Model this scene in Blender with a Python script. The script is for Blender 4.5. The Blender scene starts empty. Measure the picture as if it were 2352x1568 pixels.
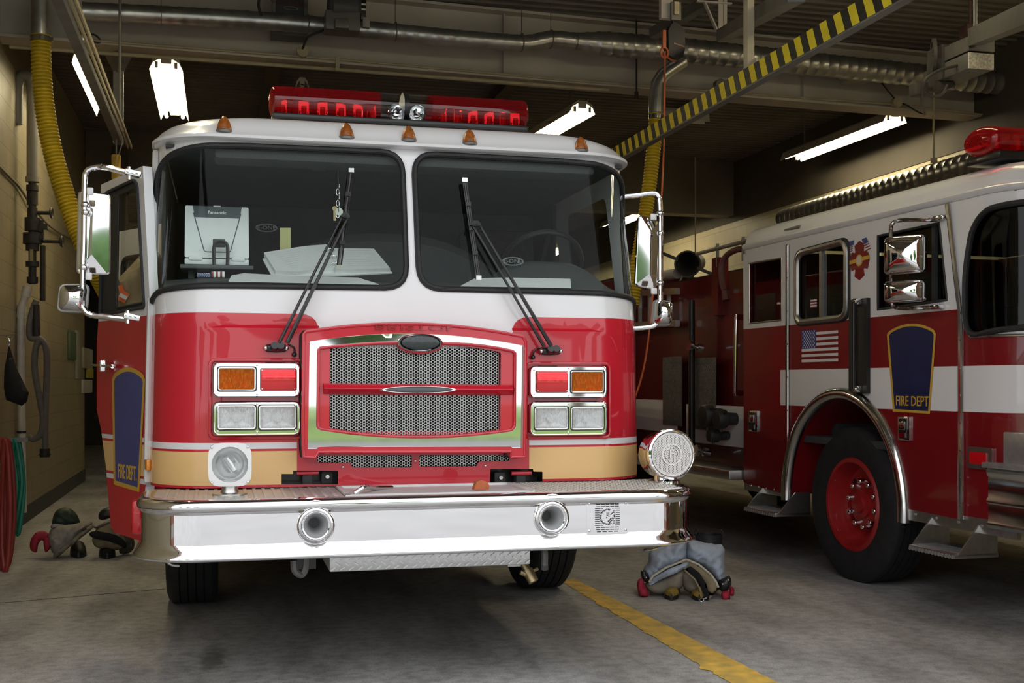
import bpy, bmesh, math, random
from math import sin, cos, tan, pi, atan, atan2, sqrt, radians
from mathutils import Vector, Matrix
from mathutils.geometry import delaunay_2d_cdt
random.seed(7)
SC = bpy.context.scene
COL = SC.collection
# ---------------------------------------------------------------- camera, world, exposure
FOC, CX, HY, CH = 2680.0, 1176.0, 880.0, 1.36          # focal length in pixels of a 2352 px wide frame, horizon row, eye height
TH = atan((CX - 507.0) / FOC)                            # the camera is turned this far to the right of the building's long axis
cT, sT = cos(TH), sin(TH)
cam_d = bpy.data.cameras.new('camera')
cam_d.sensor_width = 36.0
cam_d.lens = FOC / 2352.0 * 36.0
cam_d.shift_y = (HY - 784.0) / 2352.0
cam_d.clip_start = 0.05; cam_d.clip_end = 400
cam = bpy.data.objects.new('camera', cam_d); COL.objects.link(cam)
cam.location = (0, 0, CH); cam.rotation_euler = (radians(90), 0, -TH)
SC.camera = cam
SC.view_settings.view_transform = 'Standard'; SC.view_settings.look = 'None'
SC.view_settings.gamma = 1.0; SC.view_settings.use_curve_mapping = False
SC.view_settings.exposure = 0.0
SC.cycles.use_denoising = True
SC.cycles.max_bounces = 10
SC.cycles.diffuse_bounces = 5
SC.cycles.glossy_bounces = 4
SC.cycles.transparent_max_bounces = 16
SC.cycles.caustics_reflective = False; SC.cycles.caustics_refractive = False
SC.cycles.sample_clamp_indirect = 4.0

SKY = 1.85
LAMP = 46.0
w = bpy.data.worlds.new('overcast_sky'); SC.world = w; w.use_nodes = True
nt = w.node_tree; nt.nodes.clear()
o_ = nt.nodes.new('ShaderNodeOutputWorld'); b_ = nt.nodes.new('ShaderNodeBackground')
tc = nt.nodes.new('ShaderNodeTexCoord'); sx = nt.nodes.new('ShaderNodeSeparateXYZ'); cr = nt.nodes.new('ShaderNodeValToRGB')
cr.color_ramp.elements[0].position = 0.0; cr.color_ramp.elements[0].color = (0.92, 0.94, 0.97, 1)
cr.color_ramp.elements[1].position = 0.7; cr.color_ramp.elements[1].color = (1.0, 1.0, 1.02, 1)
nt.links.new(tc.outputs['Generated'], sx.inputs[0]); nt.links.new(sx.outputs['Z'], cr.inputs[0])
nt.links.new(cr.outputs[0], b_.inputs['Color']); b_.inputs['Strength'].default_value = SKY
nt.links.new(b_.outputs[0], o_.inputs['Surface'])
# daylight enters by the open door: the portal only guides the sampling of the sky, it gives no light of its own
for pname, x0, x1 in (('door_portal', -1.8, 3.3),):
    ld = bpy.data.lights.new(pname, 'AREA'); ld.shape = 'RECTANGLE'; ld.size = x1 - x0; ld.size_y = 4.6
    ld.cycles.is_portal = True
    lo = bpy.data.objects.new(pname, ld); COL.objects.link(lo)
    lo.location = ((x0 + x1) / 2, 3.8, 2.31); lo.rotation_euler = (radians(90), 0, 0)

# ---------------------------------------------------------------- helpers
def ray(px, py):
    u = (px - CX) / FOC; v = (HY - py) / FOC
    return Vector((u * cT + sT, -u * sT + cT, v))
def P(px, py, X=None, Y=None, Z=None, D=None):
    """the point of the place seen at this pixel of the photograph, at a known X, Y, height or distance"""
    r = ray(px, py)
    if D is not None: t = D
    elif Y is not None: t = Y / r.y
    elif X is not None: t = X / r.x
    else: t = (Z - CH) / r.z
    return Vector((r.x * t, r.y * t, CH + r.z * t))
def V(*a): return Vector(a)

_mats = {}
def mat(name, col, rough=0.5, metal=0.0, coat=0.0, var=0.0, scale=20.0, bump=0.0, bscale=60.0, alpha=1.0, emit=0.0, trans=0.0, spec=0.5, ior=1.45, dark=None, stretch=None):
    if name in _mats: return _mats[name]
    m = bpy.data.materials.new(name); m.use_nodes = True
    t = m.node_tree; p = t.nodes['Principled BSDF']
    p.inputs['Base Color'].default_value = (*col, 1); p.inputs['Roughness'].default_value = rough
    p.inputs['Metallic'].default_value = metal; p.inputs['Coat Weight'].default_value = coat
    p.inputs['Coat Roughness'].default_value = 0.03; p.inputs['IOR'].default_value = ior
    p.inputs['Specular IOR Level'].default_value = spec
    p.inputs['Transmission Weight'].default_value = trans
    if emit > 0:
        p.inputs['Emission Color'].default_value = (*col, 1); p.inputs['Emission Strength'].default_value = emit
    co = None
    def coords():
        nonlocal co
        if co is None:
            c = t.nodes.new('ShaderNodeTexCoord'); mp = t.nodes.new('ShaderNodeMapping')
            if stretch: mp.inputs['Scale'].default_value = stretch
            t.links.new(c.outputs['Object'], mp.inputs[0]); co = mp.outputs[0]
        return co
    if var > 0:
        n = t.nodes.new('ShaderNodeTexNoise'); n.inputs['Scale'].default_value = scale; n.inputs['Detail'].default_value = 6
        t.links.new(coords(), n.inputs['Vector'])
        mx = t.nodes.new('ShaderNodeMix'); mx.data_type = 'RGBA'
        d = dark or tuple(c * (1 - var) for c in col)
        mx.inputs['A'].default_value = (*d, 1); mx.inputs['B'].default_value = (*[min(1, c * (1 + var * 0.4)) for c in col], 1)
        r = t.nodes.new('ShaderNodeMapRange'); r.inputs['From Min'].default_value = 0.32; r.inputs['From Max'].default_value = 0.68
        t.links.new(n.outputs['Fac'], r.inputs['Value']); t.links.new(r.outputs[0], mx.inputs['Factor'])
        t.links.new(mx.outputs['Result'], p.inputs['Base Color'])
    if bump > 0:
        n = t.nodes.new('ShaderNodeTexNoise'); n.inputs['Scale'].default_value = bscale; n.inputs['Detail'].default_value = 4
        t.links.new(coords(), n.inputs['Vector'])
        b = t.nodes.new('ShaderNodeBump'); b.inputs['Strength'].default_value = bump; b.inputs['Distance'].default_value = 0.01
        t.links.new(n.outputs['Fac'], b.inputs['Height']); t.links.new(b.outputs[0], p.inputs['Normal'])
    _mats[name] = m
    return m
def glass_mat(name, tint, refl=0.12):
    """thin pane: looks through with a tint and mirrors a little more at grazing angles"""
    m = bpy.data.materials.new(name); m.use_nodes = True; t = m.node_tree; t.nodes.clear()
    o = t.nodes.new('ShaderNodeOutputMaterial'); mx = t.nodes.new('ShaderNodeMixShader')
    tr = t.nodes.new('ShaderNodeBsdfTransparent'); gl = t.nodes.new('ShaderNodeBsdfGlossy')
    tr.inputs['Color'].default_value = (*tint, 1); gl.inputs['Roughness'].default_value = 0.01
    lw = t.nodes.new('ShaderNodeLayerWeight'); lw.inputs['Blend'].default_value = 0.35
    mr = t.nodes.new('ShaderNodeMapRange'); mr.inputs['To Min'].default_value = refl * 0.5; mr.inputs['To Max'].default_value = 0.7
    pw = t.nodes.new('ShaderNodeMath'); pw.operation = 'POWER'; pw.inputs[1].default_value = 3.0
    t.links.new(lw.outputs['Facing'], pw.inputs[0]); t.links.new(pw.outputs[0], mr.inputs['Value'])
    t.links.new(mr.outputs[0], mx.inputs[0]); t.links.new(tr.outputs[0], mx.inputs[1]); t.links.new(gl.outputs[0], mx.inputs[2])
    t.links.new(mx.outputs[0], o.inputs['Surface'])
    return m

class MB:
    def __init__(self): self.bm = bmesh.new()
    def raw(self, vs, fs, m=0):
        v = [self.bm.verts.new(x) for x in vs]; out = []
        for f in fs:
            try:
                fc = self.bm.faces.new([v[i] for i in f]); fc.material_index = m; out.append(fc)
            except ValueError: pass
        return v, out
    def box(self, c, s, m=0, rot=None, bev=0.0, seg=2):
        b = bmesh.new(); bmesh.ops.create_cube(b, size=1.0)
        for v in b.verts: v.co = Vector((v.co.x * s[0], v.co.y * s[1], v.co.z * s[2]))
        if bev > 0: bmesh.ops.bevel(b, geom=list(b.edges), offset=min(bev, min(s) * 0.49), segments=seg, affect='EDGES', profile=0.5)
        M = Matrix.Translation(c) @ (rot.to_4x4() if rot else Matrix.Identity(4))
        b.verts.ensure_lookup_table(); b.verts.index_update()
        self.raw([M @ v.co for v in b.verts], [[v.index for v in f.verts] for f in b.faces], m); b.free(); return self
    def bar(self, a, b, wd, ht, m=0, bev=0.0):
        """square bar from a to b"""
        a = Vector(a); b = Vector(b); d = (b - a); L = d.length; d.normalize()
        up = Vector((0, 0, 1)) if abs(d.z) < 0.95 else Vector((0, 1, 0))
        x = d.cross(up).normalized(); z = x.cross(d)
        R = Matrix((x, d, z)).transposed()
        return self.box((a + b) / 2, (wd, L, ht), m, R, bev)
    def cyl(self, a, b, r, r2=None, n=16, m=0, caps=True):
        a = Vector(a); b = Vector(b); r2 = r if r2 is None else r2
        d = (b - a).normalized(); up = Vector((0, 0, 1)) if abs(d.z) < 0.9 else Vector((1, 0, 0))
        x = d.cross(up).normalized(); y = d.cross(x)
        vs = [a + (x * cos(2 * pi * i / n) + y * sin(2 * pi * i / n)) * r for i in range(n)] + [b + (x * cos(2 * pi * i / n) + y * sin(2 * pi * i / n)) * r2 for i in range(n)]
        fs = [[i, i + n, (i + 1) % n + n, (i + 1) % n] for i in range(n)]
        if caps: fs += [list(range(n)), list(range(2 * n - 1, n - 1, -1))]
        self.raw(vs, fs, m); return self
    def tube(self, pts, r, n=10, m=0, closed=False, flat=None, caps=True):
        """tube along points; r a number or a list; flat=(a,b) scales its section"""
        pts = [Vector(p) for p in pts]; k = len(pts); rs = r if isinstance(r, (list, tuple)) else [r] * k
        vs = []; prev = None
        for i, p in enumerate(pts):
            t = ((pts[(i + 1) % k] - pts[i - 1]) if closed else (pts[min(i + 1, k - 1)] - pts[max(i - 1, 0)])).normalized()
            if prev is None:
                up = Vector((0, 0, 1)) if abs(t.z) < 0.9 else Vector((1, 0, 0)); x = t.cross(up).normalized()
            else: x = (prev - t * prev.dot(t)).normalized()
            prev = x; y = t.cross(x)
            for j in range(n):
                a = 2 * pi * j / n; ca, sa = cos(a), sin(a)
                if flat: ca *= flat[0]; sa *= flat[1]
                vs.append(p + (x * ca + y * sa) * rs[i])
        fs = []
        for i in range(k if closed else k - 1):
            i2 = (i + 1) % k
            for j in range(n): fs.append([i * n + j, i2 * n + j, i2 * n + (j + 1) % n, i * n + (j + 1) % n])
        if not closed and caps: fs += [list(range(n - 1, -1, -1)), list(range((k - 1) * n, k * n))]
        self.raw(vs, fs, m); return self
    def lathe(self, prof, o, ax, n=32, m=0, close=False, sc=(1, 1)):
        """prof = [(radius, distance along ax)] turned about ax through o"""
        o = Vector(o); d = Vector(ax).normalized(); up = Vector((0, 0, 1)) if abs(d.z) < 0.9 else Vector((0, 1, 0))
        x = up.cross(d).normalized(); y = d.cross(x)
        vs = [o + (x * cos(2 * pi * j / n) * sc[0] + y * sin(2 * pi * j / n) * sc[1]) * r + d * h for r, h in prof for j in range(n)]
        k = len(prof); fs = []
        for i in range(k if close else k - 1):
            i2 = (i + 1) % k
            for j in range(n): fs.append([i * n + j, i * n + (j + 1) % n, i2 * n + (j + 1) % n, i2 * n + j])
        mi = m if isinstance(m, (list, tuple)) else None
        v, out = self.raw(vs, fs, 0 if mi else m)
        if mi:
            for q, f in enumerate(out): f.material_index = mi[min(q // n, len(mi) - 1)]
        return self
    def prism(self, poly, depth, m=0, bev=0.0):
        """flat outline given depth (a vector); an optional chamfer at the front"""
        poly = [Vector(p) for p in poly]; depth = Vector(depth); n = len(poly)
        if bev > 0:
            c = sum(poly, Vector()) / n; L = depth.length
            front = []
            for i, p in enumerate(poly):
                a = (p - poly[i - 1]).normalized(); b = (poly[(i + 1) % n] - p).normalized()
                nn = depth.normalized(); na = a.cross(nn); nb = b.cross(nn); q = (na + nb)
                if q.length < 1e-6: q = na
                q.normalize()
                if q.dot(c - p) < 0 and (a.cross(b)).dot(depth) * 1 != 0 and False: q = -q
                front.append(q)
            s = 1 if sum((front[i].dot(c - poly[i]) for i in range(n))) > 0 else -1
            f = [poly[i] + front[i] * bev * s for i in range(n)]; mid = [p + depth * min(0.9, bev / L) for p in poly]
            vs = f + mid + [p + depth for p in poly]
            fs = [list(range(n)), list(range(3 * n - 1, 2 * n - 1, -1))]
            for k in (0, 1):
                fs += [[k * n + i, (k + 1) * n + i, (k + 1) * n + (i + 1) % n, k * n + (i + 1) % n] for i in range(n)]
        else:
            vs = poly + [p + depth for p in poly]
            fs = [list(range(n)), list(range(2 * n - 1, n - 1, -1))] + [[i, i + n, (i + 1) % n + n, (i + 1) % n] for i in range(n)]
        self.raw(vs, fs, m); return self
    def ball(self, c, r, m=0, sc=(1, 1, 1), u=16, v=10):
        c = Vector(c); vs = [c + Vector((0, 0, r * sc[2]))]
        for i in range(1, v):
            for j in range(u):
                a = pi * i / v; b = 2 * pi * j / u
                vs.append(c + Vector((r * sc[0] * sin(a) * cos(b), r * sc[1] * sin(a) * sin(b), r * sc[2] * cos(a))))
        vs.append(c - Vector((0, 0, r * sc[2])))
        fs = [[0, 1 + j, 1 + (j + 1) % u] for j in range(u)]
        for i in range(v - 2):
            for j in range(u): fs.append([1 + i * u + j, 1 + (i + 1) * u + j, 1 + (i + 1) * u + (j + 1) % u, 1 + i * u + (j + 1) % u])
        L = len(vs) - 1
        fs += [[L, 1 + (v - 2) * u + (j + 1) % u, 1 + (v - 2) * u + j] for j in range(u)]
        self.raw(vs, fs, m); return self
    def grid(self, rows, m=0, close=False):
        """surface through rows of points"""
        k = len(rows[0]); vs = [p for r in rows for p in r]; fs = []
        for i in range(len(rows) - 1):
            for j in range(k if close else k - 1): fs.append([i * k + j, i * k + (j + 1) % k, (i + 1) * k + (j + 1) % k, (i + 1) * k + j])
        self.raw(vs, fs, m); return self
    def build(self, name, mats, parent=None, ang=35, fix=True, M=None):
        if M is not None: self.bm.transform(M)
        if fix: bmesh.ops.recalc_face_normals(self.bm, faces=list(self.bm.faces))
        me = bpy.data.meshes.new(name); self.bm.to_mesh(me); self.bm.free()
        for m in (mats if isinstance(mats, (list, tuple)) else [mats]): me.materials.append(m)
        for p in me.polygons: p.use_smooth = True
        me.set_sharp_from_angle(angle=radians(ang))
        o = bpy.data.objects.new(name, me); COL.objects.link(o)
        if parent: o.parent = parent
        return o

def inpoly(x, y, p):
    c = False; j = len(p) - 1
    for i in range(len(p)):
        xi, yi = p[i]; xj, yj = p[j]
        if (yi > y) != (yj > y) and x < (xj - xi) * (y - yi) / (yj - yi) + xi: c = not c
        j = i
    return c
def dens(poly, step):
    out = []
    for i, a in enumerate(poly):
        b = poly[(i + 1) % len(poly)]; L = sqrt((b[0] - a[0]) ** 2 + (b[1] - a[1]) ** 2); k = max(1, int(math.ceil(L / step)))
        out += [(a[0] + (b[0] - a[0]) * q / k, a[1] + (b[1] - a[1]) * q / k) for q in range(k)]
    return out
def rnd(poly, r, n=5):
    """rounds the corners of an outline; r a number or one per corner"""
    out = []; k = len(poly)
    for i in range(k):
        p = Vector(poly[i][:2]); a = Vector(poly[i - 1][:2]) - p; b = Vector(poly[(i + 1) % k][:2]) - p
        ri = r[i] if isinstance(r, (list, tuple)) else r
        q = min(ri, a.length * 0.49, b.length * 0.49)
        if q < 1e-5: out.append((p.x, p.y)); continue
        A = p + a.normalized() * q; B = p + b.normalized() * q
        for t in range(n + 1):
            s = t / n; c = A * (1 - s) ** 2 + p * 2 * s * (1 - s) + B * s * s; out.append((c.x, c.y))
    return out
def smooth2(poly, n=4):
    """closed soft outline through the points"""
    k = len(poly); out = []
    for i in range(k):
        p0, p1, p2, p3 = (Vector(poly[(i + j) % k][:2]) for j in (-1, 0, 1, 2))
        for q in range(n):
            t = q / n; v = 0.5 * ((2 * p1) + (p2 - p0) * t + (2 * p0 - 5 * p1 + 4 * p2 - p3) * t * t + (3 * p1 - p0 - 3 * p2 + p3) * t ** 3); out.append((v.x, v.y))
    return out
def ell(cx, cy, rx, ry, n=32): return [(cx + rx * cos(2 * pi * i / n), cy + ry * sin(2 * pi * i / n)) for i in range(n)]
def rect(x0, y0, x1, y1, r=0.0, n=5):
    p = [(x0, y0), (x1, y0), (x1, y1), (x0, y1)]
    return rnd(p, r, n) if r > 0 else p
def patch(mb, outline, mapf, holes=(), regions=(), step=0.1, base=0):
    """triangulated sheet: outline minus holes, painted regions get their own material; mapf takes (u,v) to a point"""
    vs = []; es = []
    def loop(p, st=step):
        d = dens(p, st); k = len(vs); vs.extend(Vector(q) for q in d); es.extend((k + i, k + (i + 1) % len(d)) for i in range(len(d)))
    loop(outline)
    for h in holes: loop(h)
    for rg, _ in regions: loop(rg)
    xs = [p[0] for p in outline]; ys = [p[1] for p in outline]
    nx = int((max(xs) - min(xs)) / step); ny = int((max(ys) - min(ys)) / step)
    for i in range(1, nx + 1):
        for j in range(1, ny + 1):
            x = min(xs) + (i - 0.37) * (max(xs) - min(xs)) / (nx + 0.3); y = min(ys) + (j - 0.41) * (max(ys) - min(ys)) / (ny + 0.3)
            vs.append(Vector((x, y)))
    v, e, f = delaunay_2d_cdt(vs, es, [], 0, 1e-5)[:3]
    vv = [mb.bm.verts.new(mapf(p.x, p.y)) for p in v]
    for t in f:
        cx = sum(v[i].x for i in t) / len(t); cy = sum(v[i].y for i in t) / len(t)
        if not inpoly(cx, cy, outline) or any(inpoly(cx, cy, h) for h in holes): continue
        mi = base
        for rg, q in regions:
            if inpoly(cx, cy, rg): mi = q
        try:
            fc = mb.bm.faces.new([vv[i] for i in t]); fc.material_index = mi
        except ValueError: pass
    bmesh.ops.delete(mb.bm, geom=[x for x in mb.bm.verts if not x.link_faces], context='VERTS')
    return mb
def inflate(mb, outline, mapf, thick, step=0.02, m=0, power=0.5, back=0.3, wr=0.0, wf=30.0, seed=0, rad=None, regions=()):
    """pillow-shaped body over an outline; mapf(u,v,h) gives the point at height h off the middle sheet"""
    d = dens(outline, step); k = len(d); vs = [Vector(q) for q in d]; es = [(i, (i + 1) % k) for i in range(k)]
    def edge_dist(x, y):
        best = 1e9
        for i in range(len(outline)):
            ax, ay = outline[i]; bx, by = outline[(i + 1) % len(outline)]; dx, dy = bx - ax, by - ay
            L2 = dx * dx + dy * dy or 1e-12; t = max(0, min(1, ((x - ax) * dx + (y - ay) * dy) / L2))
            best = min(best, (x - ax - t * dx) ** 2 + (y - ay - t * dy) ** 2)
        return sqrt(best)
    xs = [p[0] for p in d]; ys = [p[1] for p in d]; x = min(xs)
    row = 0
    while x < max(xs):
        y = min(ys) + (step / 2 if row % 2 else 0)
        while y < max(ys):
            if inpoly(x, y, outline) and edge_dist(x, y) > step * 0.5: vs.append(Vector((x, y)))
            y += step
        x += step * 0.87; row += 1
    v, e, f = delaunay_2d_cdt(vs, es, [], 0, 1e-6)[:3]
    R = rad or max(edge_dist(p.x, p.y) for p in v)
    rr = random.Random(seed); ph = [(rr.uniform(0, 6.28), rr.uniform(0.6, 1.4) * wf, rr.uniform(0.2, 1.0) * wf * (1 if q % 2 else -1)) for q in range(5)]
    def hgt(p):
        q = min(1.0, edge_dist(p.x, p.y) / R); b = sqrt(max(0, 1 - (1 - q) ** 2)) if power == 0.5 else q ** power
        return b * thick, b
    F_, B_ = [], []
    for p in v:
        h, b = hgt(p); wv = sum(sin(p.x * a + p.y * c + s + 1.5 * sin(p.y * wf * 0.7 + s)) for s, a, c in ph) / 5 * wr * min(1, b * 2)
        F_.append(mb.bm.verts.new(mapf(p.x, p.y, h + wv)))
        B_.append(F_[-1] if b < 0.02 else mb.bm.verts.new(mapf(p.x, p.y, -h * back)))
    for t in f:
        cx = sum(v[i].x for i in t) / 3; cy = sum(v[i].y for i in t) / 3
        if not inpoly(cx, cy, outline): continue
        mi = m
        for rg, q in regions:
            if inpoly(cx, cy, rg): mi = q
        for S, od in ((F_, t), (B_, list(reversed(t)))):
            try:
                fc = mb.bm.faces.new([S[i] for i in od]); fc.material_index = mi
            except ValueError: pass
    bmesh.ops.delete(mb.bm, geom=[q for q in mb.bm.verts if not q.link_faces], context='VERTS')
    return mb
def hexmesh(mb, outline, mapf, pitch, hole=0.36, m=0, thick=None, excl=()):
    """sheet of hexagonal cells with a round hole in each, cut to an outline"""
    xs = [p[0] for p in outline]; ys = [p[1] for p in outline]; R = pitch / sqrt(3); col = 0
    x = min(xs)
    while x < max(xs) + pitch:
        y = min(ys) + (pitch / 2 if col % 2 else 0)
        while y < max(ys) + pitch:
            if inpoly(x, y, outline) and not any(inpoly(x, y, q) for q in excl):
                o = [(x + R * cos(pi / 3 * i), y + R * sin(pi / 3 * i)) for i in range(6)]
                h = [(x + pitch * hole * cos(pi / 6 * i), y + pitch * hole * sin(pi / 6 * i)) for i in range(12)]
                vs = [mapf(*q) for q in o + h]
                mb.raw(vs, [[i, (i + 1) % 6, 6 + (2 * i + 2) % 12, 6 + 2 * i + 1, 6 + 2 * i] for i in range(6)], m)
            y += pitch
        x += pitch * sqrt(3) / 2; col += 1
    return mb
def tag(o, label=None, cat=None, group=None, kind=None):
    if label: o['label'] = label
    if cat: o['category'] = cat
    if group: o['group'] = group
    if kind: o['kind'] = kind
    return o
def thing(name, label, cat, loc=(0, 0, 0), rz=0.0, group=None):
    o = bpy.data.objects.new(name, None); COL.objects.link(o); o.location = loc; o.rotation_euler = (0, 0, rz)
    o.empty_display_size = 0.2
    return tag(o, label, cat, group)
def struct(o): o['kind'] = 'structure'; return o
def copy_tree(o, parent=None):
    c = o.copy(); COL.objects.link(c)
    if parent: c.parent = parent
    for ch in list(o.children): copy_tree(ch, c)
    return c
def text_mesh(mb, txt, size, M, m=0, depth=0.002, bold=0.0, width=1.0):
    """lettering as solid shapes, centred, standing in the plane that M gives it"""
    cu = bpy.data.curves.new('lettering', 'FONT'); cu.body = txt; cu.size = size; cu.align_x = 'CENTER'; cu.align_y = 'CENTER'
    cu.extrude = depth; cu.offset = bold; cu.resolution_u = 3
    ob = bpy.data.objects.new('lettering', cu); COL.objects.link(ob)
    dg = bpy.context.evaluated_depsgraph_get(); dg.update()
    me = bpy.data.meshes.new_from_object(ob.evaluated_get(dg))
    W = Matrix.Diagonal((width, 1, 1, 1))
    mb.raw([M @ (W @ v.co) for v in me.vertices], [list(p.vertices) for p in me.polygons], m)
    bpy.data.objects.remove(ob); bpy.data.curves.remove(cu); bpy.data.meshes.remove(me)
def facing(o, x, z):
    """matrix of a plane at o whose right is x and whose up is z"""
    x = Vector(x).normalized(); z = Vector(z).normalized(); n = x.cross(z)
    M = Matrix((x, z, n)).transposed().to_4x4(); M.translation = Vector(o); return M
def bez(pts, n=8):
    """smooth curve through points"""
    pts = [Vector(p) for p in pts]; out = []
    for i in range(len(pts) - 1):
        p0 = pts[max(i - 1, 0)]; p1 = pts[i]; p2 = pts[i + 1]; p3 = pts[min(i + 2, len(pts) - 1)]
        for k in range(n):
            t = k / n
            out.append(0.5 * ((2 * p1) + (p2 - p0) * t + (2 * p0 - 5 * p1 + 4 * p2 - p3) * t * t + (3 * p1 - p0 - 3 * p2 + p3) * t ** 3))
    out.append(pts[-1]); return out
# ---------------------------------------------------------------- materials
M_chrome = mat('chrome', (0.86, 0.86, 0.87), 0.04, 1.0)
M_polish = mat('polished_steel', (0.72, 0.72, 0.72), 0.16, 1.0, bump=0.02, bscale=40)
M_alu = mat('brushed_aluminium', (0.62, 0.61, 0.59), 0.34, 1.0, var=0.12, scale=30)
M_galv = mat('galvanised_steel', (0.60, 0.61, 0.61), 0.30, 0.85, var=0.25, scale=8, bump=0.05, bscale=18)
M_white = mat('white_paint', (0.80, 0.80, 0.81), 0.28, coat=0.6, var=0.02, scale=3)
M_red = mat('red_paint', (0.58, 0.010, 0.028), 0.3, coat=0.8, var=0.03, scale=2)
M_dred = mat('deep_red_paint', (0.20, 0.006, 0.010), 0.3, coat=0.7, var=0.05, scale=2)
M_gold = mat('gold_paint', (0.86, 0.55, 0.23), 0.32, coat=0.5, var=0.03, scale=3)
M_black = mat('black_paint', (0.012, 0.012, 0.013), 0.35, coat=0.3, var=0.1, scale=15)
M_rubber = mat('black_rubber', (0.018, 0.018, 0.019), 0.55, var=0.2, scale=30, bump=0.1, bscale=120)
M_tyre = mat('tyre_rubber', (0.016, 0.016, 0.017), 0.75, var=0.35, scale=14, bump=0.15, bscale=90)
M_dark = mat('dark_trim', (0.035, 0.037, 0.038), 0.6, var=0.2, scale=10)
M_plastic = mat('grey_plastic', (0.11, 0.12, 0.125), 0.5, var=0.1, scale=12)
M_paper = mat('paper', (0.78, 0.80, 0.80), 0.8, var=0.04, scale=40)
M_amber = mat('amber_lens', (0.85, 0.30, 0.015), 0.12, coat=0.5, bump=0.35, bscale=160, spec=0.8)
M_marker = mat('clearance_lens', (0.33, 0.10, 0.018), 0.25, var=0.4, scale=60, bump=0.2, bscale=90)
M_redlens = mat('red_lens', (0.62, 0.008, 0.012), 0.1, coat=0.6, bump=0.12, bscale=200)
M_led = mat('lit_red_diodes', (1.0, 0.03, 0.04), 0.3, emit=2.2)
M_navy = mat('navy_enamel', (0.055, 0.07, 0.25), 0.3, coat=0.4, var=0.12, scale=5)
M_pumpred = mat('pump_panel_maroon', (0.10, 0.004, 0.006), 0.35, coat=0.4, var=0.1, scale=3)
M_navyd = mat('deep_navy_enamel', (0.012, 0.018, 0.075), 0.35, coat=0.2, var=0.12, scale=5)
M_yellow = mat('emblem_yellow', (0.60, 0.36, 0.05), 0.4, var=0.05, scale=10)
M_rim = mat('wheel_red_paint', (0.36, 0.014, 0.016), 0.35, coat=0.4, var=0.15, scale=12)
M_glass = glass_mat('cab_glass', (0.88, 0.93, 0.91), 0.024)
M_hazey = mat('hazard_yellow', (0.72, 0.58, 0.02), 0.5, var=0.1, scale=12)
M_hosey = mat('yellow_duct_hose', (0.66, 0.48, 0.03), 0.45, var=0.2, scale=9)
M_wire = mat('dark_cable', (0.03, 0.027, 0.025), 0.6, var=0.1)
M_beam = mat('painted_beam', (0.56, 0.515, 0.47), 0.6, var=0.16, scale=1.6, bump=0.03, bscale=10)
M_steel = mat('dull_steel', (0.19, 0.185, 0.175), 0.5, 0.4, var=0.2, scale=6)
M_cream = mat('cream_painted_steel', (0.46, 0.40, 0.28), 0.55, var=0.15, scale=8)
M_pvc = mat('pvc_pipe', (0.74, 0.72, 0.68), 0.4, var=0.15, scale=9)
M_iron = mat('black_iron_pipe', (0.035, 0.032, 0.03), 0.55, var=0.3, scale=20, bump=0.1, bscale=50)
M_greypipe = mat('grey_painted_pipe', (0.30, 0.285, 0.255), 0.5, var=0.1, scale=8)
M_lamp_white = mat('lamp_reflector_enamel', (0.82, 0.80, 0.72), 0.4, var=0.03)
def tube_light():
    m = bpy.data.materials.new('fluorescent_tube'); m.use_nodes = True; t = m.node_tree; p = t.nodes['Principled BSDF']
    p.inputs['Base Color'].default_value = (0.9, 0.9, 0.85, 1)
    p.inputs['Emission Color'].default_value = (1.0, 0.86, 0.55, 1); p.inputs['Emission Strength'].default_value = LAMP
    return m
M_tube = tube_light()

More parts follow.
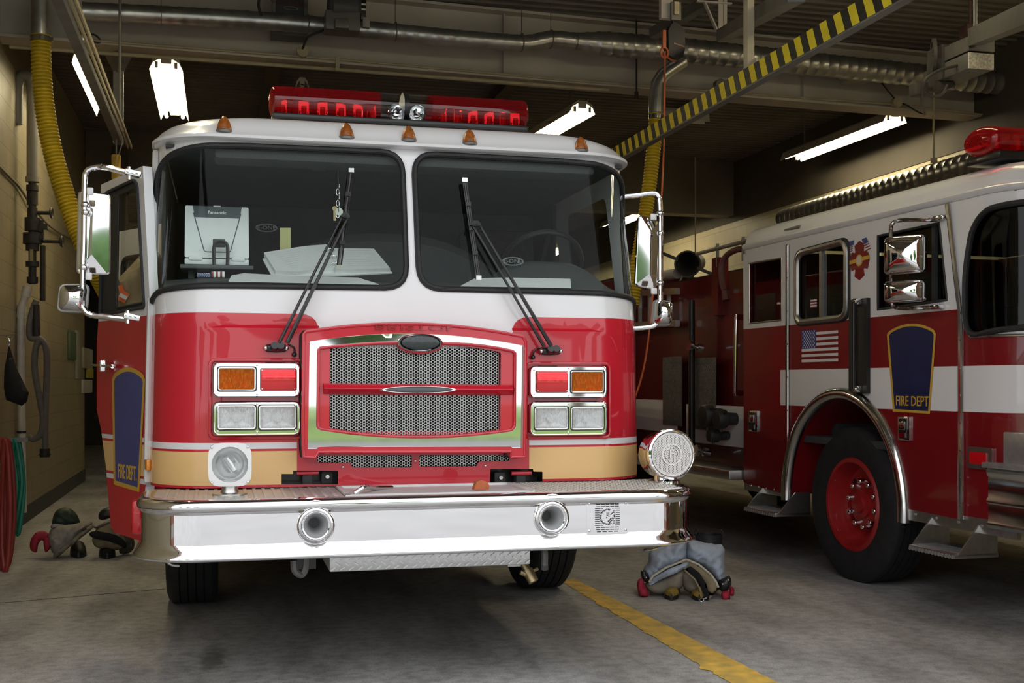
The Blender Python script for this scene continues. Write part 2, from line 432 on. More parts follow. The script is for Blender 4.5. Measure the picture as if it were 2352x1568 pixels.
def floor_mat():
    m = bpy.data.materials.new('worn_concrete'); m.use_nodes = True; t = m.node_tree; p = t.nodes['Principled BSDF']
    c = t.nodes.new('ShaderNodeTexCoord')
    def noise(s, d, st=None):
        mp = t.nodes.new('ShaderNodeMapping'); n = t.nodes.new('ShaderNodeTexNoise'); n.inputs['Scale'].default_value = s; n.inputs['Detail'].default_value = d
        if st: mp.inputs['Scale'].default_value = st
        t.links.new(c.outputs['Object'], mp.inputs[0]); t.links.new(mp.outputs[0], n.inputs['Vector']); return n.outputs['Fac']
    def ramp(f, a, b, ca, cb):
        r = t.nodes.new('ShaderNodeValToRGB'); r.color_ramp.elements[0].position = a; r.color_ramp.elements[1].position = b
        r.color_ramp.elements[0].color = (*ca, 1); r.color_ramp.elements[1].color = (*cb, 1); t.links.new(f, r.inputs[0]); return r.outputs[0]
    def mul(a, b, k=1.0):
        x = t.nodes.new('ShaderNodeMix'); x.data_type = 'RGBA'; x.blend_type = 'MULTIPLY'; x.inputs['Factor'].default_value = k
        t.links.new(a, x.inputs['A']); t.links.new(b, x.inputs['B']); return x.outputs['Result']
    base = ramp(noise(1.1, 8), 0.3, 0.7, (0.47, 0.465, 0.455), (0.63, 0.62, 0.61))
    speck = ramp(noise(110, 3), 0.34, 0.60, (0.55, 0.55, 0.55), (1.0, 1.0, 1.0))
    stain = ramp(noise(2.2, 5, (1.6, 0.5, 1)), 0.36, 0.58, (0.55, 0.54, 0.53), (1, 1, 1))
    scuff = ramp(noise(9, 5, (0.25, 2.2, 1)), 0.33, 0.5, (0.72, 0.72, 0.72), (1, 1, 1))
    fine = ramp(noise(16, 8), 0.36, 0.58, (0.66, 0.66, 0.66), (1.0, 1.0, 1.0))
    col = mul(mul(mul(mul(base, speck, 0.7), stain, 0.7), scuff, 0.25), fine, 0.8)
    # an old oil stain on the floor before the truck
    mp = t.nodes.new('ShaderNodeMapping'); q = P(490, 1500, Z=0); k = P(505, 1420, Z=0)
    mp.vector_type = 'TEXTURE'; mp.inputs['Location'].default_value = (q.x, q.y - 0.1, 0); mp.inputs['Scale'].default_value = (0.14, 0.62, 1)
    dv = t.nodes.new('ShaderNodeVectorMath'); dv.operation = 'LENGTH'; nz = t.nodes.new('ShaderNodeTexNoise'); nz.inputs['Scale'].default_value = 9; nz.inputs['Detail'].default_value = 5
    t.links.new(c.outputs['Object'], mp.inputs[0]); t.links.new(mp.outputs[0], dv.inputs[0]); t.links.new(c.outputs['Object'], nz.inputs['Vector'])
    ad = t.nodes.new('ShaderNodeMath'); ad.operation = 'MULTIPLY_ADD'; ad.inputs[1].default_value = 0.9; t.links.new(nz.outputs['Fac'], ad.inputs[0]); t.links.new(dv.outputs['Value'], ad.inputs[2])
    col = mul(col, ramp(ad.outputs[0], 0.75, 1.35, (0.5, 0.49, 0.47), (1, 1, 1)))
    t.links.new(col, p.inputs['Base Color']); p.inputs['Roughness'].default_value = 0.5
    r = t.nodes.new('ShaderNodeMapRange'); r.inputs['To Min'].default_value = 0.38; r.inputs['To Max'].default_value = 0.75
    t.links.new(noise(3, 6), r.inputs['Value']); t.links.new(r.outputs[0], p.inputs['Roughness'])
    b = t.nodes.new('ShaderNodeBump'); b.inputs['Strength'].default_value = 0.25; b.inputs['Distance'].default_value = 0.01
    t.links.new(noise(45, 5), b.inputs['Height']); t.links.new(b.outputs[0], p.inputs['Normal'])
    return m
def block_mat(name, col, mortar, axis, bw=0.406, bh=0.203, var=0.1):
    """painted concrete block laid in running bond, the joints slightly sunk; axis: the wall's long direction"""
    m = bpy.data.materials.new(name); m.use_nodes = True; t = m.node_tree; p = t.nodes['Principled BSDF']
    c = t.nodes.new('ShaderNodeTexCoord'); s = t.nodes.new('ShaderNodeSeparateXYZ'); k = t.nodes.new('ShaderNodeCombineXYZ')
    t.links.new(c.outputs['Object'], s.inputs[0]); t.links.new(s.outputs[axis], k.inputs[0]); t.links.new(s.outputs['Z'], k.inputs[1])
    b = t.nodes.new('ShaderNodeTexBrick'); b.inputs['Scale'].default_value = 1.0; b.inputs['Mortar Size'].default_value = 0.006
    b.inputs['Mortar Smooth'].default_value = 0.3; b.inputs['Brick Width'].default_value = bw; b.inputs['Row Height'].default_value = bh
    b.inputs['Color1'].default_value = (*col, 1); b.inputs['Color2'].default_value = (*[x * (1 - var) for x in col], 1); b.inputs['Mortar'].default_value = (*mortar, 1)
    t.links.new(k.outputs[0], b.inputs['Vector'])
    n = t.nodes.new('ShaderNodeTexNoise'); n.inputs['Scale'].default_value = 2.0; n.inputs['Detail'].default_value = 6
    t.links.new(c.outputs['Object'], n.inputs['Vector'])
    r = t.nodes.new('ShaderNodeMapRange'); r.inputs['From Min'].default_value = 0.3; r.inputs['From Max'].default_value = 0.7; r.inputs['To Min'].default_value = 0.86; r.inputs['To Max'].default_value = 1.0
    t.links.new(n.outputs['Fac'], r.inputs['Value'])
    x = t.nodes.new('ShaderNodeMix'); x.data_type = 'RGBA'; x.blend_type = 'MULTIPLY'; x.inputs['Factor'].default_value = 1
    t.links.new(b.outputs['Color'], x.inputs['A']); t.links.new(r.outputs[0], x.inputs['B']); t.links.new(x.outputs['Result'], p.inputs['Base Color'])
    bp = t.nodes.new('ShaderNodeBump'); bp.invert = True; bp.inputs['Strength'].default_value = 0.5; bp.inputs['Distance'].default_value = 0.01
    t.links.new(b.outputs['Fac'], bp.inputs['Height']); t.links.new(bp.outputs[0], p.inputs['Normal'])
    p.inputs['Roughness'].default_value = 0.45
    return m
M_floor = floor_mat()
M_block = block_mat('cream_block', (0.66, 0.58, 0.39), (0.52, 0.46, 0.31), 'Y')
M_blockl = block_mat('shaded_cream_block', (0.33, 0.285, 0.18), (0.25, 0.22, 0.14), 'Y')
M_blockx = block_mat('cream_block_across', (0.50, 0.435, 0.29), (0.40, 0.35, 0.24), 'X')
M_brick = block_mat('red_brick', (0.42, 0.16, 0.10), (0.5, 0.46, 0.42), 'X', 0.2, 0.068, 0.25)
M_band = mat('dark_brown', (0.085, 0.073, 0.058), 0.7, var=0.12, scale=2)
M_ceil = mat('ceiling_deck_paint', (0.15, 0.132, 0.11), 0.6, var=0.15, scale=3)
M_apron = mat('apron_concrete', (0.46, 0.46, 0.46), 0.8, var=0.12, scale=1.5)
M_grass = mat('lawn', (0.20, 0.32, 0.06), 0.9, var=0.5, scale=3, bump=0.4, bscale=30)
M_leaf = mat('hedge_leaves', (0.08, 0.17, 0.04), 0.8, var=0.6, scale=6, bump=0.6, bscale=20)
M_asphalt = mat('asphalt', (0.24, 0.24, 0.245), 0.85, var=0.15, scale=12)

# ---------------------------------------------------------------- the building
WL, WR, YF, YH, YB, ZC = -1.85, 8.0, 3.8, 17.3, 27.0, 4.9
def slab(name, x0, x1, y0, y1, z0, z1, m):
    return struct(MB().box(((x0 + x1) / 2, (y0 + y1) / 2, (z0 + z1) / 2), (x1 - x0, y1 - y0, z1 - z0)).build(name, m))
slab('floor', WL - 0.2, WR + 0.2, YF, YB, -0.2, 0.0, M_floor)
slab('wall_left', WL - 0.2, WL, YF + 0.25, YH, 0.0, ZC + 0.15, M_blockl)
slab('baseboard_left', WL, WL + 0.012, YF + 0.3, YH, 0.0, 0.16, M_dark)
slab('wall_right', WR, WR + 0.2, YF + 0.25, YB, 0.0, 3.95, M_block)
slab('trim_1', WR - 0.01, WR + 0.2, YF + 0.25, YB, 3.95, ZC + 0.15, M_band)  # wall above the blocks, in a darker tone
slab('wall_back', WL - 0.2, WR + 0.2, YB, YB + 0.2, 0, ZC + 0.15, M_blockx)
# header across the hall where the rear bay begins, and the dark store behind the left wall's end
m = MB(); 
m.box(((WL + WR) / 2, YH + 0.15, (4.05 + ZC) / 2 + 0.05), (WR - WL - 0.03, 0.3, ZC - 4.05 + 0.1))
struct(m.build('trim_2', mat('header_paint', (0.22, 0.195, 0.16), 0.65, var=0.12, scale=2)))
slab('wall_store', WL - 3.2, WL - 3.0, YH - 0.5, YB, 0, ZC + 0.1, M_dark)
slab('wall_store_front', WL - 3.2, WL - 0.2, YH - 0.3, YH - 0.1, 0, ZC + 0.1, M_dark)
slab('floor_store', WL - 3.0, WL - 0.2, YH, YB, -0.2, 0.0, M_floor)
slab('ceiling_store', WL - 3.0, WL - 0.2, YH, YB, ZC, ZC + 0.1, M_ceil)
slab('wall_store_back', WL - 3.0, WL - 0.2, YB, YB + 0.2, 0, ZC, M_dark)
# front wall with the two door openings
m = MB(); DZ = 4.6
for x0, x1, z0, z1 in ((WL - 0.2, -1.8, 0, ZC + 0.15), (3.3, 3.85, 0, ZC + 0.15), (7.8, WR + 0.2, 0, ZC + 0.15), (-1.8, 3.3, DZ, ZC + 0.15), (3.85, 7.8, DZ, ZC + 0.15)):
    m.box(((x0 + x1) / 2, YF + 0.125, (z0 + z1) / 2), (x1 - x0, 0.25, z1 - z0))
struct(m.build('wall_front', M_brick))
# the second bay's overhead door, out of view, kept shut to darken its floor
m = MB()
for k in range(8): m.box((5.825, YF + 0.20, 0.288 + 0.577 * k), (3.97, 0.045, 0.565), bev=0.008)
for k in range(8):
    for x in (4.4, 5.35, 6.3, 7.25): m.box((x, YF + 0.222, 0.288 + 0.577 * k), (0.75, 0.012, 0.36), bev=0.004)
struct(m.build('door_1', mat('door_panel_paint', (0.42, 0.40, 0.36), 0.5, var=0.05)))
# ribbed steel deck: ribs run across the hall
rows = []; y = YF + 0.2; 
pr = ((0.0, 0.0), (0.05, 0.0), (0.065, 0.045), (0.135, 0.045), (0.15, 0.0))
while y < YB:
    for dy, dz in pr[:-1]: rows.append([V(WL - 0.1, y + dy, ZC + dz), V(WR + 0.1, y + dy, ZC + dz)])
    y += 0.15
m = MB().grid(rows); m.box(((WL + WR) / 2, (YF + YB) / 2, ZC + 0.11), (WR - WL + 0.4, YB - YF, 0.06))
struct(m.build('ceiling', M_ceil, ang=20))
a_, b_ = P(-60, 1390, Z=0), P(380, 1352, Z=0); m = MB(); m.bar(V(a_.x, a_.y, 0.0005), V(b_.x, b_.y, 0.0005), 0.012, 0.002); struct(m.build('floor_seam', M_dark))
# outside: apron, lawn, street, hedge and a low house wall, seen only in the chrome
slab('ground_apron', -14, 18, -9, YF, -0.2, -0.004, M_apron)
slab('ground_street', -60, 60, -17, -9, -0.25, -0.03, M_asphalt)
slab('ground_lawn', -60, 60, -60, -17, -0.2, 0.02, M_grass)
for nm, x0, x1 in (('ground_verge', -60, -14), ('ground_verge.001', 18, 60)): slab(nm, x0, x1, -9, 12, -0.2, 0.0, M_grass)
def tree(x, y, h, r, lab):
    t = thing('tree', lab, 'tree', (x, y, 0), group='trees across the street')
    rr = random.Random(int(x * 10)); m = MB()
    m.tube([(0, 0, 0), (0.1, 0, h * 0.3), (0, 0.1, h * 0.6)], [0.3, 0.22, 0.1], 8); m.build('trunk', mat('bark', (0.12, 0.08, 0.05), 0.9, var=0.4, scale=8), t)
    m = MB()
    for k in range(14):
        a = rr.uniform(0, 6.28); q = rr.uniform(0.1, 0.8) * r
        m.ball((q * cos(a), q * sin(a), h * rr.uniform(0.4, 0.9)), r * rr.uniform(0.35, 0.6), sc=(1, 1, 0.8), u=10, v=7)
    m.build('crown', M_leaf, t)
for i, x in enumerate((-24, -14, -5, 4, 13, 23)): tree(x, -27 - (i * 37 % 9), 6.5 + (i * 13 % 5) * 0.7, 3.2, 'leafy green street tree on the lawn across the street')

# ---------------------------------------------------------------- steel: main beam, secondary steel
BA, BB = V(-1.80, 10.57, 0), V(8.0, 11.16, 0)
bd = (BB - BA).normalized(); bn = V(bd.y, -bd.x, 0)      # bn points to the doors
def on_beam(px, py, off=0.0):
    """point on the vertical plane of the beam's web, shifted OFF towards the doors"""
    r = ray(px, py); o = BA + bn * off - V(0, 0, CH); t = o.dot(bn) / r.dot(bn)
    return V(r.x * t, r.y * t, CH + r.z * t)
m = MB()
for zc, wd, ht in ((4.26, 0.26, 0.025), (4.885, 0.26, 0.025)): m.bar(V(BA.x, BA.y, zc), V(BB.x, BB.y, zc), wd, ht)
m.bar(V(BA.x, BA.y, 4.57), V(BB.x, BB.y, 4.57), 0.016, 0.61)
for q in (0.45, 0.78): 
    c = BA + (BB - BA) * q
    m.bar(V(c.x, c.y, 4.57) + bn * 0.065, V(c.x, c.y, 4.57) - bn * 0.065, 0.012, 0.6)
struct(m.build('ceiling_beam', M_beam))
m = MB()
for px in (280,):
    p = P(275, 330, Y=16.9); m.box((p.x, 16.9, 2.3), (0.2, 0.2, 4.6))
struct(m.build('column', M_band))
for i, (x, sz) in enumerate(((0.55, 0.14), (3.25, 0.12), (5.9, 0.14))):   # joists that run with the hall
    m = MB(); m.bar((x, 11.2, 4.83), (x, YH, 4.83), 0.1, sz); m.bar((x, 11.2, 4.83 - sz / 2), (x, YH, 4.83 - sz / 2), 0.16, 0.015)
    struct(m.build('ceiling_beam_joist' if i == 0 else 'ceiling_beam_joist.%03d' % i, M_band))
# ================================================================ the near fire truck
OA = V(0.894, 5.5, 0)
TA = thing('fire_truck', 'red and white fire truck facing out, chrome front bumper, perforated grille, side door ajar', 'fire truck', OA)
LEAN0, LEAN1 = 1.66, 2.54
def yo(z): return 0.0 if z < LEAN0 else 0.20 * ((z - LEAN0) / (LEAN1 - LEAN0)) ** 1.15
def hw(z): return 1.222 - (0.0 if z < 1.0 else 0.030 * min(1, (z - 1.0) / 1.5))
RC = 0.33
def body(s, z, off=0.0):
    """cab skin: s runs round the front from the middle, z is height; off stands proud of it"""
    h, y, r = hw(z), yo(z), RC; a = abs(s); g = 1 if s >= 0 else -1; f = h - r
    if z > 1.615: y += 0.013 * min(1, (z - 1.615) / 0.014) * max(0, min(1, (0.95 - a) / 0.06))     # the lower panel ends in a small ledge
    if a <= f: return V(s, y - off, z)
    t = (a - f) / r
    if t <= pi / 2: return V(g * (f + (r + off) * sin(t)), y + r - (r + off) * cos(t), z)
    return V(g * (h + off), y + r + (a - f - r * pi / 2), z)
def fS(px, py, off=0.0):
    """front panel point (truck coordinates) under a pixel, OFF in front of the skin"""
    y = 0.0
    for _ in range(6):
        p = P(px, py, Y=OA.y + y - off) - OA; y = yo(p.z)
    return p
def fA(px, py, y=0.0): return P(px, py, Y=OA.y + y) - OA
def sz(px, py):
    """(s,z) of the skin under a pixel, corners included"""
    best = None; r = ray(px, py); o = V(0, 0, CH) - OA
    lo = None
    for k in range(0, 240):
        s = -1.75 + 3.5 * k / 239
        # height where the pixel's ray passes the skin's column s
        z = 1.6
        for _ in range(4):
            b = body(s, z); d = (b.x - o.x) * r.x + (b.y - o.y) * r.y; t = d / (r.x * r.x + r.y * r.y); z = o.z + t * r.z
        b = body(s, z); e = abs((b.x - o.x) * r.y - (b.y - o.y) * r.x)
        if best is None or e < best[0]: best = (e, s, z, t)
    return best[1], best[2]
def poly_sz(pts): return [sz(*p) for p in pts]

# painted areas on the skin, in (s,z)
ZB, ZT, SS = 0.880, 2.535, 2.6
Zr, Zw1, Zw0, Zy = 1.684, 1.087, 1.058, 1.047
xl = fA(733, 760).x; xr = fA(1177, 760).x
reds = [rnd([(-SS - 1, 0.8), (SS + 1, 0.8), (SS + 1, Zr), (xr, Zr), (xr, 1.50), (xl, 1.50), (xl, Zr), (-SS - 1, Zr)], [0, 0, 0, 0.09, 0, 0, 0.09, 0])]
xl2 = fA(682, 1050).x; xr2 = fA(1215.6, 1050).x
def band(z0, z1): return [([(-SS - 1, z0), (xl2, z0), (xl2, z1), (-SS - 1, z1)]), ([(xr2, z0), (SS + 1, z0), (SS + 1, z1), (xr2, z1)])]
# windscreens
def wind(g):
    pts = [(0.030, 1.815), (0.028, 2.494), (0.80, 2.490), (1.03, 2.478), (1.20, 2.44), (1.33, 2.36), (1.385, 2.20), (1.42, 1.95), (1.43, 1.755), (1.37, 1.745), (1.25, 1.79), (1.05, 1.805), (0.85, 1.81)]
    q = rnd(pts, [0.11, 0.11, 0.1, 0.1, 0.1, 0.1, 0.1, 0.1, 0.04, 0.05, 0.1, 0.1, 0.1])
    return [(g * a, b) for a, b in q]
WINL, WINR = wind(-1), wind(1)
sideL = rect(-2.35, 1.80, -1.60, 2.40, 0.06); sideR = rect(1.60, 1.80, 2.35, 2.40, 0.06)
# grille opening and the two dark hinge recesses are cut through the skin
REC1 = [(fA(a, b).x, fA(a, b).z) for a, b in ((646.6, 1112), (646.6, 1088), (673, 1088), (673, 1080.5), (776, 1080.5), (777, 1112))]
REC2 = [(fA(a, b).x, fA(a, b).z) for a, b in ((1125, 1112), (1126.5, 1076.5), (1224, 1076.5), (1225.6, 1082.5), (1246, 1083), (1246, 1112))]
LOWL = rnd([(fA(a, b).x, fA(a, b).z) for a, b in ((729, 1046), (946, 1044.6), (946, 1073), (809, 1073), (805, 1063), (729, 1062))], 0.008, 3)
LOWR = rnd([(fA(a, b).x, fA(a, b).z) for a, b in ((963, 1044.6), (1171, 1044.6), (1170, 1058), (1100, 1059.5), (1094, 1071), (963, 1071))], 0.008, 3)
GOPEN = [(fA(a, b).x, fA(a, b).z) for a, b in ((750, 800), (1160, 800), (1160, 990), (750, 990))]
m = MB()
ledge = [([(-0.95, 1.615), (xl, 1.615), (xl, 1.629), (-0.95, 1.629)], 1), ([(xr, 1.615), (0.95, 1.615), (0.95, 1.629), (xr, 1.629)], 1)]
outline = [(-SS, ZB), (SS, ZB), (SS, ZT), (-SS, ZT)]
regs = [(r, 1) for r in reds] + ledge + [(r, 0) for r in band(Zw0, Zw1)] + [(r, 2) for r in band(ZB + 0.012, Zy)]
patch(m, outline, lambda u, v: body(u, v), holes=[WINL, WINR, sideL, sideR, REC1, REC2, LOWL, LOWR, GOPEN], regions=regs, step=0.075)
# the cab's rear wall and its floor
m.box((0, 2.18 + 0.35, 1.72), (2.42, 0.04, 1.62), 0); m.box((0, 1.4, 0.90), (2.42, 2.2, 0.04), 3)
m.build('cab_body', [M_white, M_red, M_gold, M_black], TA, ang=30)
m = MB()
for h in (WINL, WINR):
    patch(m, h, lambda u, v: body(u, v, 0.004), step=0.08)
for k, h in enumerate((WINL, WINR)):
    mm = MB(); patch(mm, h, lambda u, v: body(u, v, 0.003), step=0.08)
    g = mm.build('windscreen', M_glass, TA, ang=80, fix=False)
    mm = MB(); mm.tube([body(a, b, 0.004) for a, b in dens(h, 0.03)], 0.0145, 8, closed=True); mm.build('rubber_seal', M_rubber, g)
m.bm.free()
for h in (sideR,):
    mm = MB(); patch(mm, h, lambda u, v: body(u, v, 0.003), step=0.1); mm.build('side_window', M_glass, TA, ang=80, fix=False)
# roof cap with a rolled brow
def ring(z, y, h, r, n=10, back=2.55):
    pts = [V(-h, back, z)]
    for i in range(n + 1):
        a = pi / 2 * i / n; pts.append(V(-(h - r) - r * cos(a), y + r - r * sin(a), z))
    for i in range(1, 6): pts.append(V(-(h - r) + (h - r) * 2 * i / 6, y, z))
    for i in range(n + 1):
        a = pi / 2 * i / n; pts.append(V((h - r) + r * sin(a), y + r - r * cos(a), z))
    pts.append(V(h, back, z)); return pts
rows = [ring(*q) for q in ((2.512, 0.205, 1.19, .33), (2.512, 0.165, 1.213, .33), (2.520, 0.150, 1.222, .33), (2.532, 0.147, 1.222, .33), (2.541, 0.156, 1.215, .33), (2.549, 0.168, 1.206, .33), (2.575, 0.186, 1.186, .33),
        (2.603, 0.212, 1.155, .33), (2.628, 0.244, 1.10, .33), (2.643, 0.28, 1.03, .33), (2.651, 0.335, 0.95, .33), (2.657, 0.45, 0.85, .33), (2.665, 0.9, 0.6, .3), (2.67, 1.4, 0.25, .1))]
MB().grid(rows).build('roof_cap', M_white, TA, ang=40)
# truck body behind the cab, kept simple: only its corner could ever be seen
m = MB(); m.box((0, 5.9, 1.62), (2.44, 6.6, 1.75), 0, bev=0.03); m.box((0, 5.9, 2.50), (2.30, 6.5, 0.03), 1); m.box((0, 5.9, 0.72), (2.40, 6.5, 0.1), 1); m.box((0, 4.6, 0.62), (0.9, 8.6, 0.22), 1)
for g in (-1, 1):
    for k in range(4): m.box((g * 1.222, 3.4 + k * 1.65, 1.75), (0.012, 1.4, 1.2), 2)
m.build('rear_body', [M_red, M_black, M_alu], TA)

# clearance lamps on the brow
for px, py in ((515, 301), (797, 316), (940, 322), (1080, 330), (1337, 346)):
    p = fA(px, py, 0.16); m = MB()
    prof = [(0.0001, 0.066), (0.008, 0.064), (0.018, 0.053), (0.027, 0.035), (0.033, 0.015), (0.0365, 0.0), (0.037, -0.006)]
    m.lathe(prof, (p.x, p.y + 0.018, p.z + 0.010), (0, 0.12, 1), 20); m.build('clearance_lamp', M_marker, TA, ang=50)
    m = MB(); m.cyl((p.x, p.y + 0.02, p.z - 0.006), (p.x, p.y + 0.02, p.z + 0.006), 0.040, n=24); m.build('lamp_base', M_steel, TA)

# roof light bar
c0 = P(617, 240, Y=OA.y + 0.62) - OA; c1 = P(1213, 268, Y=OA.y + 0.62) - OA
zb = (c0.z + c1.z) / 2; yb = 0.66; x0, x1 = c0.x + 0.0, c1.x
def dome_mat(name, tint, body, k):
    m = glass_mat(name, tint, 0.16); t = m.node_tree; o = next(n for n in t.nodes if n.type == 'OUTPUT_MATERIAL'); src = o.inputs['Surface'].links[0].from_socket
    d = t.nodes.new('ShaderNodeBsdfDiffuse'); d.inputs['Color'].default_value = (*body, 1); tl = t.nodes.new('ShaderNodeBsdfTranslucent'); tl.inputs['Color'].default_value = (*body, 1)
    a = t.nodes.new('ShaderNodeAddShader'); t.links.new(d.outputs[0], a.inputs[0]); t.links.new(tl.outputs[0], a.inputs[1])
    x = t.nodes.new('ShaderNodeMixShader'); x.inputs[0].default_value = k; t.links.new(src, x.inputs[1]); t.links.new(a.outputs[0], x.inputs[2]); t.links.new(x.outputs[0], o.inputs['Surface']); return m
M_rl = dome_mat('red_dome', (0.85, 0.12, 0.14), (0.30, 0.010, 0.016), 0.22); M_cl = glass_mat('clear_dome', (0.86, 0.88, 0.9), 0.10)
lb = MB().box(((x0 + x1) / 2, yb, zb - 0.075), (x1 - x0 - 0.03, 0.22, 0.035), bev=0.01)
for q in (0.2, 0.8): lb.box((x0 + (x1 - x0) * q, yb, zb - 0.1), (0.09, 0.1, 0.05))
lb = lb.build('light_bar', M_black, TA)
def dome(xa, xb, mt, nm, ends=(0, 0)):
    m = MB(); rows = []; R = 0.088; xs = []
    if ends[0]: xs += [(xa + 0.03 * (1 - cos(pi / 2 * k / 5)), max(0.02, sin(pi / 2 * k / 5))) for k in range(1, 5)]
    xs += [(xa + (0.03 if ends[0] else 0), 1), (xb - (0.03 if ends[1] else 0), 1)]
    if ends[1]: xs += [(xb - 0.03 * (1 - cos(pi / 2 * k / 5)), max(0.02, sin(pi / 2 * k / 5))) for k in range(4, 0, -1)]
    for x, k in xs: rows.append([V(x, yb + 0.115 * k * cos(2 * pi * j / 28), zb + 0.01 + (R if sin(2 * pi * j / 28) > 0 else 0.075) * k * sin(2 * pi * j / 28)) for j in range(28)])
    m.grid(rows, close=True)
    for rr in ((rows[0], 1) if ends[0] else None, (rows[-1], 1) if ends[1] else None):
        if rr: m.raw(rr[0], [list(range(28))])
    m.build(nm, mt, lb, ang=60, fix=False)
L = x1 - x0
xs = [x0 + L * q for q in (0, 0.415, 0.503, 0.522, 0.61, 1.0)]
dome(xs[0], xs[1], M_rl, 'red_lens', (1, 0)); dome(xs[1], xs[2], M_cl, 'clear_lens'); dome(xs[3], xs[4], M_cl, 'clear_lens'); dome(xs[4], xs[5], M_rl, 'red_lens', (0, 1))
m = MB(); m.raw([V(xx_, yb + 0.118 * cos(2 * pi * j / 28), zb + 0.01 + (0.091 if sin(2 * pi * j / 28) > 0 else 0.077) * sin(2 * pi * j / 28)) for xx_ in (xs[2], xs[3]) for j in range(28)], [list(range(28)), list(range(55, 27, -1))] + [[j, (j + 1) % 28, 28 + (j + 1) % 28, 28 + j] for j in range(28)]); m.build('divider', M_black, lb)
M_rr = mat('red_reflector', (0.5, 0.02, 0.02), 0.25, 0.3, var=0.2, scale=30)
rr_ = random.Random(3)
for q in (0.05, 0.13, 0.2, 0.27, 0.335, 0.385, 0.66, 0.72, 0.78, 0.845, 0.9, 0.95):
    m = MB(); x = x0 + L * q; a = rr_.uniform(-0.7, 0.7)
    m.box((x, yb - 0.02, zb - 0.015), (0.055, 0.012, 0.085), 0, Matrix.Rotation(a, 3, 'Z'), bev=0.004); m.cyl((x, yb - 0.035, zb - 0.045), (x, yb - 0.035, zb - 0.005), 0.014, n=10, m=1)
    m.build('reflector', [M_chrome, M_rr], lb)
for q, g in ((0.465, 1), (0.575, -1)):
    m = MB(); x = x0 + L * q
    m.lathe([(0.004, 0.0), (0.025, 0.006), (0.04, 0.02), (0.046, 0.04)], (x, yb + 0.0, zb - 0.012), (g * 0.5, -1, 0.1), 20); m.cyl((x, yb - 0.03, zb - 0.005), (x + g * 0.02, yb - 0.07, zb), 0.012, n=10)
    m.build('rotating_lamp', M_chrome, lb)

# wipers
def wiper(mount, piv, tops, blade):
    m = MB(); a, b = mount
    p0, p1 = fS(*a, 0.02), fS(*b, 0.02)
    m.tube([p0 + (p1 - p0) * t for t in (0, 0.06, 0.5, 0.94, 1)], [0.012, 0.018, 0.021, 0.018, 0.012], 12, flat=(1, 1))
    for p in (p0, p1): m.ball(p + V(0, -0.017, 0), 0.011, 1)
    for q in (0.42, 0.7):
        c = p0 + (p1 - p0) * q; m.cyl(c, c + V(0, -0.045, 0.012), 0.02, 0.017)
    wp = m.build('wiper', [M_black, M_polish], TA)
    for (s, e, w0) in ((piv[0], tops[0], 0.007), (piv[1], tops[1], 0.0095)):
        m = MB(); m.tube([fS(*s, 0.06), fS((s[0] * 2 + e[0]) / 3, (s[1] * 2 + e[1]) / 3, 0.065), fS(*e, 0.045)], [w0 + 0.001, w0, 0.0055], 8); m.build('wiper_arm', M_black, wp)
    m = MB(); cB = fS(*((tops[0][0] + tops[1][0]) / 2, (tops[0][1] + tops[1][1]) / 2), 0.045); m.bar(fS(*tops[0], 0.045), fS(*tops[1], 0.045), 0.03, 0.03, bev=0.006)
    for q in tops: m.cyl(fS(*q, 0.035), fS(*q, 0.07), 0.009)
    m.build('arm_joint', M_dark, wp)
    m = MB(); u, v_ = blade; a, b = fS(*u, 0.02), fS(*v_, 0.02)
    for d in (-0.009, 0.009): m.tube([a + V(d, -0.012, 0), b + V(d, -0.012, 0)], 0.0045, 6)
    m.bar(a, b, 0.007, 0.02)
    for q in (0.0, 0.25, 0.5, 0.75, 1.0):
        c = a + (b - a) * q; m.box(c + V(0, -0.012, 0), (0.026, 0.014, 0.02), 1 if q in (0.0, 1.0) else 0)
    m.build('wiper_blade', [M_black, M_polish], wp)
wiper(((610, 799), (658, 799)), ((642, 786), (660, 786)), ((788, 494), (800, 496)), ((806, 392), (778, 614)))
wiper(((1241, 806), (1286, 806)), ((1250, 796), (1266, 794)), ((1083, 513), (1100, 514)), ((1066, 414), (1098, 638)))
for pts in (((662, 790), (674, 797), (677, 806), (676, 814)), ((1240, 799), (1229, 804), (1224, 813), (1224, 820))):
    m = MB(); q = [fS(*p, 0.02) for p in pts]; m.tube(bez(q), 0.005, 6); m.ball(q[-1], 0.012); m.build('washer_nozzle', M_black, TA)

# ---------------- grille
def g2(pts, y=0.0): return [(p.x, p.z) for p in (fA(a, b, y) for a, b in pts)]
def arc(x0, y0, xm, ym, x1, y1, n=12):
    """points on the parabola through three pixels"""
    out = []
    for i in range(n + 1):
        x = x0 + (x1 - x0) * i / n
        y = y0 * (x - xm) * (x - x1) / ((x0 - xm) * (x0 - x1)) + ym * (x - x0) * (x - x1) / ((xm - x0) * (xm - x1)) + y1 * (x - x0) * (x - xm) / ((x1 - x0) * (x1 - xm))
        out.append((x, y))
    return out
YG = -0.10
outer = g2([(697, 1048), (695, 1000), (697, 768)] + arc(702, 762, 954, 744, 1200, 773) + [(1206, 785), (1204, 1048), (1172, 1049), (1172, 1036), (731, 1037), (724, 1050)], YG)
ch_o = g2([(707, 1030), (711, 786)] + arc(712, 784, 954, 766, 1201, 793) + [(1203, 797), (1199, 1028), (1176, 1028), (1171, 1024.5), (731, 1025.5), (728, 1030)], YG)
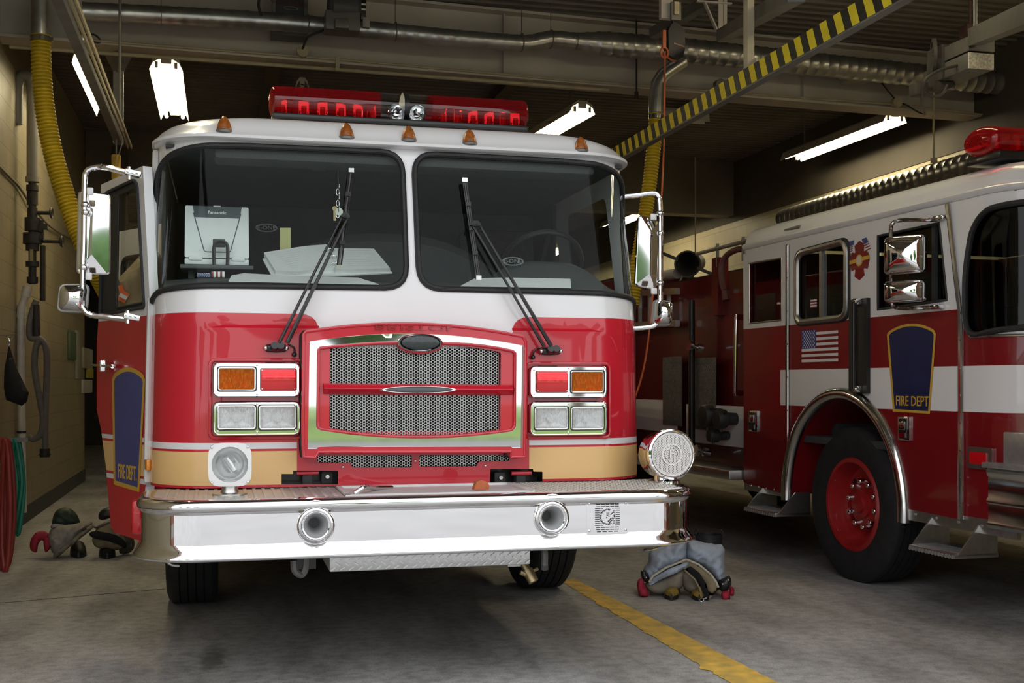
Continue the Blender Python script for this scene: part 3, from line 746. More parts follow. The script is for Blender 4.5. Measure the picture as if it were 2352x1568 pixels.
lip_o = g2([(730, 978), (732, 803)] + arc(736, 799, 880, 787.5, 914, 786.5, 5) + [(922, 797), (940, 806)] + [(965, 810.5)] + [(990, 806), (1007, 799), (1016, 788.5)] + arc(1020, 788.6, 1100, 793, 1178, 806, 5) + [(1183, 811), (1182, 978), (1176, 986)] + arc(1170, 988, 960, 1003.5, 738, 985) + [(732, 982)], YG)
mesh_o = g2([(757, 979), (758, 803)] + arc(760, 800, 840, 793, 912, 791.5, 5) + [(921, 803), (938, 810), (965, 813.5), (992, 810), (1010, 803), (1019, 793.5)] + arc(1022, 793.5, 1090, 798, 1149, 808, 5) + [(1152, 812), (1150.5, 980)] + arc(1149, 986, 955, 1001.5, 760, 983), YG)
gr = MB()
patch(gr, outer, lambda u, v: V(u, YG - 0.012, v), holes=[ch_o], step=0.2)
n = len(outer)
for loop, ya, yb_ in ((outer, YG - 0.012, 0.005), (ch_o, YG - 0.012, YG + 0.012)):
    gr.grid([[V(a, ya, b) for a, b in loop], [V(a, yb_, b) for a, b in loop]], close=True)
gr.tube([V(a, YG - 0.012, b) for a, b in dens(outer, 0.04)], 0.008, 8, closed=True)
gr = gr.build('grille', M_red, TA)
m = MB(); m.tube([V(a, 0.0, b) for a, b in dens(outer, 0.03)], 0.012, 8, closed=True); m.build('grille_seal', M_rubber, gr)
m = MB(); patch(m, ch_o, lambda u, v: V(u, YG + 0.008, v), holes=[lip_o], step=0.03); m.build('chrome_surround', M_chrome, gr)
# inner red frame: dished sides, raised lip
def dish(u, v): return V(u, YG - 0.004, v)
m = MB(); k = 96
lo_ = dens(lip_o, 0.02)
m.tube([V(a, YG - 0.002, b) for a, b in lo_], 0.007, 8, closed=True)
patch(m, lip_o, lambda u, v: V(u, YG + 0.03 * min(1, max(0, abs(u - 0.0) - 0.30) * 0 + 1) - 0.022, v), holes=[mesh_o], step=0.05)
m.grid([[V(a, YG + 0.008, b) for a, b in dens(mesh_o, 0.03)], [V(a, YG + 0.05, b) for a, b in dens(mesh_o, 0.03)]], close=True)
bar_px = [(742, 889), (1176, 893)]
b0, b1 = fA(743, 893, YG), fA(1176, 896, YG)
rowsb = []
for x in [b0.x + (b1.x - b0.x) * i / 24 for i in range(25)]:
    zc = b0.z + (b1.z - b0.z) * (x - b0.x) / (b1.x - b0.x); hh = 0.027
    rowsb.append([V(x, YG + 0.03, zc + hh), V(x, YG - 0.005, zc + hh * 0.95), V(x, YG - 0.028, zc + hh * 0.25), V(x, YG - 0.030, zc + hh * 0.1), V(x, YG - 0.005, zc - hh * 0.8), V(x, YG + 0.03, zc - hh)])
m.grid(rowsb)
m.build('inner_frame', M_red, gr, ang=40)
M_mesh = mat('grille_mesh_steel', (0.52, 0.52, 0.515), 0.35, 0.9, var=0.15, scale=12)
barband = [(b0.x - 0.1, b0.z + 0.012), (b1.x + 0.1, b1.z + 0.012), (b1.x + 0.1, b1.z - 0.012), (b0.x - 0.1, b0.z - 0.012)]
m = MB(); hexmesh(m, mesh_o, lambda u, v: V(u, YG + 0.035, v), 0.0134, 0.40, excl=[barband]); m.build('grille_mesh', M_mesh, gr, fix=False)
for lp in (LOWL, LOWR):
    m = MB(); hexmesh(m, lp, lambda u, v: V(u, 0.008, v), 0.0134, 0.42); m.build('lower_mesh', M_mesh, gr, fix=False)
m = MB(); m.box((0, 0.16, 1.15), (0.95, 0.02, 0.62)); m.build('radiator', mat('radiator_core', (0.008, 0.008, 0.009), 0.8, var=0.4, scale=40), TA)
# oval badges, blank
m = MB(); c = fA(964, 787, YG)
m.lathe([(0.001, 0.034), (0.7, 0.032), (0.93, 0.026), (1.0, 0.014), (1.0, -0.01)], (c.x, YG - 0.0, c.z), (0, -1, 0), 48, 1, sc=(0.094, 0.036))
m.lathe([(1.0, 0.0), (1.0, 0.022), (1.05, 0.026), (1.12, 0.02), (1.13, 0.0)], (c.x, YG, c.z), (0, -1, 0), 48, 0, sc=(0.094, 0.038))
m.build('badge', [M_chrome, mat('badge_black', (0.022, 0.03, 0.033), 0.3, coat=0.5, var=0.05)], gr)
m = MB(); c = fA(960, 894.5, YG)
m.lathe([(0.001, 0.012), (0.8, 0.010), (1.0, 0.004)], (c.x, YG - 0.030, c.z), (0, -1, 0), 56, 1, sc=(0.157, 0.0135))
m.lathe([(0.98, 0.0), (1.02, 0.008), (1.1, 0.008), (1.2, -0.01)], (c.x, YG - 0.030, c.z), (0, -1, 0), 56, 0, sc=(0.157, 0.0145))
m.build('badge', [M_chrome, M_plastic], gr)
for px, py in ((788, 1072), (954, 1058), (1115, 1069)):
    m = MB(); m.ball(fA(px, py, -0.002), 0.006, sc=(1, 0.6, 1), u=10, v=6); m.build('screw', M_polish, gr)
# reflection of lettering, built as dark letters along the top of the red surround
m = MB(); a = fA(954, 751.5, YG - 0.03)
text_mesh(m, 'BRISTOL', 0.034, facing((a.x, YG - 0.021, a.z - 0.001), (1, 0, -0.012), (0, 0, -1)), depth=0.0006, width=3.0)
m.build('lettering', mat('reflected_lettering', (0.30, 0.006, 0.014), 0.3, coat=0.7, var=0.03), gr)
# hinge recesses under the grille
for rc, xs_ in ((REC1, (706, 752)), (REC2, (1196, 1150))):
    m = MB(); xa, xb = min(p[0] for p in rc), max(p[0] for p in rc); za = min(p[1] for p in rc)
    m.box(((xa + xb) / 2, 0.14, za + 0.035), (xb - xa + 0.02, 0.02, 0.1), 0);
    c = fA(xs_[0], 1098, 0.03); m.box((c.x, 0.05, za + 0.03), (0.05, 0.06, 0.07), 1, bev=0.008); m.cyl((c.x - 0.05, 0.02, za + 0.055), (c.x + 0.05, 0.02, za + 0.055), 0.011, n=12, m=2)
    c = fA(xs_[1], 1098, 0.03); m.box((c.x, 0.06, za + 0.03), (0.055, 0.03, 0.06), 1, bev=0.006); m.cyl((c.x, 0.05, za + 0.035), (c.x, 0.02, za + 0.035), 0.010, n=6, m=3)
    m.build('cab_latch', [M_black, M_dark, M_red, M_polish], TA)

# ---------------- head lamps
M_dish = mat('lamp_dish', (0.92, 0.92, 0.92), 0.38, 0.7, var=0.03)
def bezel(ul, ur_, lo, lamps):
    """ul/ur.. pixel rectangles of the chrome plate; lamps = [(kind, pixel rectangle)]"""
    x0, y0, x1, y1 = ul
    a, b = fA(x0, y1, -0.03), fA(x1, y0, -0.03)
    out = rnd([(a.x, a.z), (b.x, a.z), (b.x, b.z), (a.x, b.z)], 0.028)
    holes = []
    for kd, (p, q, r_, s_) in lamps:
        c, d = fA(p, s_, -0.03), fA(r_, q, -0.03); holes.append(rect(c.x, c.z, d.x, d.z, 0.012, 4))
    m = MB()
    inn = [((u - (a.x + b.x) / 2) * 0.965 + (a.x + b.x) / 2, (v - (a.z + b.z) / 2) * 0.92 + (a.z + b.z) / 2) for u, v in out]
    patch(m, inn, lambda u, v: V(u, -0.034, v), holes=holes, step=0.2)
    m.grid([[V(u, -0.034, v) for u, v in inn], [V(u, -0.040, v) for u, v in [((u - (a.x + b.x) / 2) * 0.978 + (a.x + b.x) / 2, (v - (a.z + b.z) / 2) * 0.95 + (a.z + b.z) / 2) for u, v in out]],
            [V(u, -0.034, v) for u, v in out], [V(u, 0.004, v) for u, v in out]], close=True)
    for h in holes: m.grid([[V(u, -0.034, v) for u, v in h], [V(u, 0.002, v) for u, v in h]], close=True)
    for u, v in ((a.x + 0.022, a.z + 0.02), (b.x - 0.022, a.z + 0.02), (a.x + 0.022, b.z - 0.02), (b.x - 0.022, b.z - 0.02), ((a.x + b.x) / 2, a.z + 0.013), ((a.x + b.x) / 2, b.z - 0.013)):
        m.ball((u, -0.035, v), 0.005, sc=(1, 0.6, 1), u=8, v=5)
    hl = m.build('headlight', M_chrome, TA, ang=25)
    for (kd, _), h in zip(lamps, holes):
        us = [p[0] for p in h]; vs_ = [p[1] for p in h]; u0, u1, v0, v1 = min(us), max(us), min(vs_), max(vs_); cu, cv, wu, wv = (u0 + u1) / 2, (v0 + v1) / 2, u1 - u0, v1 - v0
        m = MB()
        if kd == 'red':
            m.box((cu, -0.04, cv), (wu * 0.97, 0.024, wv * 0.96), 0, bev=0.007)
            for g in (-1, 1):
                for g2_ in (-1, 1): m.ball((cu + g * wu * 0.44, -0.053, cv + g2_ * wv * 0.40), 0.004, 2, u=8, v=5)
            r_ = m.build('red_lamp', [M_redlens, M_led, M_polish], hl)
            for k in range(4):
                m = MB(); z = cv + wv * (0.37 - 0.085 * k)
                for j in range(26): m.box((cu + wu * (0.86 * j / 25 - 0.43), -0.053, z), (wu * 0.027, 0.003, wv * 0.042))
                m.build('diode_row', M_led, hl)
        else:
            # dished reflector, bulb shield and a fluted cover glass
            R = []
            for q, y in ((1.0, -0.033), (0.9, -0.022), (0.7, -0.012), (0.45, -0.007), (0.2, -0.005), (0.02, -0.0045)):
                R.append([V(cu + (u - cu) * q * 0.97, y, cv + (v - cv) * q * 0.97) for u, v in h])
            m.grid(R, close=True, m=0); m.cyl((cu, -0.005, cv), (cu, -0.026, cv), 0.016, 0.02, 14, 0)
            m.build('reflector', M_dish, hl, ang=60)
            m = MB(); ins = [(cu + (u - cu) * 0.93, cv + (v - cv) * 0.89) for u, v in h]
            m.prism([V(u, -0.036, v) for u, v in ins], (0, 0.004, 0), 0)
            m.build('lens', M_ambl if kd == 'amber' else M_clrl, hl)
            m = MB(); m.tube([V(u, -0.034, v) for u, v in dens(ins, 0.02)], 0.0045, 8, closed=True); m.build('lens_rim', M_polish, hl)
            m = MB(); m.tube([V(u, -0.031, v) for u, v in dens(h, 0.02)], 0.0038, 8, closed=True); m.build('lamp_gap_shade', M_black, hl)  # black ring in place of the shadow gap round the lens
def lens_mat(name, col, sc):
    """moulded cover glass: part clear, part ribbed sheen"""
    m = bpy.data.materials.new(name); m.use_nodes = True; t = m.node_tree; t.nodes.clear()
    o = t.nodes.new('ShaderNodeOutputMaterial'); mx = t.nodes.new('ShaderNodeMixShader'); tr = t.nodes.new('ShaderNodeBsdfTransparent'); p = t.nodes.new('ShaderNodeBsdfPrincipled')
    tr.inputs['Color'].default_value = (*col, 1); p.inputs['Base Color'].default_value = (*col, 1); p.inputs['Roughness'].default_value = 0.1
    c = t.nodes.new('ShaderNodeTexCoord'); mp = t.nodes.new('ShaderNodeMapping'); mp.inputs['Scale'].default_value = (2.2, 1, 0.9)
    wv = t.nodes.new('ShaderNodeTexNoise'); wv.inputs['Scale'].default_value = sc; wv.inputs['Detail'].default_value = 3
    b = t.nodes.new('ShaderNodeBump'); b.inputs['Strength'].default_value = 0.35; b.inputs['Distance'].default_value = 0.004
    t.links.new(c.outputs['Object'], mp.inputs[0]); t.links.new(mp.outputs[0], wv.inputs['Vector']); t.links.new(wv.outputs['Fac'], b.inputs['Height']); t.links.new(b.outputs[0], p.inputs['Normal'])
    r = t.nodes.new('ShaderNodeMapRange'); r.inputs['From Min'].default_value = 0.38; r.inputs['From Max'].default_value = 0.62; r.inputs['To Min'].default_value = 0.14; r.inputs['To Max'].default_value = 0.3
    t.links.new(wv.outputs['Fac'], r.inputs['Value']); t.links.new(r.outputs[0], mx.inputs[0]); t.links.new(tr.outputs[0], mx.inputs[1]); t.links.new(p.outputs[0], mx.inputs[2]); t.links.new(mx.outputs[0], o.inputs['Surface'])
    return m
M_ambl = lens_mat('amber_cover', (0.85, 0.36, 0.02), 60); M_clrl = lens_mat('clear_cover', (0.92, 0.93, 0.93), 60)
bezel((489, 832, 690, 912), 0, 0, [('amber', (499, 842, 589, 899)), ('red', (597, 845, 682, 898))])
bezel((489, 921, 690, 1000), 0, 0, [('clear', (498, 929, 589, 988)), ('clear', (593, 929, 682, 988))])
bezel((1216, 840, 1394, 914), 0, 0, [('red', (1229, 851, 1304, 902)), ('amber', (1309, 850, 1388, 903))])
bezel((1216, 921, 1394, 1000), 0, 0, [('clear', (1226, 933, 1306, 988)), ('clear', (1310, 933, 1388, 988))])
for a, b in (((482, 826), (697, 1004)), ((1209, 834), (1401, 1004))):       # red swage round each pair
    p, q = fA(*a), fA(*b); lp = rect(p.x, q.z, q.x, p.z, 0.03); m = MB(); m.tube([V(u, 0, v) for u, v in dens(lp, 0.03)], 0.009, 8, closed=True); m.build('lamp_swage', M_red, TA)
# ---------------- front bumper
BX, BHW, BY, BR, BZ = 0.02, 1.245, -0.50, 0.25, 0.0
prof = [(-0.05, .874), (-0.02, .877), (-0.004, .875), (.008, .869), (.017, .859), (.021, .847), (.018, .833), (.009, .821), (0, .813), (0, .687), (.004, .677), (.013, .664), (.024, .650), (.031, .640), (.034, .632), (.030, .624), (.018, .620), (-0.03, .620)]
def bpath(n=14, y1=0.02):
    out = [(V(BX - BHW, y1, 0), V(-1, 0, 0)), (V(BX - BHW, BY + BR, 0), V(-1, 0, 0))]
    for i in range(1, n + 1):
        a = pi / 2 * i / n; out.append((V(BX - BHW + BR - BR * cos(a), BY + BR - BR * sin(a), 0), V(-cos(a), -sin(a), 0)))
    out.append((V(BX + BHW - BR, BY, 0), V(0, -1, 0)))
    for i in range(1, n + 1):
        a = pi / 2 * i / n; out.append((V(BX + BHW - BR + BR * sin(a), BY + BR - BR * cos(a), 0), V(sin(a), -cos(a), 0)))
    out.append((V(BX + BHW, y1, 0), V(1, 0, 0))); return out
bp_ = bpath()
def bp_grid(m, pr, path): m.grid([[p + nn * o + V(0, 0, z) for o, z in pr] for p, nn in path])
m = MB()
bp_grid(m, prof[:9], bp_); bp_grid(m, prof[9:], bp_)
bp_grid(m, prof[8:10], bp_[:16]); bp_grid(m, prof[8:10], bp_[16:])
h1, h2 = fA(725, 1206, BY), fA(1266, 1189, BY)
fx0, fx1 = bp_[15][0].x, bp_[16][0].x
patch(m, rect(fx0, .687, fx1, .813), lambda u, v: V(u, BY, v), holes=[ell(h1.x, h1.z, .06, .06, 32), ell(h2.x, h2.z, .06, .06, 32)], step=0.3)
bumper = m.build('bumper', M_chrome, TA, ang=60, fix=True)
for px, py in ((333, 1158), (333, 1241), (1562, 1138), (1562, 1207)):
    p = P(px, py, X=OA.x + (BX - BHW if px < 900 else BX + BHW)) - OA; m = MB(); m.ball((p.x, min(p.y, -0.02), p.z), 0.010, sc=(0.7, 1, 1), u=10, v=6); m.build('bumper_bolt', M_polish, bumper)
for h in (h1, h2):
    m = MB()
    m.lathe([(.0795, 0.0), (.081, .010), (.078, .020), (.070, .024), (.063, .018), (.060, .012), (.060, .020), (.057, .026), (.052, .024), (.049, .014), (.044, .002), (.037, -.02), (.029, -.05), (.022, -.09)], (h.x, BY, h.z), (0, -1, 0), 40, [0] * 8 + [1] * 5)
    m.lathe([(.022, -.09), (.0, -.09)], (h.x, BY, h.z), (0, -1, 0), 40, 2)
    hn = m.build('air_horn', [M_chrome, mat('horn_bore', (0.62, 0.63, 0.64), 0.38, 0.45, var=0.05), M_black], bumper, ang=50)
    m = MB(); m.tube([V(h.x, BY - 0.012, h.z) + V(cos(a) * 0.028, 0, sin(a) * 0.010 + 0.094) for a in [pi * k / 8 for k in range(9)]], 0.006, 8); m.build('horn_bracket', M_chrome, hn)
# perforated loudspeaker plate
a, b = fA(1347, 1228, BY), fA(1442, 1145, BY); m = MB()
m.prism([V(u, BY - 0.004, v) for u, v in rect(a.x, a.z, b.x, b.z, 0.012)], (0, 0.006, 0), 0)
sp = m.build('speaker_plate', M_chrome, bumper)
for u in (a.x + 0.012, b.x - 0.012):
    for v in (a.z + 0.018, b.z - 0.018): m = MB(); m.ball((u, BY - 0.006, v), 0.0062, sc=(1, 0.7, 1), u=10, v=6); m.build('screw', M_chrome, bumper)
m = MB(); cu, cv = (a.x + b.x) / 2, (a.z + b.z) / 2; W, H = 0.128, 0.132
def slot(u, v, wd, ht, rot=0.0): m.box((u, BY - 0.0045, v), (wd, 0.0022, ht), 0, Matrix.Rotation(rot, 3, 'Y'))
for r in range(15):
    v = cv + H * (0.5 - r / 14.0); f = abs(r - 7) / 7.0; 
    if r in (0, 1, 2, 12, 13, 14):
        n = 4 if r in (0, 14) else 5
        for k in range(n): slot(cu + W * 0.86 * ((k - (n - 1) / 2) / n) * (1 if n == 5 else 0.98), v, W * 0.145, 0.0036)
    else:
        ln = W * (0.20 if r in (3, 11) else 0.16)
        for g in (-1, 1):
            slot(cu + g * (W * 0.46 - ln / 2), v, ln, 0.0036)
            if r in (3, 4, 5, 9, 10, 11): slot(cu + g * (W * 0.46 - ln - 0.008), v - 0.0002, 0.006, 0.0036)
for k in range(30):
    an = 2 * pi * k / 30
    if 0.25 < an < 1.15 or 5.3 < an < 6.0: continue
    slot(cu + 0.033 * cos(an), cv + 0.033 * sin(an), 0.0075, 0.0045, -an)
for k, (du, dv, wd, ht, rt) in enumerate(((-.002, .012, .004, .016, 0), (.006, .014, .004, .012, 0), (.004, .004, .013, .004, .3), (.022, .016, .022, .004, -.75), (.012, -.012, .018, .005, -.75), (.016, -.019, .016, .005, -.75), (.006, -.022, .012, .005, .8), (.024, -.008, .010, .005, .8), (-.004, -.004, .006, .006, .5))):
    slot(cu + du, cv + dv, wd, ht, rt)
m.build('slot_pattern', M_black, sp)
# deck plates on top of the bumper
def deck(x0, x1, m, z=0.872, y0=BY + 0.02, y1=0.06): m.box(((x0 + x1) / 2, (y0 + y1) / 2, z - 0.005), (x1 - x0, y1 - y0, 0.01), 0)
xa, xb = fA(785, 1125, BY + 0.2).x, fA(1207, 1110, BY + 0.2).x
def shelf_outline(x0, x1, g):
    out = []
    if g < 0:
        out = [(x1, BY + 0.015), (x1, 0.10)]; out += [(BX - BHW + 0.02, 0.10)]
        out += [(BX - BHW + BR - (BR - 0.015) * cos(t), BY + BR - (BR - 0.015) * sin(t)) for t in [pi / 2 * k / 8 for k in range(9)]]
    else:
        out = [(x0, 0.10), (x0, BY + 0.015)]
        out += [(BX + BHW - BR + (BR - 0.015) * sin(t), BY + BR - (BR - 0.015) * cos(t)) for t in [pi / 2 * k / 8 for k in range(9)]] + [(BX + BHW - 0.02, 0.10)]
    return out
M_tread = mat('tread_plate', (0.72, 0.70, 0.66), 0.42, 0.65, var=0.12, scale=25)
so = shelf_outline(None, xa - 0.004, -1); m = MB(); m.prism([V(u, v, 0.873) for u, v in so], (0, 0, -0.012))
dk = m.build('deck_plate', M_tread, bumper)
m = MB(); x = BX - BHW + 0.1
while x < xa - 0.03:
    y0 = BY + 0.03 + (max(0, BR - sqrt(max(0, BR ** 2 - max(0, BX - BHW + BR - x) ** 2))) if x < BX - BHW + BR else 0)
    m.box((x, (y0 + 0.06) / 2, 0.874), (0.016, 0.06 - y0, 0.005), bev=0.002); x += 0.042
m.build('tread_pattern', M_tread, dk); 
so = shelf_outline(xb + 0.004, None, 1); m = MB(); m.prism([V(u, v, 0.873) for u, v in so], (0, 0, -0.012))
dk2 = m.build('deck_plate', M_tread, bumper)
m = MB(); r = 0; y = BY + 0.04
while y < 0.03:
    x = xb + 0.03 + (0.014 if r % 2 else 0)
    while x < BX + BHW - 0.08:
        if inpoly(x, y, so): m.box((x, y, 0.8745), (0.016, 0.006, 0.005), 0, Matrix.Rotation(0.7 if r % 2 else -0.7, 3, 'Z'))
        x += 0.028
    y += 0.022; r += 1
m.build('tread_pattern', M_tread, dk2)
m = MB(); m.box(((xa + xb) / 2, (BY + 0.1) / 2 + 0.01, 0.868), (xb - xa, 0.5 + 0.08, 0.008)); 
m.bar((xa, BY + 0.05, 0.876), (xb, BY + 0.05, 0.876), 0.03, 0.012); m.bar((xa, -0.02, 0.876), (xb, -0.02, 0.876), 0.03, 0.012)
for x in (xa + 0.012, xb - 0.012): m.bar((x, BY + 0.04, 0.876), (x, -0.02, 0.876), 0.024, 0.012)
dk3 = m.build('hose_tray', mat('tray_aluminium', (0.74, 0.74, 0.73), 0.5, 0.35, var=0.1, scale=14), bumper)
m = MB(); m.tube(bez([(xa + 0.05, -0.35, .875), (xa + 0.1, -0.33, .9), (xa + 0.16, -0.2, .885), (xa + 0.25, -0.1, .875)]), 0.012, 8); m.build('tray_handle', M_polish, dk3)
# square scene lamp on the deck
c = fA(528, 1066, -0.30); m = MB(); hs = 0.094
o = []
for k in range(32):
    an = 2 * pi * k / 32 + pi / 4; ca, sa = cos(an), sin(an); q = 1 / (abs(ca) ** 4.5 + abs(sa) ** 4.5) ** (1 / 4.5)
    o.append((c.x + hs * q * ca * 0.97, c.z + hs * q * sa))
hole = ell(c.x, c.z, .077, .077, 40)
patch(m, o, lambda u, v: V(u, c.y - 0.022, v), holes=[hole], step=0.2)
m.grid([[V(u, c.y - 0.022, v) for u, v in o], [V(u, c.y, v) for u, v in o], [V(c.x + (u - c.x) * 0.55, c.y + 0.075, c.z + (v - c.z) * 0.55) for u, v in o]], close=True)
m.grid([[V(u, c.y - 0.022, v) for u, v in hole], [V(u, c.y - 0.008, v) for u, v in hole]], close=True)
sl = m.build('scene_lamp', mat('white_enamel', (0.85, 0.85, 0.85), 0.35, coat=0.3, var=0.02), TA, ang=30)
m = MB(); m.lathe([(.078, -.008), (.07, .01), (.05, .03), (.02, .038), (0.001, .039)], (c.x, c.y, c.z), (0, 1, 0), 36); m.build('reflector', M_polish, sl, ang=60)
m = MB(); m.tube([(c.x + 0.02, c.y - 0.005, c.z - 0.03), (c.x, c.y + 0.005, c.z), (c.x - 0.018, c.y - 0.005, c.z + 0.028)], [.013, .017, .013], 10); m.build('bulb_shield', M_polish, sl)
m = MB(); m.lathe([(0.0, -0.018), (.077, -0.016)], (c.x, c.y, c.z), (0, 1, 0), 36); m.build('cover_glass', lens_mat('lamp_cover', (0.88, 0.9, 0.9), 6), sl)
for g in (-1, 1):
    for g2_ in (-1, 1): m = MB(); m.ball((c.x + g * 0.076, c.y - 0.023, c.z + g2_ * 0.076), 0.006, u=8, v=5); m.build('screw', M_polish, sl)
m = MB(); m.lathe([(.075, 0), (.075, .01), (.04, .014), (.034, .03), (.036, .06)], (c.x, c.y + 0.03, 0.872), (0, 0, 1), 24); m.box((c.x, c.y + 0.02, 0.935), (0.15, 0.04, 0.012)); m.build('lamp_foot', M_alu, sl)
# round chrome siren on the other end
c = fA(1543, 1043, -0.20); R = 0.125; m = MB()
rot = V(0.03, -1, 0.06).normalized()
m.lathe([(0.06, -.17), (.10, -.165), (.113, -.15), (.116, -.06), (.117, -.03), (.124, -.024), (.1255, -.008), (.122, .006), (.113, .010), (.106, .004), (.104, -.006)], c, rot, 48)
m.lathe([(0, -.17), (0.06, -.17)], c, rot, 48)
sr = m.build('siren', M_chrome, TA, ang=50)
up = V(0, 0, 1); xx = up.cross(rot).normalized() * -1; xx = V(1, 0, 0); zz = rot.cross(xx) * -1
zz = xx.cross(rot); zz = zz if zz.z > 0 else -zz
fm = lambda u, v: c + rot * (-0.004) + xx * u + zz * v
M_sg = mat('siren_grille_steel', (0.74, 0.70, 0.69), 0.3, 0.9, var=0.1, scale=40)
rin = ell(0, 0, .052, .052, 36); rin2 = ell(0, 0, .041, .041, 36)
m = MB(); hexmesh(m, ell(0, 0, .098, .098, 48), fm, 0.0078, 0.27); patch(m, ell(0, 0, .106, .106, 40), fm, holes=[ell(0, 0, .093, .093, 40)], step=0.1); m.build('siren_mesh', M_sg, sr, fix=False)
m = MB(); M4 = facing(c + rot * 0.002, xx, zz)
for r_o, r_i in ((.053, .045), (.034, .031)): 
    m.grid([[c + rot * q + xx * u + zz * v for u, v in ell(0, 0, r_, r_, 36)] for r_, q in ((r_o, -.003), (r_o, .003), (r_i, .003), (r_i, -.003))], close=True)
text_mesh(m, 'F', 0.062, M4, depth=0.002, bold=0.0012); m.bar(fm(0.0, -0.012) + rot * 0.006, fm(0.026, 0.010) + rot * 0.006, 0.004, 0.004); 
m.build('siren_badge', M_sg, sr)
m = MB(); m.lathe([(0, -.02), (.098, -.02)], c, rot, 40); m.build('siren_throat', M_dark, sr)
m = MB(); m.lathe([(.08, 0), (.08, .012), (.05, .018), (.045, .06)], (c.x - 0.01, c.y + 0.08, 0.872), (0, 0, 1), 28); m.build('siren_foot', M_chrome, sr)

# ---------------- below the bumper
M_diam = mat('diamond_plate', (0.66, 0.66, 0.66), 0.36, 0.8, var=0.1, scale=30)
a, b = fA(757, 1298, -0.36), fA(1218, 1262, -0.36); m = MB()
m.box(((a.x + b.x) / 2, -0.16, 0.585), (b.x - a.x, 0.40, 0.10), bev=0.006); pz = m.build('skid_plate', M_diam, TA)
m = MB(); r = 0; z = 0.548
while z < 0.632:
    x = a.x + 0.015 + (0.02 if r % 2 else 0)
    while x < b.x - 0.01: m.box((x, -0.362, z), (0.024, 0.004, 0.006), 0, Matrix.Rotation(0.6 if r % 2 else -0.6, 3, 'Y')); x += 0.04
    z += 0.02; r += 1
m.build('tread_pattern', M_diam, pz)
m = MB(); p = fA(693, 1270, -0.2); m.tube(bez([p + V(0.02, 0.1, 0.12), p + V(0.02, 0, 0.02), p + V(0.018, 0, -0.06), p + V(0, 0, -0.095), p + V(-0.03, -0.01, -0.075), p + V(-0.035, -0.01, -0.03)]), 0.017, 8); m.build('tow_hook', M_steel, TA)
m = MB(); p = fA(1250, 1270, -0.2); m.tube(bez([p + V(0, 0.1, 0.12), p + V(0, 0, 0.02), p + V(0.002, 0, -0.05), p + V(0.0, -0.01, -0.075)]), 0.017, 8); m.build('tow_hook', M_steel, TA)
M_brass = mat('brass_fitting', (0.42, 0.33, 0.18), 0.35, 0.9, var=0.25, scale=25)
m = MB(); p, q = fA(1201, 1290, -0.1), fA(1226, 1336, -0.14)
m.cyl(p + V(-0.01, 0.02, 0.05), p, 0.017, n=12); m.cyl(p, p + (q - p) * 0.45, 0.019, n=12); m.cyl(p + (q - p) * 0.4, q, 0.027, 0.026, n=14); m.cyl(p + (q - p) * 0.7 + V(-0.01, 0, 0), p + (q - p) * 0.7 + V(-0.05, 0, 0.02), 0.012, n=10); m.cyl(p + (q - p) * 0.55, p + (q - p) * 0.55 + V(0.045, 0, 0.02), 0.009, n=8)
m.build('drain_valve', M_brass, TA)
m = MB(); p = fA(1180, 1293, -0.1); m.box(p, (0.07, 0.04, 0.03), bev=0.006); m.cyl(p + V(-0.05, 0, 0), p + V(0.05, 0, 0.005), 0.010, n=8); m.build('valve_handle', M_polish, TA)
m = MB(); m.tube(bez([fA(360, 1277, -0.22), fA(375, 1285, -0.24), fA(395, 1297, -0.22), fA(411, 1299, -0.2)]), 0.006, 6); m.build('curb_feeler', M_polish, TA)
m = MB(); m.tube(bez([fA(1535, 1243, -0.25), fA(1515, 1255, -0.3), fA(1490, 1262, -0.3), fA(1480, 1263, -0.28)]), 0.006, 6); m.build('curb_feeler', M_polish, TA)
# axle, springs, wheels
m = MB(); m.bar((-0.8, 2.0, 0.5), (0.85, 2.0, 0.5), 0.14, 0.12); 
for x in (-0.5, 0.55): m.bar((x, 0.1, 0.58), (x, 6, 0.62), 0.09, 0.2); m.bar((x, 1.2, 0.45), (x, 2.9, 0.45), 0.08, 0.06)
m.build('chassis', M_black, TA)
def wheel(parent, c, ax, R=0.53, W=0.30, full=False, name='wheel'):
    """tyre with grooves, a rim and a hub; ax points out of the truck"""
    c = Vector(c); ax = Vector(ax); h = W / 2; pr = [(0.30, -h * 0.8), (0.40, -h * 0.98), (0.47, -h), (R - 0.03, -h * 0.93), (R - 0.006, -h * 0.80)]
    for k in range(5):
        a0 = -h * 0.78 + (W * 0.78) * k / 5.0 + 0.004; a1 = -h * 0.78 + (W * 0.78) * (k + 1) / 5.0 - 0.005
        pr += [(R, a0), (R, a1)]
        if k < 4: pr += [(R - 0.012, a1 + 0.001), (R - 0.012, a1 + 0.008)]
    pr += [(R - 0.006, h * 0.80), (R - 0.03, h * 0.93), (0.47, h), (0.42, h * 0.99), (0.40, h * 0.985), (0.34, h * 0.9), (0.30, h * 0.8), (0.30, -h * 0.8)]
    m = MB(); m.lathe(pr, c, ax, 64); wl = m.build('tyre' if not full else name, M_tyre, parent, ang=40)
    return wl
for x in (-1.08, 1.145):
    t = wheel(TA, (x + 0.02, 2.05, 0.53), (1 if x > 0 else -1, 0, 0))
    m = MB(); s = 1 if x > 0 else -1
    m.lathe([(0.30, 0.12), (0.28, 0.09), (0.2, 0.02), (0.12, 0.04), (0.1, 0.12), (0, 0.13)], (x + 0.02, 2.05, 0.53), (s, 0, 0), 32); m.build('rim', M_rim, t)
for x in (-1.0, 1.04):
    t = wheel(TA, (x, 6.6, 0.53), (1 if x > 0 else -1, 0, 0), W=0.4)

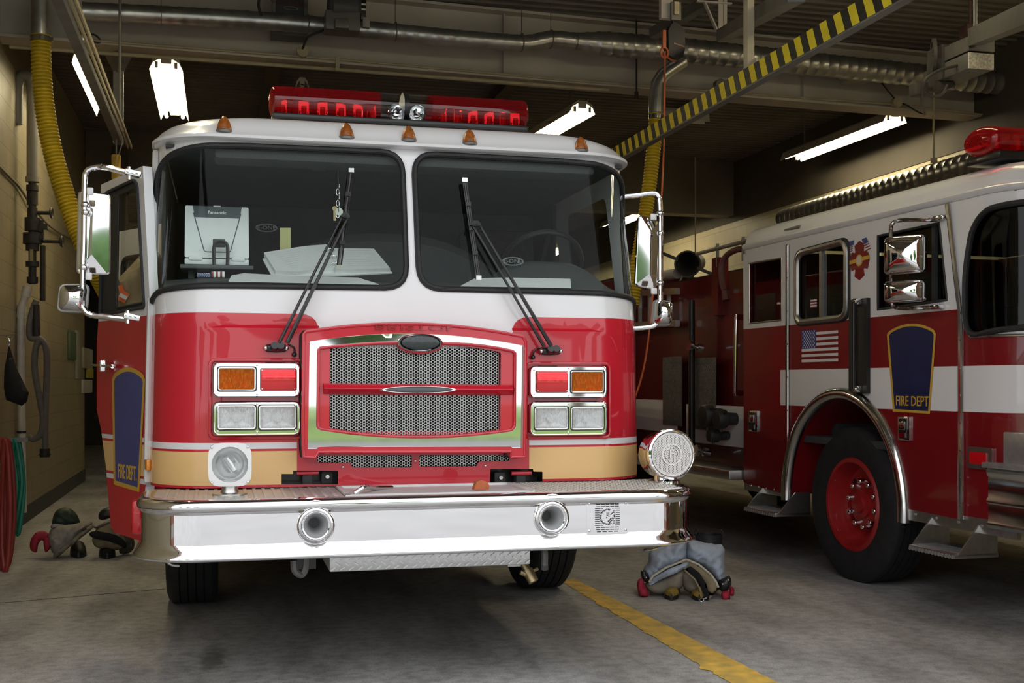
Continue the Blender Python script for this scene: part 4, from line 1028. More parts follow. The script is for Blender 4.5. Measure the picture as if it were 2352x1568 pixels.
# ---------------- ajar side door with its mirrors
dh = V(-1.236, 0.34, 0); dd = V(-0.289, 0.655, 0).normalized(); dn = V(-dd.y, dd.x, 0)   # dn faces the camera side
def dP(px, py, off=0.0):
    r = ray(px, py); o = OA + dh + dn * off - V(0, 0, CH); t = o.dot(dn) / r.dot(dn); return r * t + V(0, 0, CH) - OA
def d2(px, py): p = dP(px, py) - dh; return (p.dot(dd), p.z)
def dmap(u, v, off=0.0): return dh + dd * u + V(0, 0, v) + dn * off
door_o = [d2(*q) for q in ((328, 381), (344, 690), (344, 1100), (334, 1118), (326, 1243), (262, 1222), (254, 1207), (243, 1070), (232, 985), (222, 940), (222, 790), (226, 735), (232, 424))]
win = rnd([d2(*q) for q in ((245, 443), (309, 413), (317, 424), (333, 706), (231, 724), (236, 470))], 0.02, 4)
zr = [d2(*q) for q in ((222, 733), (345, 737))]
def dl(ya, yb, k): return [d2(100, ya), d2(360, yb)] 
def dreg(y0a, y0b, y1a, y1b):
    """stripe whose upper edge passes (240,y0a)-(345,y0b) and lower edge (240,y1a)-(345,y1b)"""
    A = d2(240, y0a); B = d2(345, y0b); C = d2(240, y1a); D_ = d2(345, y1b); z1 = (A[1] + B[1]) / 2; z0 = (C[1] + D_[1]) / 2
    return [(-0.3, z1), (1.2, z1), (1.2, z0), (-0.3, z0)]
red_r = [(-0.3, 1.684), (1.2, 1.684), (1.2, 0.4), (-0.3, 0.4)]
m = MB()
zc = [d2(240, y)[1] for y in (996, 1005.5, 1011, 1078, 1084, 1095)]
def st(z1, z0): return [(-0.3, z1), (1.2, z1), (1.2, z0), (-0.3, z0)]
patch(m, door_o, lambda u, v: dmap(u, v), holes=[win], regions=[(red_r, 1), (st(zc[0], zc[1]), 0), (st(zc[2], zc[3]), 2), (st(zc[4], zc[5]), 0)], step=0.15)
patch(m, door_o, lambda u, v: dmap(u, v, -0.045), holes=[win], step=0.3, base=3)
m.grid([[dmap(u, v) for u, v in door_o], [dmap(u, v, -0.045) for u, v in door_o]], close=True, m=0)
dr = m.build('cab_door', [M_white, M_red, M_gold, M_dark], TA, ang=30)
wi = rnd([d2(*q) for q in ((271, 447), (306, 429), (314, 440), (329, 694), (266, 707))], 0.02, 4)
m = MB(); patch(m, win, lambda u, v: dmap(u, v, -0.006), holes=[wi], step=0.2); m.grid([[dmap(u, v, 0.006) for u, v in dens(win, 0.05)], [dmap(u, v, -0.045) for u, v in dens(win, 0.05)]], close=True); m.tube([dmap(*q, 0.004) for q in dens(win, 0.04)], 0.008, 6, closed=True); m.tube([dmap(*q, -0.004) for q in dens(wi, 0.04)], 0.006, 6, closed=True)
m.build('window_frame', M_dark, dr)
m = MB(); patch(m, wi, lambda u, v: dmap(u, v, -0.02), step=0.2); m.build('window_glass', M_glass, dr, fix=False)
# emblem: blank blue keystone with a gold edge, FIRE DEPT. at its foot
def keystone(px): 
    return [d2(*q) for q in px]
kl = [(258, 870)] + arc(263, 858, 296, 843, 330, 860, 8) + [(334, 872), (321, 1130), (262, 1112)]
ki = [(263, 874)] + arc(267, 866, 297, 853, 326, 869, 8) + [(329, 876), (317, 1119), (266, 1103)]
m = MB(); patch(m, keystone(kl), lambda u, v: dmap(u, v, 0.002), regions=[(keystone(ki), 1)], step=0.2)
c = dP(292, 1086, 0.004); text_mesh(m, 'FIRE DEPT.', 0.10, facing(c, -dd, (0, 0, 1)), 0, depth=0.0006, bold=0.0012, width=0.56)
m.build('door_emblem', [M_yellow, M_navy], dr)
m = MB(); a = dP(236, 840, 0.03); m.cyl(dP(258, 841, 0.0), dP(258, 841, 0.03), 0.01, n=10); m.bar(dP(213, 838, 0.035), dP(262, 841, 0.03), 0.02, 0.012, bev=0.003); m.box(dP(236, 840, 0.03), (0.03, 0.03, 0.06), bev=0.006); m.build('door_handle', M_chrome, dr)
# bright hinge strip down the cab's edge
m = MB(); p0, p1 = V(-1.230, 0.335, 0.90), V(-1.205, 0.42, 2.50)
pts = [V(-hw(z) - 0.012, yo(z) * 0.95 + 0.325, z) for z in [0.89 + 1.61 * k / 20 for k in range(21)]]
m.tube(pts, 0.021, 8, flat=(1.1, 0.8)); 
for k in range(1, 20, 3): m.cyl(pts[k] - V(0, 0.012, 0), pts[k] - V(0, 0.02, 0), 0.006, n=8)
m.build('door_hinge', mat('hinge_aluminium', (0.85, 0.85, 0.85), 0.35, 0.2, var=0.05), TA)
m = MB(); c = body(-1.36, 0.975, 0.012); m.box(c, (0.02, 0.045, 0.05), 0, Matrix.Rotation(0.3, 3, 'Z'), bev=0.005); m.build('side_marker', M_amber, TA)
c = fA(318, 1185, 0.18); m = MB(); m.box((c.x + 0.0, c.y, c.z), (0.06, 0.12, 0.16), bev=0.02); m.build('side_lamp', M_redlens, TA)
# rear crew door standing open behind it
e0, e1 = V(-1.24, 2.75, 0), V(-1.62, 3.35, 0); ed = (e1 - e0).normalized(); en = V(-ed.y, ed.x, 0)
m = MB(); wo = rnd([(0.10, 1.75), (0.62, 1.75), (0.62, 2.25), (0.10, 2.25)], 0.08)
patch(m, [(0, 0.62), (0.72, 0.62), (0.72, 2.45), (0, 2.45)], lambda u, v: e0 + ed * u + V(0, 0, v), holes=[wo], regions=[([(-1, 0), (2, 0), (2, 1.684), (-1, 1.684)], 1)], step=0.3)
patch(m, [(0, 0.62), (0.72, 0.62), (0.72, 2.45), (0, 2.45)], lambda u, v: e0 + ed * u + V(0, 0, v) - en * 0.04, holes=[wo], step=0.3, base=0)
m.grid([[e0 + ed * u + V(0, 0, v) - en * q for u, v in [(0, 0.62), (0.72, 0.62), (0.72, 2.45), (0, 2.45)]] for q in (0, 0.04)], close=True)
m.tube([e0 + ed * u + V(0, 0, v) for u, v in dens(wo, 0.05)], 0.02, 6, closed=True, m=2)
m.build('crew_door', [M_white, M_red, M_rubber], TA)
# mirrors
def roundish(pts, cx, cz, q):
    """offsets of an outline that turn from the outline to an ellipse as q falls"""
    w_ = max(abs(a - cx) for a, b in pts); h_ = max(abs(b - cz) for a, b in pts); k = max(0, min(1, (0.95 - q) / 0.6)); out = []
    for a, b in pts:
        x, z = a - cx, b - cz; n = sqrt((x / w_) ** 2 + (z / h_) ** 2) or 1; out.append((x * (1 - k) + x / n * k, z * (1 - k) + z / n * k))
    return out
def mirror(arm, clamps, head, ridge, small, D0, name='mirror', feet=()):
    T = lambda px, py, d=0.0: P(px, py, D=D0 + d) - OA
    m = MB(); m.tube(bez([T(*q) for q in arm], 6), 0.0145, 10)
    for q in clamps: m.ball(T(*q), 0.021, sc=(1, 1, 0.9), u=10, v=6)
    mr = m.build(name, M_chrome, TA)
    # faceted back of the flat mirror
    hp = rnd([(T(*q).x, T(*q).z) for q in head], 0.02, 3); q0 = T(*head[0]); yb = q0.y
    ym = T((head[0][0] + head[2][0]) / 2, (head[0][1] + head[2][1]) / 2).y + 0.06
    r0, r1 = [T(*q) for q in ridge]; r0.y = r1.y = ym - 0.05
    cx = sum(p[0] for p in hp) / len(hp); cz = sum(p[1] for p in hp) / len(hp)
    m = MB(); rim = [V(a, ym, b) for a, b in hp]; rim2 = [V(a, ym - 0.022, b) for a, b in hp]; rim3 = [V(cx + (a - cx) * 0.93, ym - 0.026, cz + (b - cz) * 0.97) for a, b in hp]
    m.grid([rim, rim2, rim3], close=True); m.raw(rim, [list(range(len(rim)))], 0)
    i0 = [V(cx + (q[0] - cx) * 0.93, ym - 0.026, cz + (q[1] - cz) * 0.97) for q in [(T(*h).x, T(*h).z) for h in head]]
    n = len(rim3) // 4; 
    top = i0[0], i0[1]; bot = i0[3], i0[2]
    rimk = [rim3[k * n:(k + 1) * n] for k in range(4)]    # corners TL, TR, BR, BL
    tl, tr, br, bl = rimk
    m.raw(tl[n // 2:] + tr[:n // 2 + 1] + [r0], [list(range(n - n // 2 + n // 2 + 2))]); m.raw(tr[n // 2:] + br[:n // 2 + 1] + [r1, r0], [list(range(n - n // 2 + n // 2 + 3))])
    m.raw(br[n // 2:] + bl[:n // 2 + 1] + [r1], [list(range(n - n // 2 + n // 2 + 2))]); m.raw(bl[n // 2:] + tl[:n // 2 + 1] + [r0, r1], [list(range(n - n // 2 + n // 2 + 3))])
    m.build('mirror_head', M_chrome, mr, ang=12)
    # the lower convex mirror: a pillowy shell with a pale rim
    sp_ = rnd([(T(*q).x, T(*q).z) for q in small], 0.03, 5); ys = T(*small[0]).y
    m = MB(); cx = sum(p[0] for p in sp_) / len(sp_); cz = sum(p[1] for p in sp_) / len(sp_)
    R = []
    for q, y in ((1.0, 0.03), (1.0, 0.0), (0.96, -0.008), (0.92, -0.006), (0.88, -0.022), (0.80, -0.036), (0.68, -0.048), (0.5, -0.059), (0.3, -0.066), (0.12, -0.069), (0.01, -0.07)): R.append([V(cx + rr_[0] * q, ys + y, cz + rr_[1] * q) for rr_ in roundish(sp_, cx, cz, q)])
    m.grid(R[:4], close=True, m=1); m.grid(R[3:], close=True, m=0); m.raw(R[0], [list(range(len(R[0])))], 1)
    m.build('convex_mirror', [M_chrome, mat('mirror_rim', (0.6, 0.6, 0.6), 0.4, 0.3, var=0.05)], mr, ang=50)
    for q in feet:
        m = MB(); m.box(T(*q), (0.075, 0.05, 0.028), 0, Matrix.Rotation(0.2, 3, 'Y'), bev=0.006); m.cyl(T(*q) - V(0.02, 0, 0.03), T(*q) + V(-0.02, 0, 0.03), 0.01, n=8); m.build('mirror_bracket', M_chrome, mr)
    return mr
mr = mirror([(318, 400), (290, 396), (240, 384), (213, 386), (199, 396), (195, 425), (193, 560), (189, 690), (192, 708), (206, 722), (240, 727), (292, 733)], [(195, 470), (196, 488), (192, 614)],
       [(178, 436), (252, 441), (250, 629), (174, 627)], [(213, 480), (210, 584)], [(136, 652), (204, 650), (198, 718), (130, 716)], 5.50, feet=[(306, 398), (303, 728)])
for q in ((207, 439), (204, 634)):
    m = MB(); m.box(P(*q, D=5.46) - OA, (0.03, 0.012, 0.036), bev=0.006); m.build('clamp_plate', M_white, mr)
mr = mirror([(1428, 452), (1460, 449), (1498, 444), (1511, 450), (1516, 470), (1517, 560), (1517, 690), (1514, 730), (1503, 747), (1480, 752), (1454, 754)], [(1516, 490), (1517, 536), (1516, 650)],
       [(1471, 491), (1523, 503), (1516, 664), (1462, 656)], [(1496, 530), (1494, 628)], [(1504, 686), (1550, 692), (1545, 748), (1497, 748)], 6.25)
for q in ((1501, 498), (1502, 668)):
    m = MB(); m.box(P(*q, D=6.2) - OA, (0.035, 0.012, 0.035), bev=0.006); m.build('clamp_plate', M_white, mr)

# ---------------- inside the cab
M_liner = mat('cab_liner', (0.055, 0.060, 0.060), 0.75, var=0.15, scale=6)
M_dash = mat('dashboard_vinyl', (0.085, 0.095, 0.095), 0.55, var=0.12, scale=8, bump=0.05, bscale=150)
m = MB()
for c_, s_ in (((-1.17, 1.35, 1.72), (0.02, 1.6, 1.55)), ((0, 2.14, 1.72), (2.36, 0.02, 1.55)), ((0, 1.25, 2.495), (2.3, 1.9, 0.015)), ((0, 1.2, 0.96), (2.36, 2.0, 0.03))): m.box(c_, s_)
m.box((1.17, 1.9, 1.72), (0.02, 0.5, 1.55)); m.box((1.17, 1.0, 1.36), (0.02, 1.4, 0.85))
m.box((-0.45, 0.32, 2.455), (0.95, 0.2, 0.05), bev=0.02); m.box((0.5, 0.32, 2.455), (0.95, 0.2, 0.05), bev=0.02)
m.build('cab_liner', M_liner, TA)
m = MB(); R = []
for x in [-1.16 + 2.32 * i / 40 for i in range(41)]:
    hump = 0.13 * math.exp(-((x - 0.78) / 0.30) ** 4)
    R.append([V(x, 0.04 + 0.0, 1.70), V(x, 0.06, 1.80), V(x, 0.10, 1.822), V(x, 0.22, 1.850 + hump * 0.2), V(x, 0.36, 1.872 + hump * 0.8), V(x, 0.46, 1.875 + hump), V(x, 0.62, 1.87 + hump * 0.8), V(x, 0.68, 1.80), V(x, 0.68, 1.2)])
for r_ in R:       # follow the rounded cab corners
    for p in r_:
        k = max(0, abs(p.x) - 0.86); p.y += k * k * 2.2 
m.grid(R); m.build('dashboard', M_dash, TA, ang=50)
m = MB(); R = []
for x in [-0.62 + 1.24 * i / 24 for i in range(25)]:
    h_ = 2.20 - 0.20 * (abs(x) / 0.62) ** 2.6
    R.append([V(x, 0.9, 1.5), V(x, 0.9, h_ - 0.06), V(x, 0.95, h_ - 0.01), V(x, 1.1, h_), V(x, 1.7, h_), V(x, 1.7, 1.5)])
m.grid(R); m.build('engine_cover', M_liner, TA, ang=40)
for x in (-0.72, 0.78):
    m = MB(); m.box((x, 1.35, 1.55), (0.5, 0.5, 0.14), bev=0.05); m.box((x, 1.62, 1.95), (0.5, 0.14, 0.75), 0, Matrix.Rotation(-0.12, 3, 'X'), bev=0.06); m.box((x, 1.4, 1.25), (0.3, 0.3, 0.5)); m.build('cab_seat', mat('seat_cloth', (0.035, 0.037, 0.04), 0.8, var=0.2, scale=25), TA)
m = MB(); c = V(0.80, 0.62, 2.0); ax = V(0, 0.75, 0.66).normalized(); u_ = V(1, 0, 0); v_ = ax.cross(u_)
m.tube([c + u_ * 0.22 * cos(t) + v_ * 0.22 * sin(t) for t in [2 * pi * k / 32 for k in range(32)]], 0.015, 8, closed=True); m.cyl(c, c - ax * 0.25, 0.03, n=12)
for t in (0.3, pi - 0.3, -pi / 2): m.tube([c, c + u_ * 0.22 * cos(t) + v_ * 0.22 * sin(t)], 0.012, 6)
m.build('steering_wheel', M_black, TA)
m = MB(); cc = P(732, 385, Y=OA.y + 0.42) - OA; m.box(cc, (0.065, 0.03, 0.03), bev=0.005); m.box(cc + V(0, -0.017, 0.004), (0.055, 0.003, 0.006), 1); m.build('ceiling_switch', [M_black, M_polish], TA)
# oval maker's plates on the inner cover
M_plate = mat('plate_grey', (0.26, 0.28, 0.28), 0.5, var=0.05)
for (px, py, yy) in ((612, 523, 0.885), (1178, 600, 0.34)):
    m = MB(); c = P(px, py, Y=OA.y + yy) - OA; sgn = 1
    m.tube([c + V(0.055 * cos(t), 0, 0.020 * sin(t)) for t in [2 * pi * k / 28 for k in range(28)]], 0.003, 6, closed=True)
    text_mesh(m, 'E-ONE', 0.028, facing(c, (1, 0, 0), (0, 0, 1)), depth=0.001, width=1.2); m.build('maker_plate', M_plate, TA)

# things lying in the cab
LC = P(498, 598, Y=OA.y + 0.50)
lap = thing('laptop', 'silver and grey rugged laptop standing open behind the windscreen', 'laptop', LC)
T = lambda px, py: P(px, py, Y=LC.y) - LC
a, b = T(424, 590), T(572, 470); lw = b.x - a.x; lh = b.z - a.z
sl_ = 0.10     # the lid leans towards the seat
def lid(u, v, off=0.0): return V(a.x + lw * u, sl_ * v - off, a.z + lh * v)
M_lap = mat('laptop_silver', (0.90, 0.94, 0.94), 0.45, 0.0, var=0.03); M_lapg = mat('laptop_grey', (0.12, 0.14, 0.15), 0.45, var=0.05)
m = MB(); lo2 = rnd([(0, 0), (1, 0), (1, 1), (0, 1)], 0.03, 3)
patch(m, lo2, lambda u, v: lid(u, v), regions=[([(0.105, 1.1), (0.905, 1.1), (0.86, 0.775), (0.15, 0.775)], 1)], step=0.3); m.grid([[lid(*q) for q in lo2], [lid(*q, -0.02) for q in lo2]], close=True); patch(m, lo2, lambda u, v: lid(u, v, -0.02), step=0.5)
ldl = m.build('lid', [M_lap, M_lapg], lap)
m = MB(); m.tube([lid(0.13, 0.86, 0.001), lid(0.30, 0.13, 0.001), lid(0.33, 0.11, 0.001), lid(0.68, 0.11, 0.001), lid(0.71, 0.13, 0.001), lid(0.875, 0.86, 0.001)], 0.0025, 6); m.build('lid_groove', M_lapg, ldl)
m = MB(); text_mesh(m, 'Panasonic', 0.023, facing(lid(0.5, 0.875, 0.002), (1, 0, 0), (0, 0, 1)), depth=0.0006, bold=0.0006); m.build('lid_lettering', M_white, ldl)
m = MB(); m.box(lid(0.5, 1.0, 0.002), (0.035, 0.006, 0.006)); m.build('lid_latch', M_white, ldl)
m = MB(); m.box(V(a.x + lw / 2, 0.10, a.z - 0.022), (lw, 0.24, 0.03), bev=0.006); m.build('keyboard_base', M_lap, lap)
for u in (0.17, 0.83): m = MB(); m.box(V(a.x + lw * u, -0.012, a.z - 0.006), (0.065, 0.03, 0.022), bev=0.004); m.build('hinge', M_lap, lap)
m = MB(); m.box(V(a.x + lw / 2, 0.06, a.z - 0.052), (lw + 0.04, 0.26, 0.02), bev=0.004)
for q in (0.1, 0.9): m.bar(V(a.x + lw * q, 0.06, a.z - 0.06), V(a.x + lw * q, 0.04, 1.88 - LC.z), 0.03, 0.02)
m.build('docking_tray', M_plastic, lap)
hd = bez([T(492, 615) + V(0, -0.05, 0), T(491, 575) + V(0, -0.05, 0), T(496, 561) + V(0, -0.05, 0), T(508, 558) + V(0, -0.05, 0), T(520, 563) + V(0, -0.05, 0), T(523, 580) + V(0, -0.05, 0), T(522, 617) + V(0, -0.05, 0)])
m = MB(); m.tube(hd, 0.009, 8); m.box(T(503, 561) + V(0, -0.045, 0), (0.06, 0.02, 0.04), bev=0.003); m.build('carry_handle', M_black, lap)

BC = P(752, 636, Y=OA.y + 0.26)
bk = thing('ring_binder', 'open ring binder of printed sheets lying on the dashboard', 'binder', BC)
def bpg(px, py):  # points on a plane that leans back from the windscreen foot
    r = ray(px, py); n = V(0, -0.60, 1.0).normalized(); o = BC - V(0, 0, CH); t = o.dot(n) / r.dot(n); return r * t + V(0, 0, CH) - BC
nb = V(0, -0.60, 1).normalized()
for nm, pts in (('page_stack', ((606, 592), (700, 577), (752, 573), (770, 625), (680, 636), (632, 634))), ('page_stack', ((758, 582), (858, 583), (895, 628), (800, 631), (770, 630)))):
    m = MB(); q = [bpg(*p) + nb * 0.03 for p in pts]; m.prism(q, -nb * 0.022); pg = m.build(nm, M_paper, bk)
    m = MB(); 
    c = sum(q, Vector()) / len(q)
    for k in range(9):
        t = 0.12 + 0.09 * k
        a_ = q[0].lerp(q[-2 if len(q) == 6 else -2], t) if len(q) == 6 else q[0].lerp(q[3], t); b_ = (q[1] if len(q) == 6 else q[1]).lerp(q[4] if len(q) == 6 else q[2], t)
        m.bar(a_.lerp(b_, 0.1) + nb * 0.0006, a_.lerp(b_, 0.9) + nb * 0.0006, 0.002, 0.0006)
    m.build('print', mat('print_grey', (0.55, 0.57, 0.57), 0.8, var=0.1), pg)
m = MB(); q = [bpg(*p) + nb * 0.008 for p in ((603, 597), (752, 580), (862, 585), (901, 629), (770, 636), (625, 638))]; m.prism(q, -nb * 0.006); m.build('binder_cover', M_paper, bk)
for k in range(3):
    c = bpg(757 + 6 * k, 590 + 16 * k) + nb * 0.03; m = MB(); m.tube([c + V(0.022 * cos(t), 0, 0) + nb * 0.018 * sin(t) for t in [pi * j / 8 for j in range(9)]], 0.003, 6); m.build('ring', M_chrome, bk)
def sheet(name, label, pts, cat='paper', mt=None):
    c = sum(pts, Vector()) / len(pts); m = MB(); m.prism([p - c for p in pts], (0, 0, -0.003)); o = m.build(name, mt or M_paper); o.location = c; return tag(o, label, cat)
def onp(px, py, y): return P(px, py, Y=OA.y + y)
sheet('paper_sheet', 'long white sheet lying on the dashboard below the open binder', [onp(525, 645, 0.10), onp(870, 652, 0.10), onp(822, 637, 0.20), onp(690, 634, 0.21), onp(560, 627, 0.21), onp(532, 632, 0.18)])
sheet('paper_sheet', 'white sheet lying on the dashboard at the steering wheel side', [onp(1058, 656, 0.09), onp(1312, 660, 0.09), onp(1310, 640, 0.2), onp(1160, 637, 0.2), onp(1090, 639, 0.19)])
sheet('note_card', 'yellow sticky note stood upright behind the ring binder', [onp(643, 523, 0.5), onp(668, 523, 0.5), onp(668, 577, 0.49), onp(643, 577, 0.49)], 'note', mat('note_yellow', (0.50, 0.48, 0.22), 0.8, var=0.05))
FC = P(490, 632, Y=OA.y + 0.13)
fl = thing('flag_patch', 'small stars and stripes cloth lying below the laptop', 'flag', FC); T2 = lambda px, py: P(px, py, Y=FC.y) - FC
m = MB(); a, b = T2(452, 637), T2(485, 627); m.box((a + b) / 2 + V(0, 0, -0.002), (b.x - a.x, 0.06, 0.022), bev=0.008); 
cn = m.build('canton', M_navy, fl); m = MB()
for i in range(6):
    for j in range(3): m.ball(V(a.x + (b.x - a.x) * (i + 0.5 + 0.4 * (j % 2)) / 6.5, -0.032, a.z + 0.003 + 0.007 * j), 0.0024, u=6, v=4)
m.build('star_pattern', M_white, cn)
for k in range(6):
    m = MB(); c = T2(488 + k * 5.0, 631); m.box(c, (0.0112, 0.06, 0.028), bev=0.003); m.build('stripe', M_dred if k % 2 == 0 else M_white, fl)
KC = P(777, 428, Y=OA.y + 0.30)
kr = thing('key_ring', 'bunch of keys with a round tag hanging behind the windscreen', 'keys', KC)
m = MB()
for k in range(6):
    c = V(0.003 * (-1) ** k, 0, -0.028 * k); m.tube([c + V(0.008 * cos(t) * (1 if k % 2 else 0.4), 0.008 * cos(t) * (0.3 if k % 2 else 1), 0.016 * sin(t)) for t in [2 * pi * j / 10 for j in range(10)]], 0.002, 5, closed=True)
m.build('key_chain', M_polish, kr); 
m = MB(); m.cyl(V(0.004, -0.004, -0.125), V(0.004, 0.0, -0.125), 0.019, n=20); m.build('key_tag', mat('tag_fob', (0.6, 0.62, 0.55), 0.4, 0.4, var=0.05), kr)
m = MB(); m.box(V(-0.018, 0, -0.14), (0.012, 0.004, 0.06)); m.cyl(V(-0.018, -0.003, -0.11), V(-0.018, 0.003, -0.11), 0.012, n=12); m.build('key', M_brass, kr)
m = MB(); m.tube([V(0, 0, 0.01), V(0, 0.02, 2.47 - KC.z)], 0.0015, 5); m.build('key_cord', M_black, kr)
# coat hung on the open crew door, and the block left on the bumper deck
CC = P(308, 655, D=7.75)
ct = thing('turnout_coat', 'tan turnout coat hanging at the open crew door window', 'coat', CC); T3 = lambda px, py: P(px, py, D=7.75) - CC
m = MB(); o3 = [(T3(*q).x, T3(*q).z) for q in ((268, 700), (272, 640), (300, 610), (322, 585), (338, 600), (340, 705), (338, 900), (270, 900))]
inflate(m, o3, lambda u, v, h: V(u, -h + T3(300, 650).y, v), 0.09, step=0.035, wr=0.02, wf=20); m.build('coat_body', mat('tan_canvas', (0.30, 0.24, 0.15), 0.85, var=0.2, scale=12), ct)
m = MB(); c = T3(287, 684); c.y -= 0.12; M_or = mat('orange_band', (0.85, 0.16, 0.04), 0.6, var=0.05)
m.box(c, (0.055, 0.01, 0.07), 0, Matrix.Rotation(0.5, 3, 'Y')); m.box(c + V(-0.01, -0.006, 0.04), (0.03, 0.01, 0.07), 0, Matrix.Rotation(-0.3, 3, 'Y')); m.box(c + V(0.0, -0.008, 0.0), (0.05, 0.008, 0.025), 1, Matrix.Rotation(0.5, 3, 'Y')); m.build('reflective_tab', [M_or, M_white], ct)
c = P(1105, 1117, Y=OA.y + BY + 0.14); m = MB()
m.prism([V(-0.038, 0.03, -0.022), V(-0.026, 0.03, 0.014), V(-0.004, 0.03, 0.022), V(0.026, 0.03, 0.012), V(0.034, 0.03, -0.006), V(0.03, 0.03, -0.022)], (0, -0.055, 0), 0, bev=0.006)
o = m.build('rubber_block', mat('orange_rubber', (0.52, 0.14, 0.05), 0.7, var=0.2, scale=30)); o.location = (c.x, c.y, 0.882 + 0.022); tag(o, 'small worn orange rubber block lying on the chrome bumper deck', 'block')
# ================================================================ the second fire engine, parked in the next bay
OB = V(4.165, 7.15, 0); RB = radians(2.4)
TBR = thing('fire_engine', 'red and white fire engine seen from the side, with wheel arch and flag decal', 'fire engine', OB, RB)
MBI = Matrix.Rotation(-RB, 3, 'Z')
def toB(p): return MBI @ (p - OB)
def tB(px, py, x=0.0):
    r = MBI @ ray(px, py); o = MBI @ (V(0, 0, CH) - OB); t = (x - o.x) / r.x; return o + r * t
def tBy(px, py, y):
    r = MBI @ ray(px, py); o = MBI @ (V(0, 0, CH) - OB); t = (y - o.y) / r.y; return o + r * t
def b2(px, py, x=0.0): p = tB(px, py, x); return (-p.y, p.z)      # u runs towards the front
YC, RR, BW = -1.36, 0.36, 2.42
def sk(u, v, off=0.0):
    """skin of the cab: u along the side towards the front and on round the corner"""
    s = -u
    if s >= YC: return V(-off, s, v)
    t = (YC - s) / RR
    if t <= pi / 2: return V(RR - (RR + off) * cos(t), YC - (RR + off) * sin(t), v)
    return V(RR + (YC - s - RR * pi / 2), YC - RR - off, v)
UF = -YC + RR * pi / 2       # u where the front begins
UE = UF + BW - 2 * RR
bl = lambda *pts: [b2(*p) for p in pts]
cut = [tuple(q) for q in ell(-0.12, 0.53, 0.70, 0.73, 48)]
arch = [(u, v) for u, v in cut]
w_rear = rnd(bl((1832, 583), (1946, 553), (1946, 728), (1832, 741)), 0.09)
w_front = bl((2018, 542), (2160, 512), (2178, 689), (2018, 711))
w_crew = bl((1722, 605), (1797, 592), (1797, 735), (1722, 743))
wsn = rnd([(1.19, 1.72), (1.215, 1.66), (1.28, 1.635), (1.5, 1.665), (UF + 1.0, 1.70), (UF + 1.0, 2.38), (1.55, 2.36), (1.36, 2.345), (1.25, 2.25), (1.19, 2.0)], [0.05, 0.04, 0.06, 0.1, 0.1, 0.1, 0.1, 0.1, 0.1, 0.1])
wsn2 = [(2 * (UF + (BW - 2 * RR) / 2) - u, v) for u, v in wsn]
wsn2 = rnd([(UF + 1.03, 1.70), (UE + 0.4, 1.66), (UE + 0.4, 2.36), (UF + 1.03, 2.38)], 0.08)
Z0 = 0.585
white_top = [(-2, 1.795), (1.22, 1.795), (1.22, 1.63), (UE + 2, 1.63), (UE + 2, 3), (-2, 3)]
stripe = [(-0.945, 1.194), (UE + 2, 1.194), (UE + 2, 1.461), (-0.945, 1.461)]
d_crew = bl((1709, 584), (1806, 563), (1806, 1135), (1711, 1108))
d_front = bl((2003, 512), (2173, 470), (2204, 716), (2204, 1192), (2076, 1166), (2074, 1060), (2003, 960))
m = MB()
side = [(-1.53, Z0), (UE + RR * pi / 2, Z0), (UE + RR * pi / 2, 2.455), (-1.53, 2.455)]
def skl(u, v, off=0.0):
    if u <= UE: return sk(u, v, off)
    t = (u - UE) / RR; x1 = BW - RR
    if t <= pi / 2: return V(x1 + (RR + off) * sin(t), YC - (RR + off) * cos(t), v)
    return V(BW + off, YC + (u - UE - RR * pi / 2), v)
patch(m, side, skl, holes=[cut, w_rear, w_front, w_crew, wsn, wsn2], regions=[(white_top, 1), (stripe, 1)], step=0.09)
m.box((BW / 2, 1.53, 1.5), (BW, 0.03, 1.85), 0); m.box((BW - 0.01, 0.1, 1.5), (0.02, 2.9, 1.85), 0)
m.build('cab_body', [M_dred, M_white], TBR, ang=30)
# roof with a rolled gutter
rows = []
for z, ins in ((2.435, -0.005), (2.45, -0.022), (2.465, -0.026), (2.478, -0.015), (2.482, 0.005), (2.53, 0.02), (2.575, 0.05), (2.605, 0.10), (2.62, 0.18), (2.628, 0.4), (2.63, 0.7)):
    r = []; h = RR
    r.append(V(ins, 1.53, z))
    for i in range(11):
        t = pi / 2 * i / 10; r.append(V(ins + (h - h * cos(t)), YC - (h - ins) * sin(t) if ins < 0.3 else YC - (h - ins) * sin(t) + 0, z))
    for i in range(11):
        t = pi / 2 * i / 10; r.append(V(BW - ins - (h - h * sin(t)), YC - (h - ins) * cos(t), z))
    r.append(V(BW - ins, 1.53, z)); rows.append(r)
m = MB(); m.grid(rows); m.box((BW / 2, 0.2, 2.60), (1.5, 2.6, 0.02)); m.build('roof_cap', M_white, TBR, ang=40)
# light bar on the roof
p0, p1 = tBy(2240, 395, YC + 0.12), tBy(2238, 415, YC + 0.12)
lx = p0.x; m = MB(); m.box((lx + 0.8, YC + 0.12, 2.665), (1.5, 0.3, 0.05), bev=0.01); lbB = m.build('light_bar', M_black, TBR)
m = MB(); R = []
for x, k in ((lx, 0.3), (lx + 0.01, 0.7), (lx + 0.04, 0.95), (lx + 0.08, 1.0), (lx + 0.62, 1.0)): R.append([V(x, YC + 0.12 + 0.16 * k * cos(2 * pi * j / 24), 2.765 + 0.085 * k * sin(2 * pi * j / 24)) for j in range(24)])
m.grid(R, close=True); m.raw(R[0], [list(range(24))]); m.build('red_lens', M_rl, lbB, ang=60, fix=False)
for q in (0.1, 0.25, 0.42):
    m = MB(); m.box((lx + q, YC + 0.1, 2.755), (0.07, 0.02, 0.1), 0, Matrix.Rotation(0.5, 3, 'Z')); m.cyl((lx + q, YC + 0.05, 2.71), (lx + q, YC + 0.05, 2.78), 0.02, n=10); m.build('reflector', M_rr, lbB)
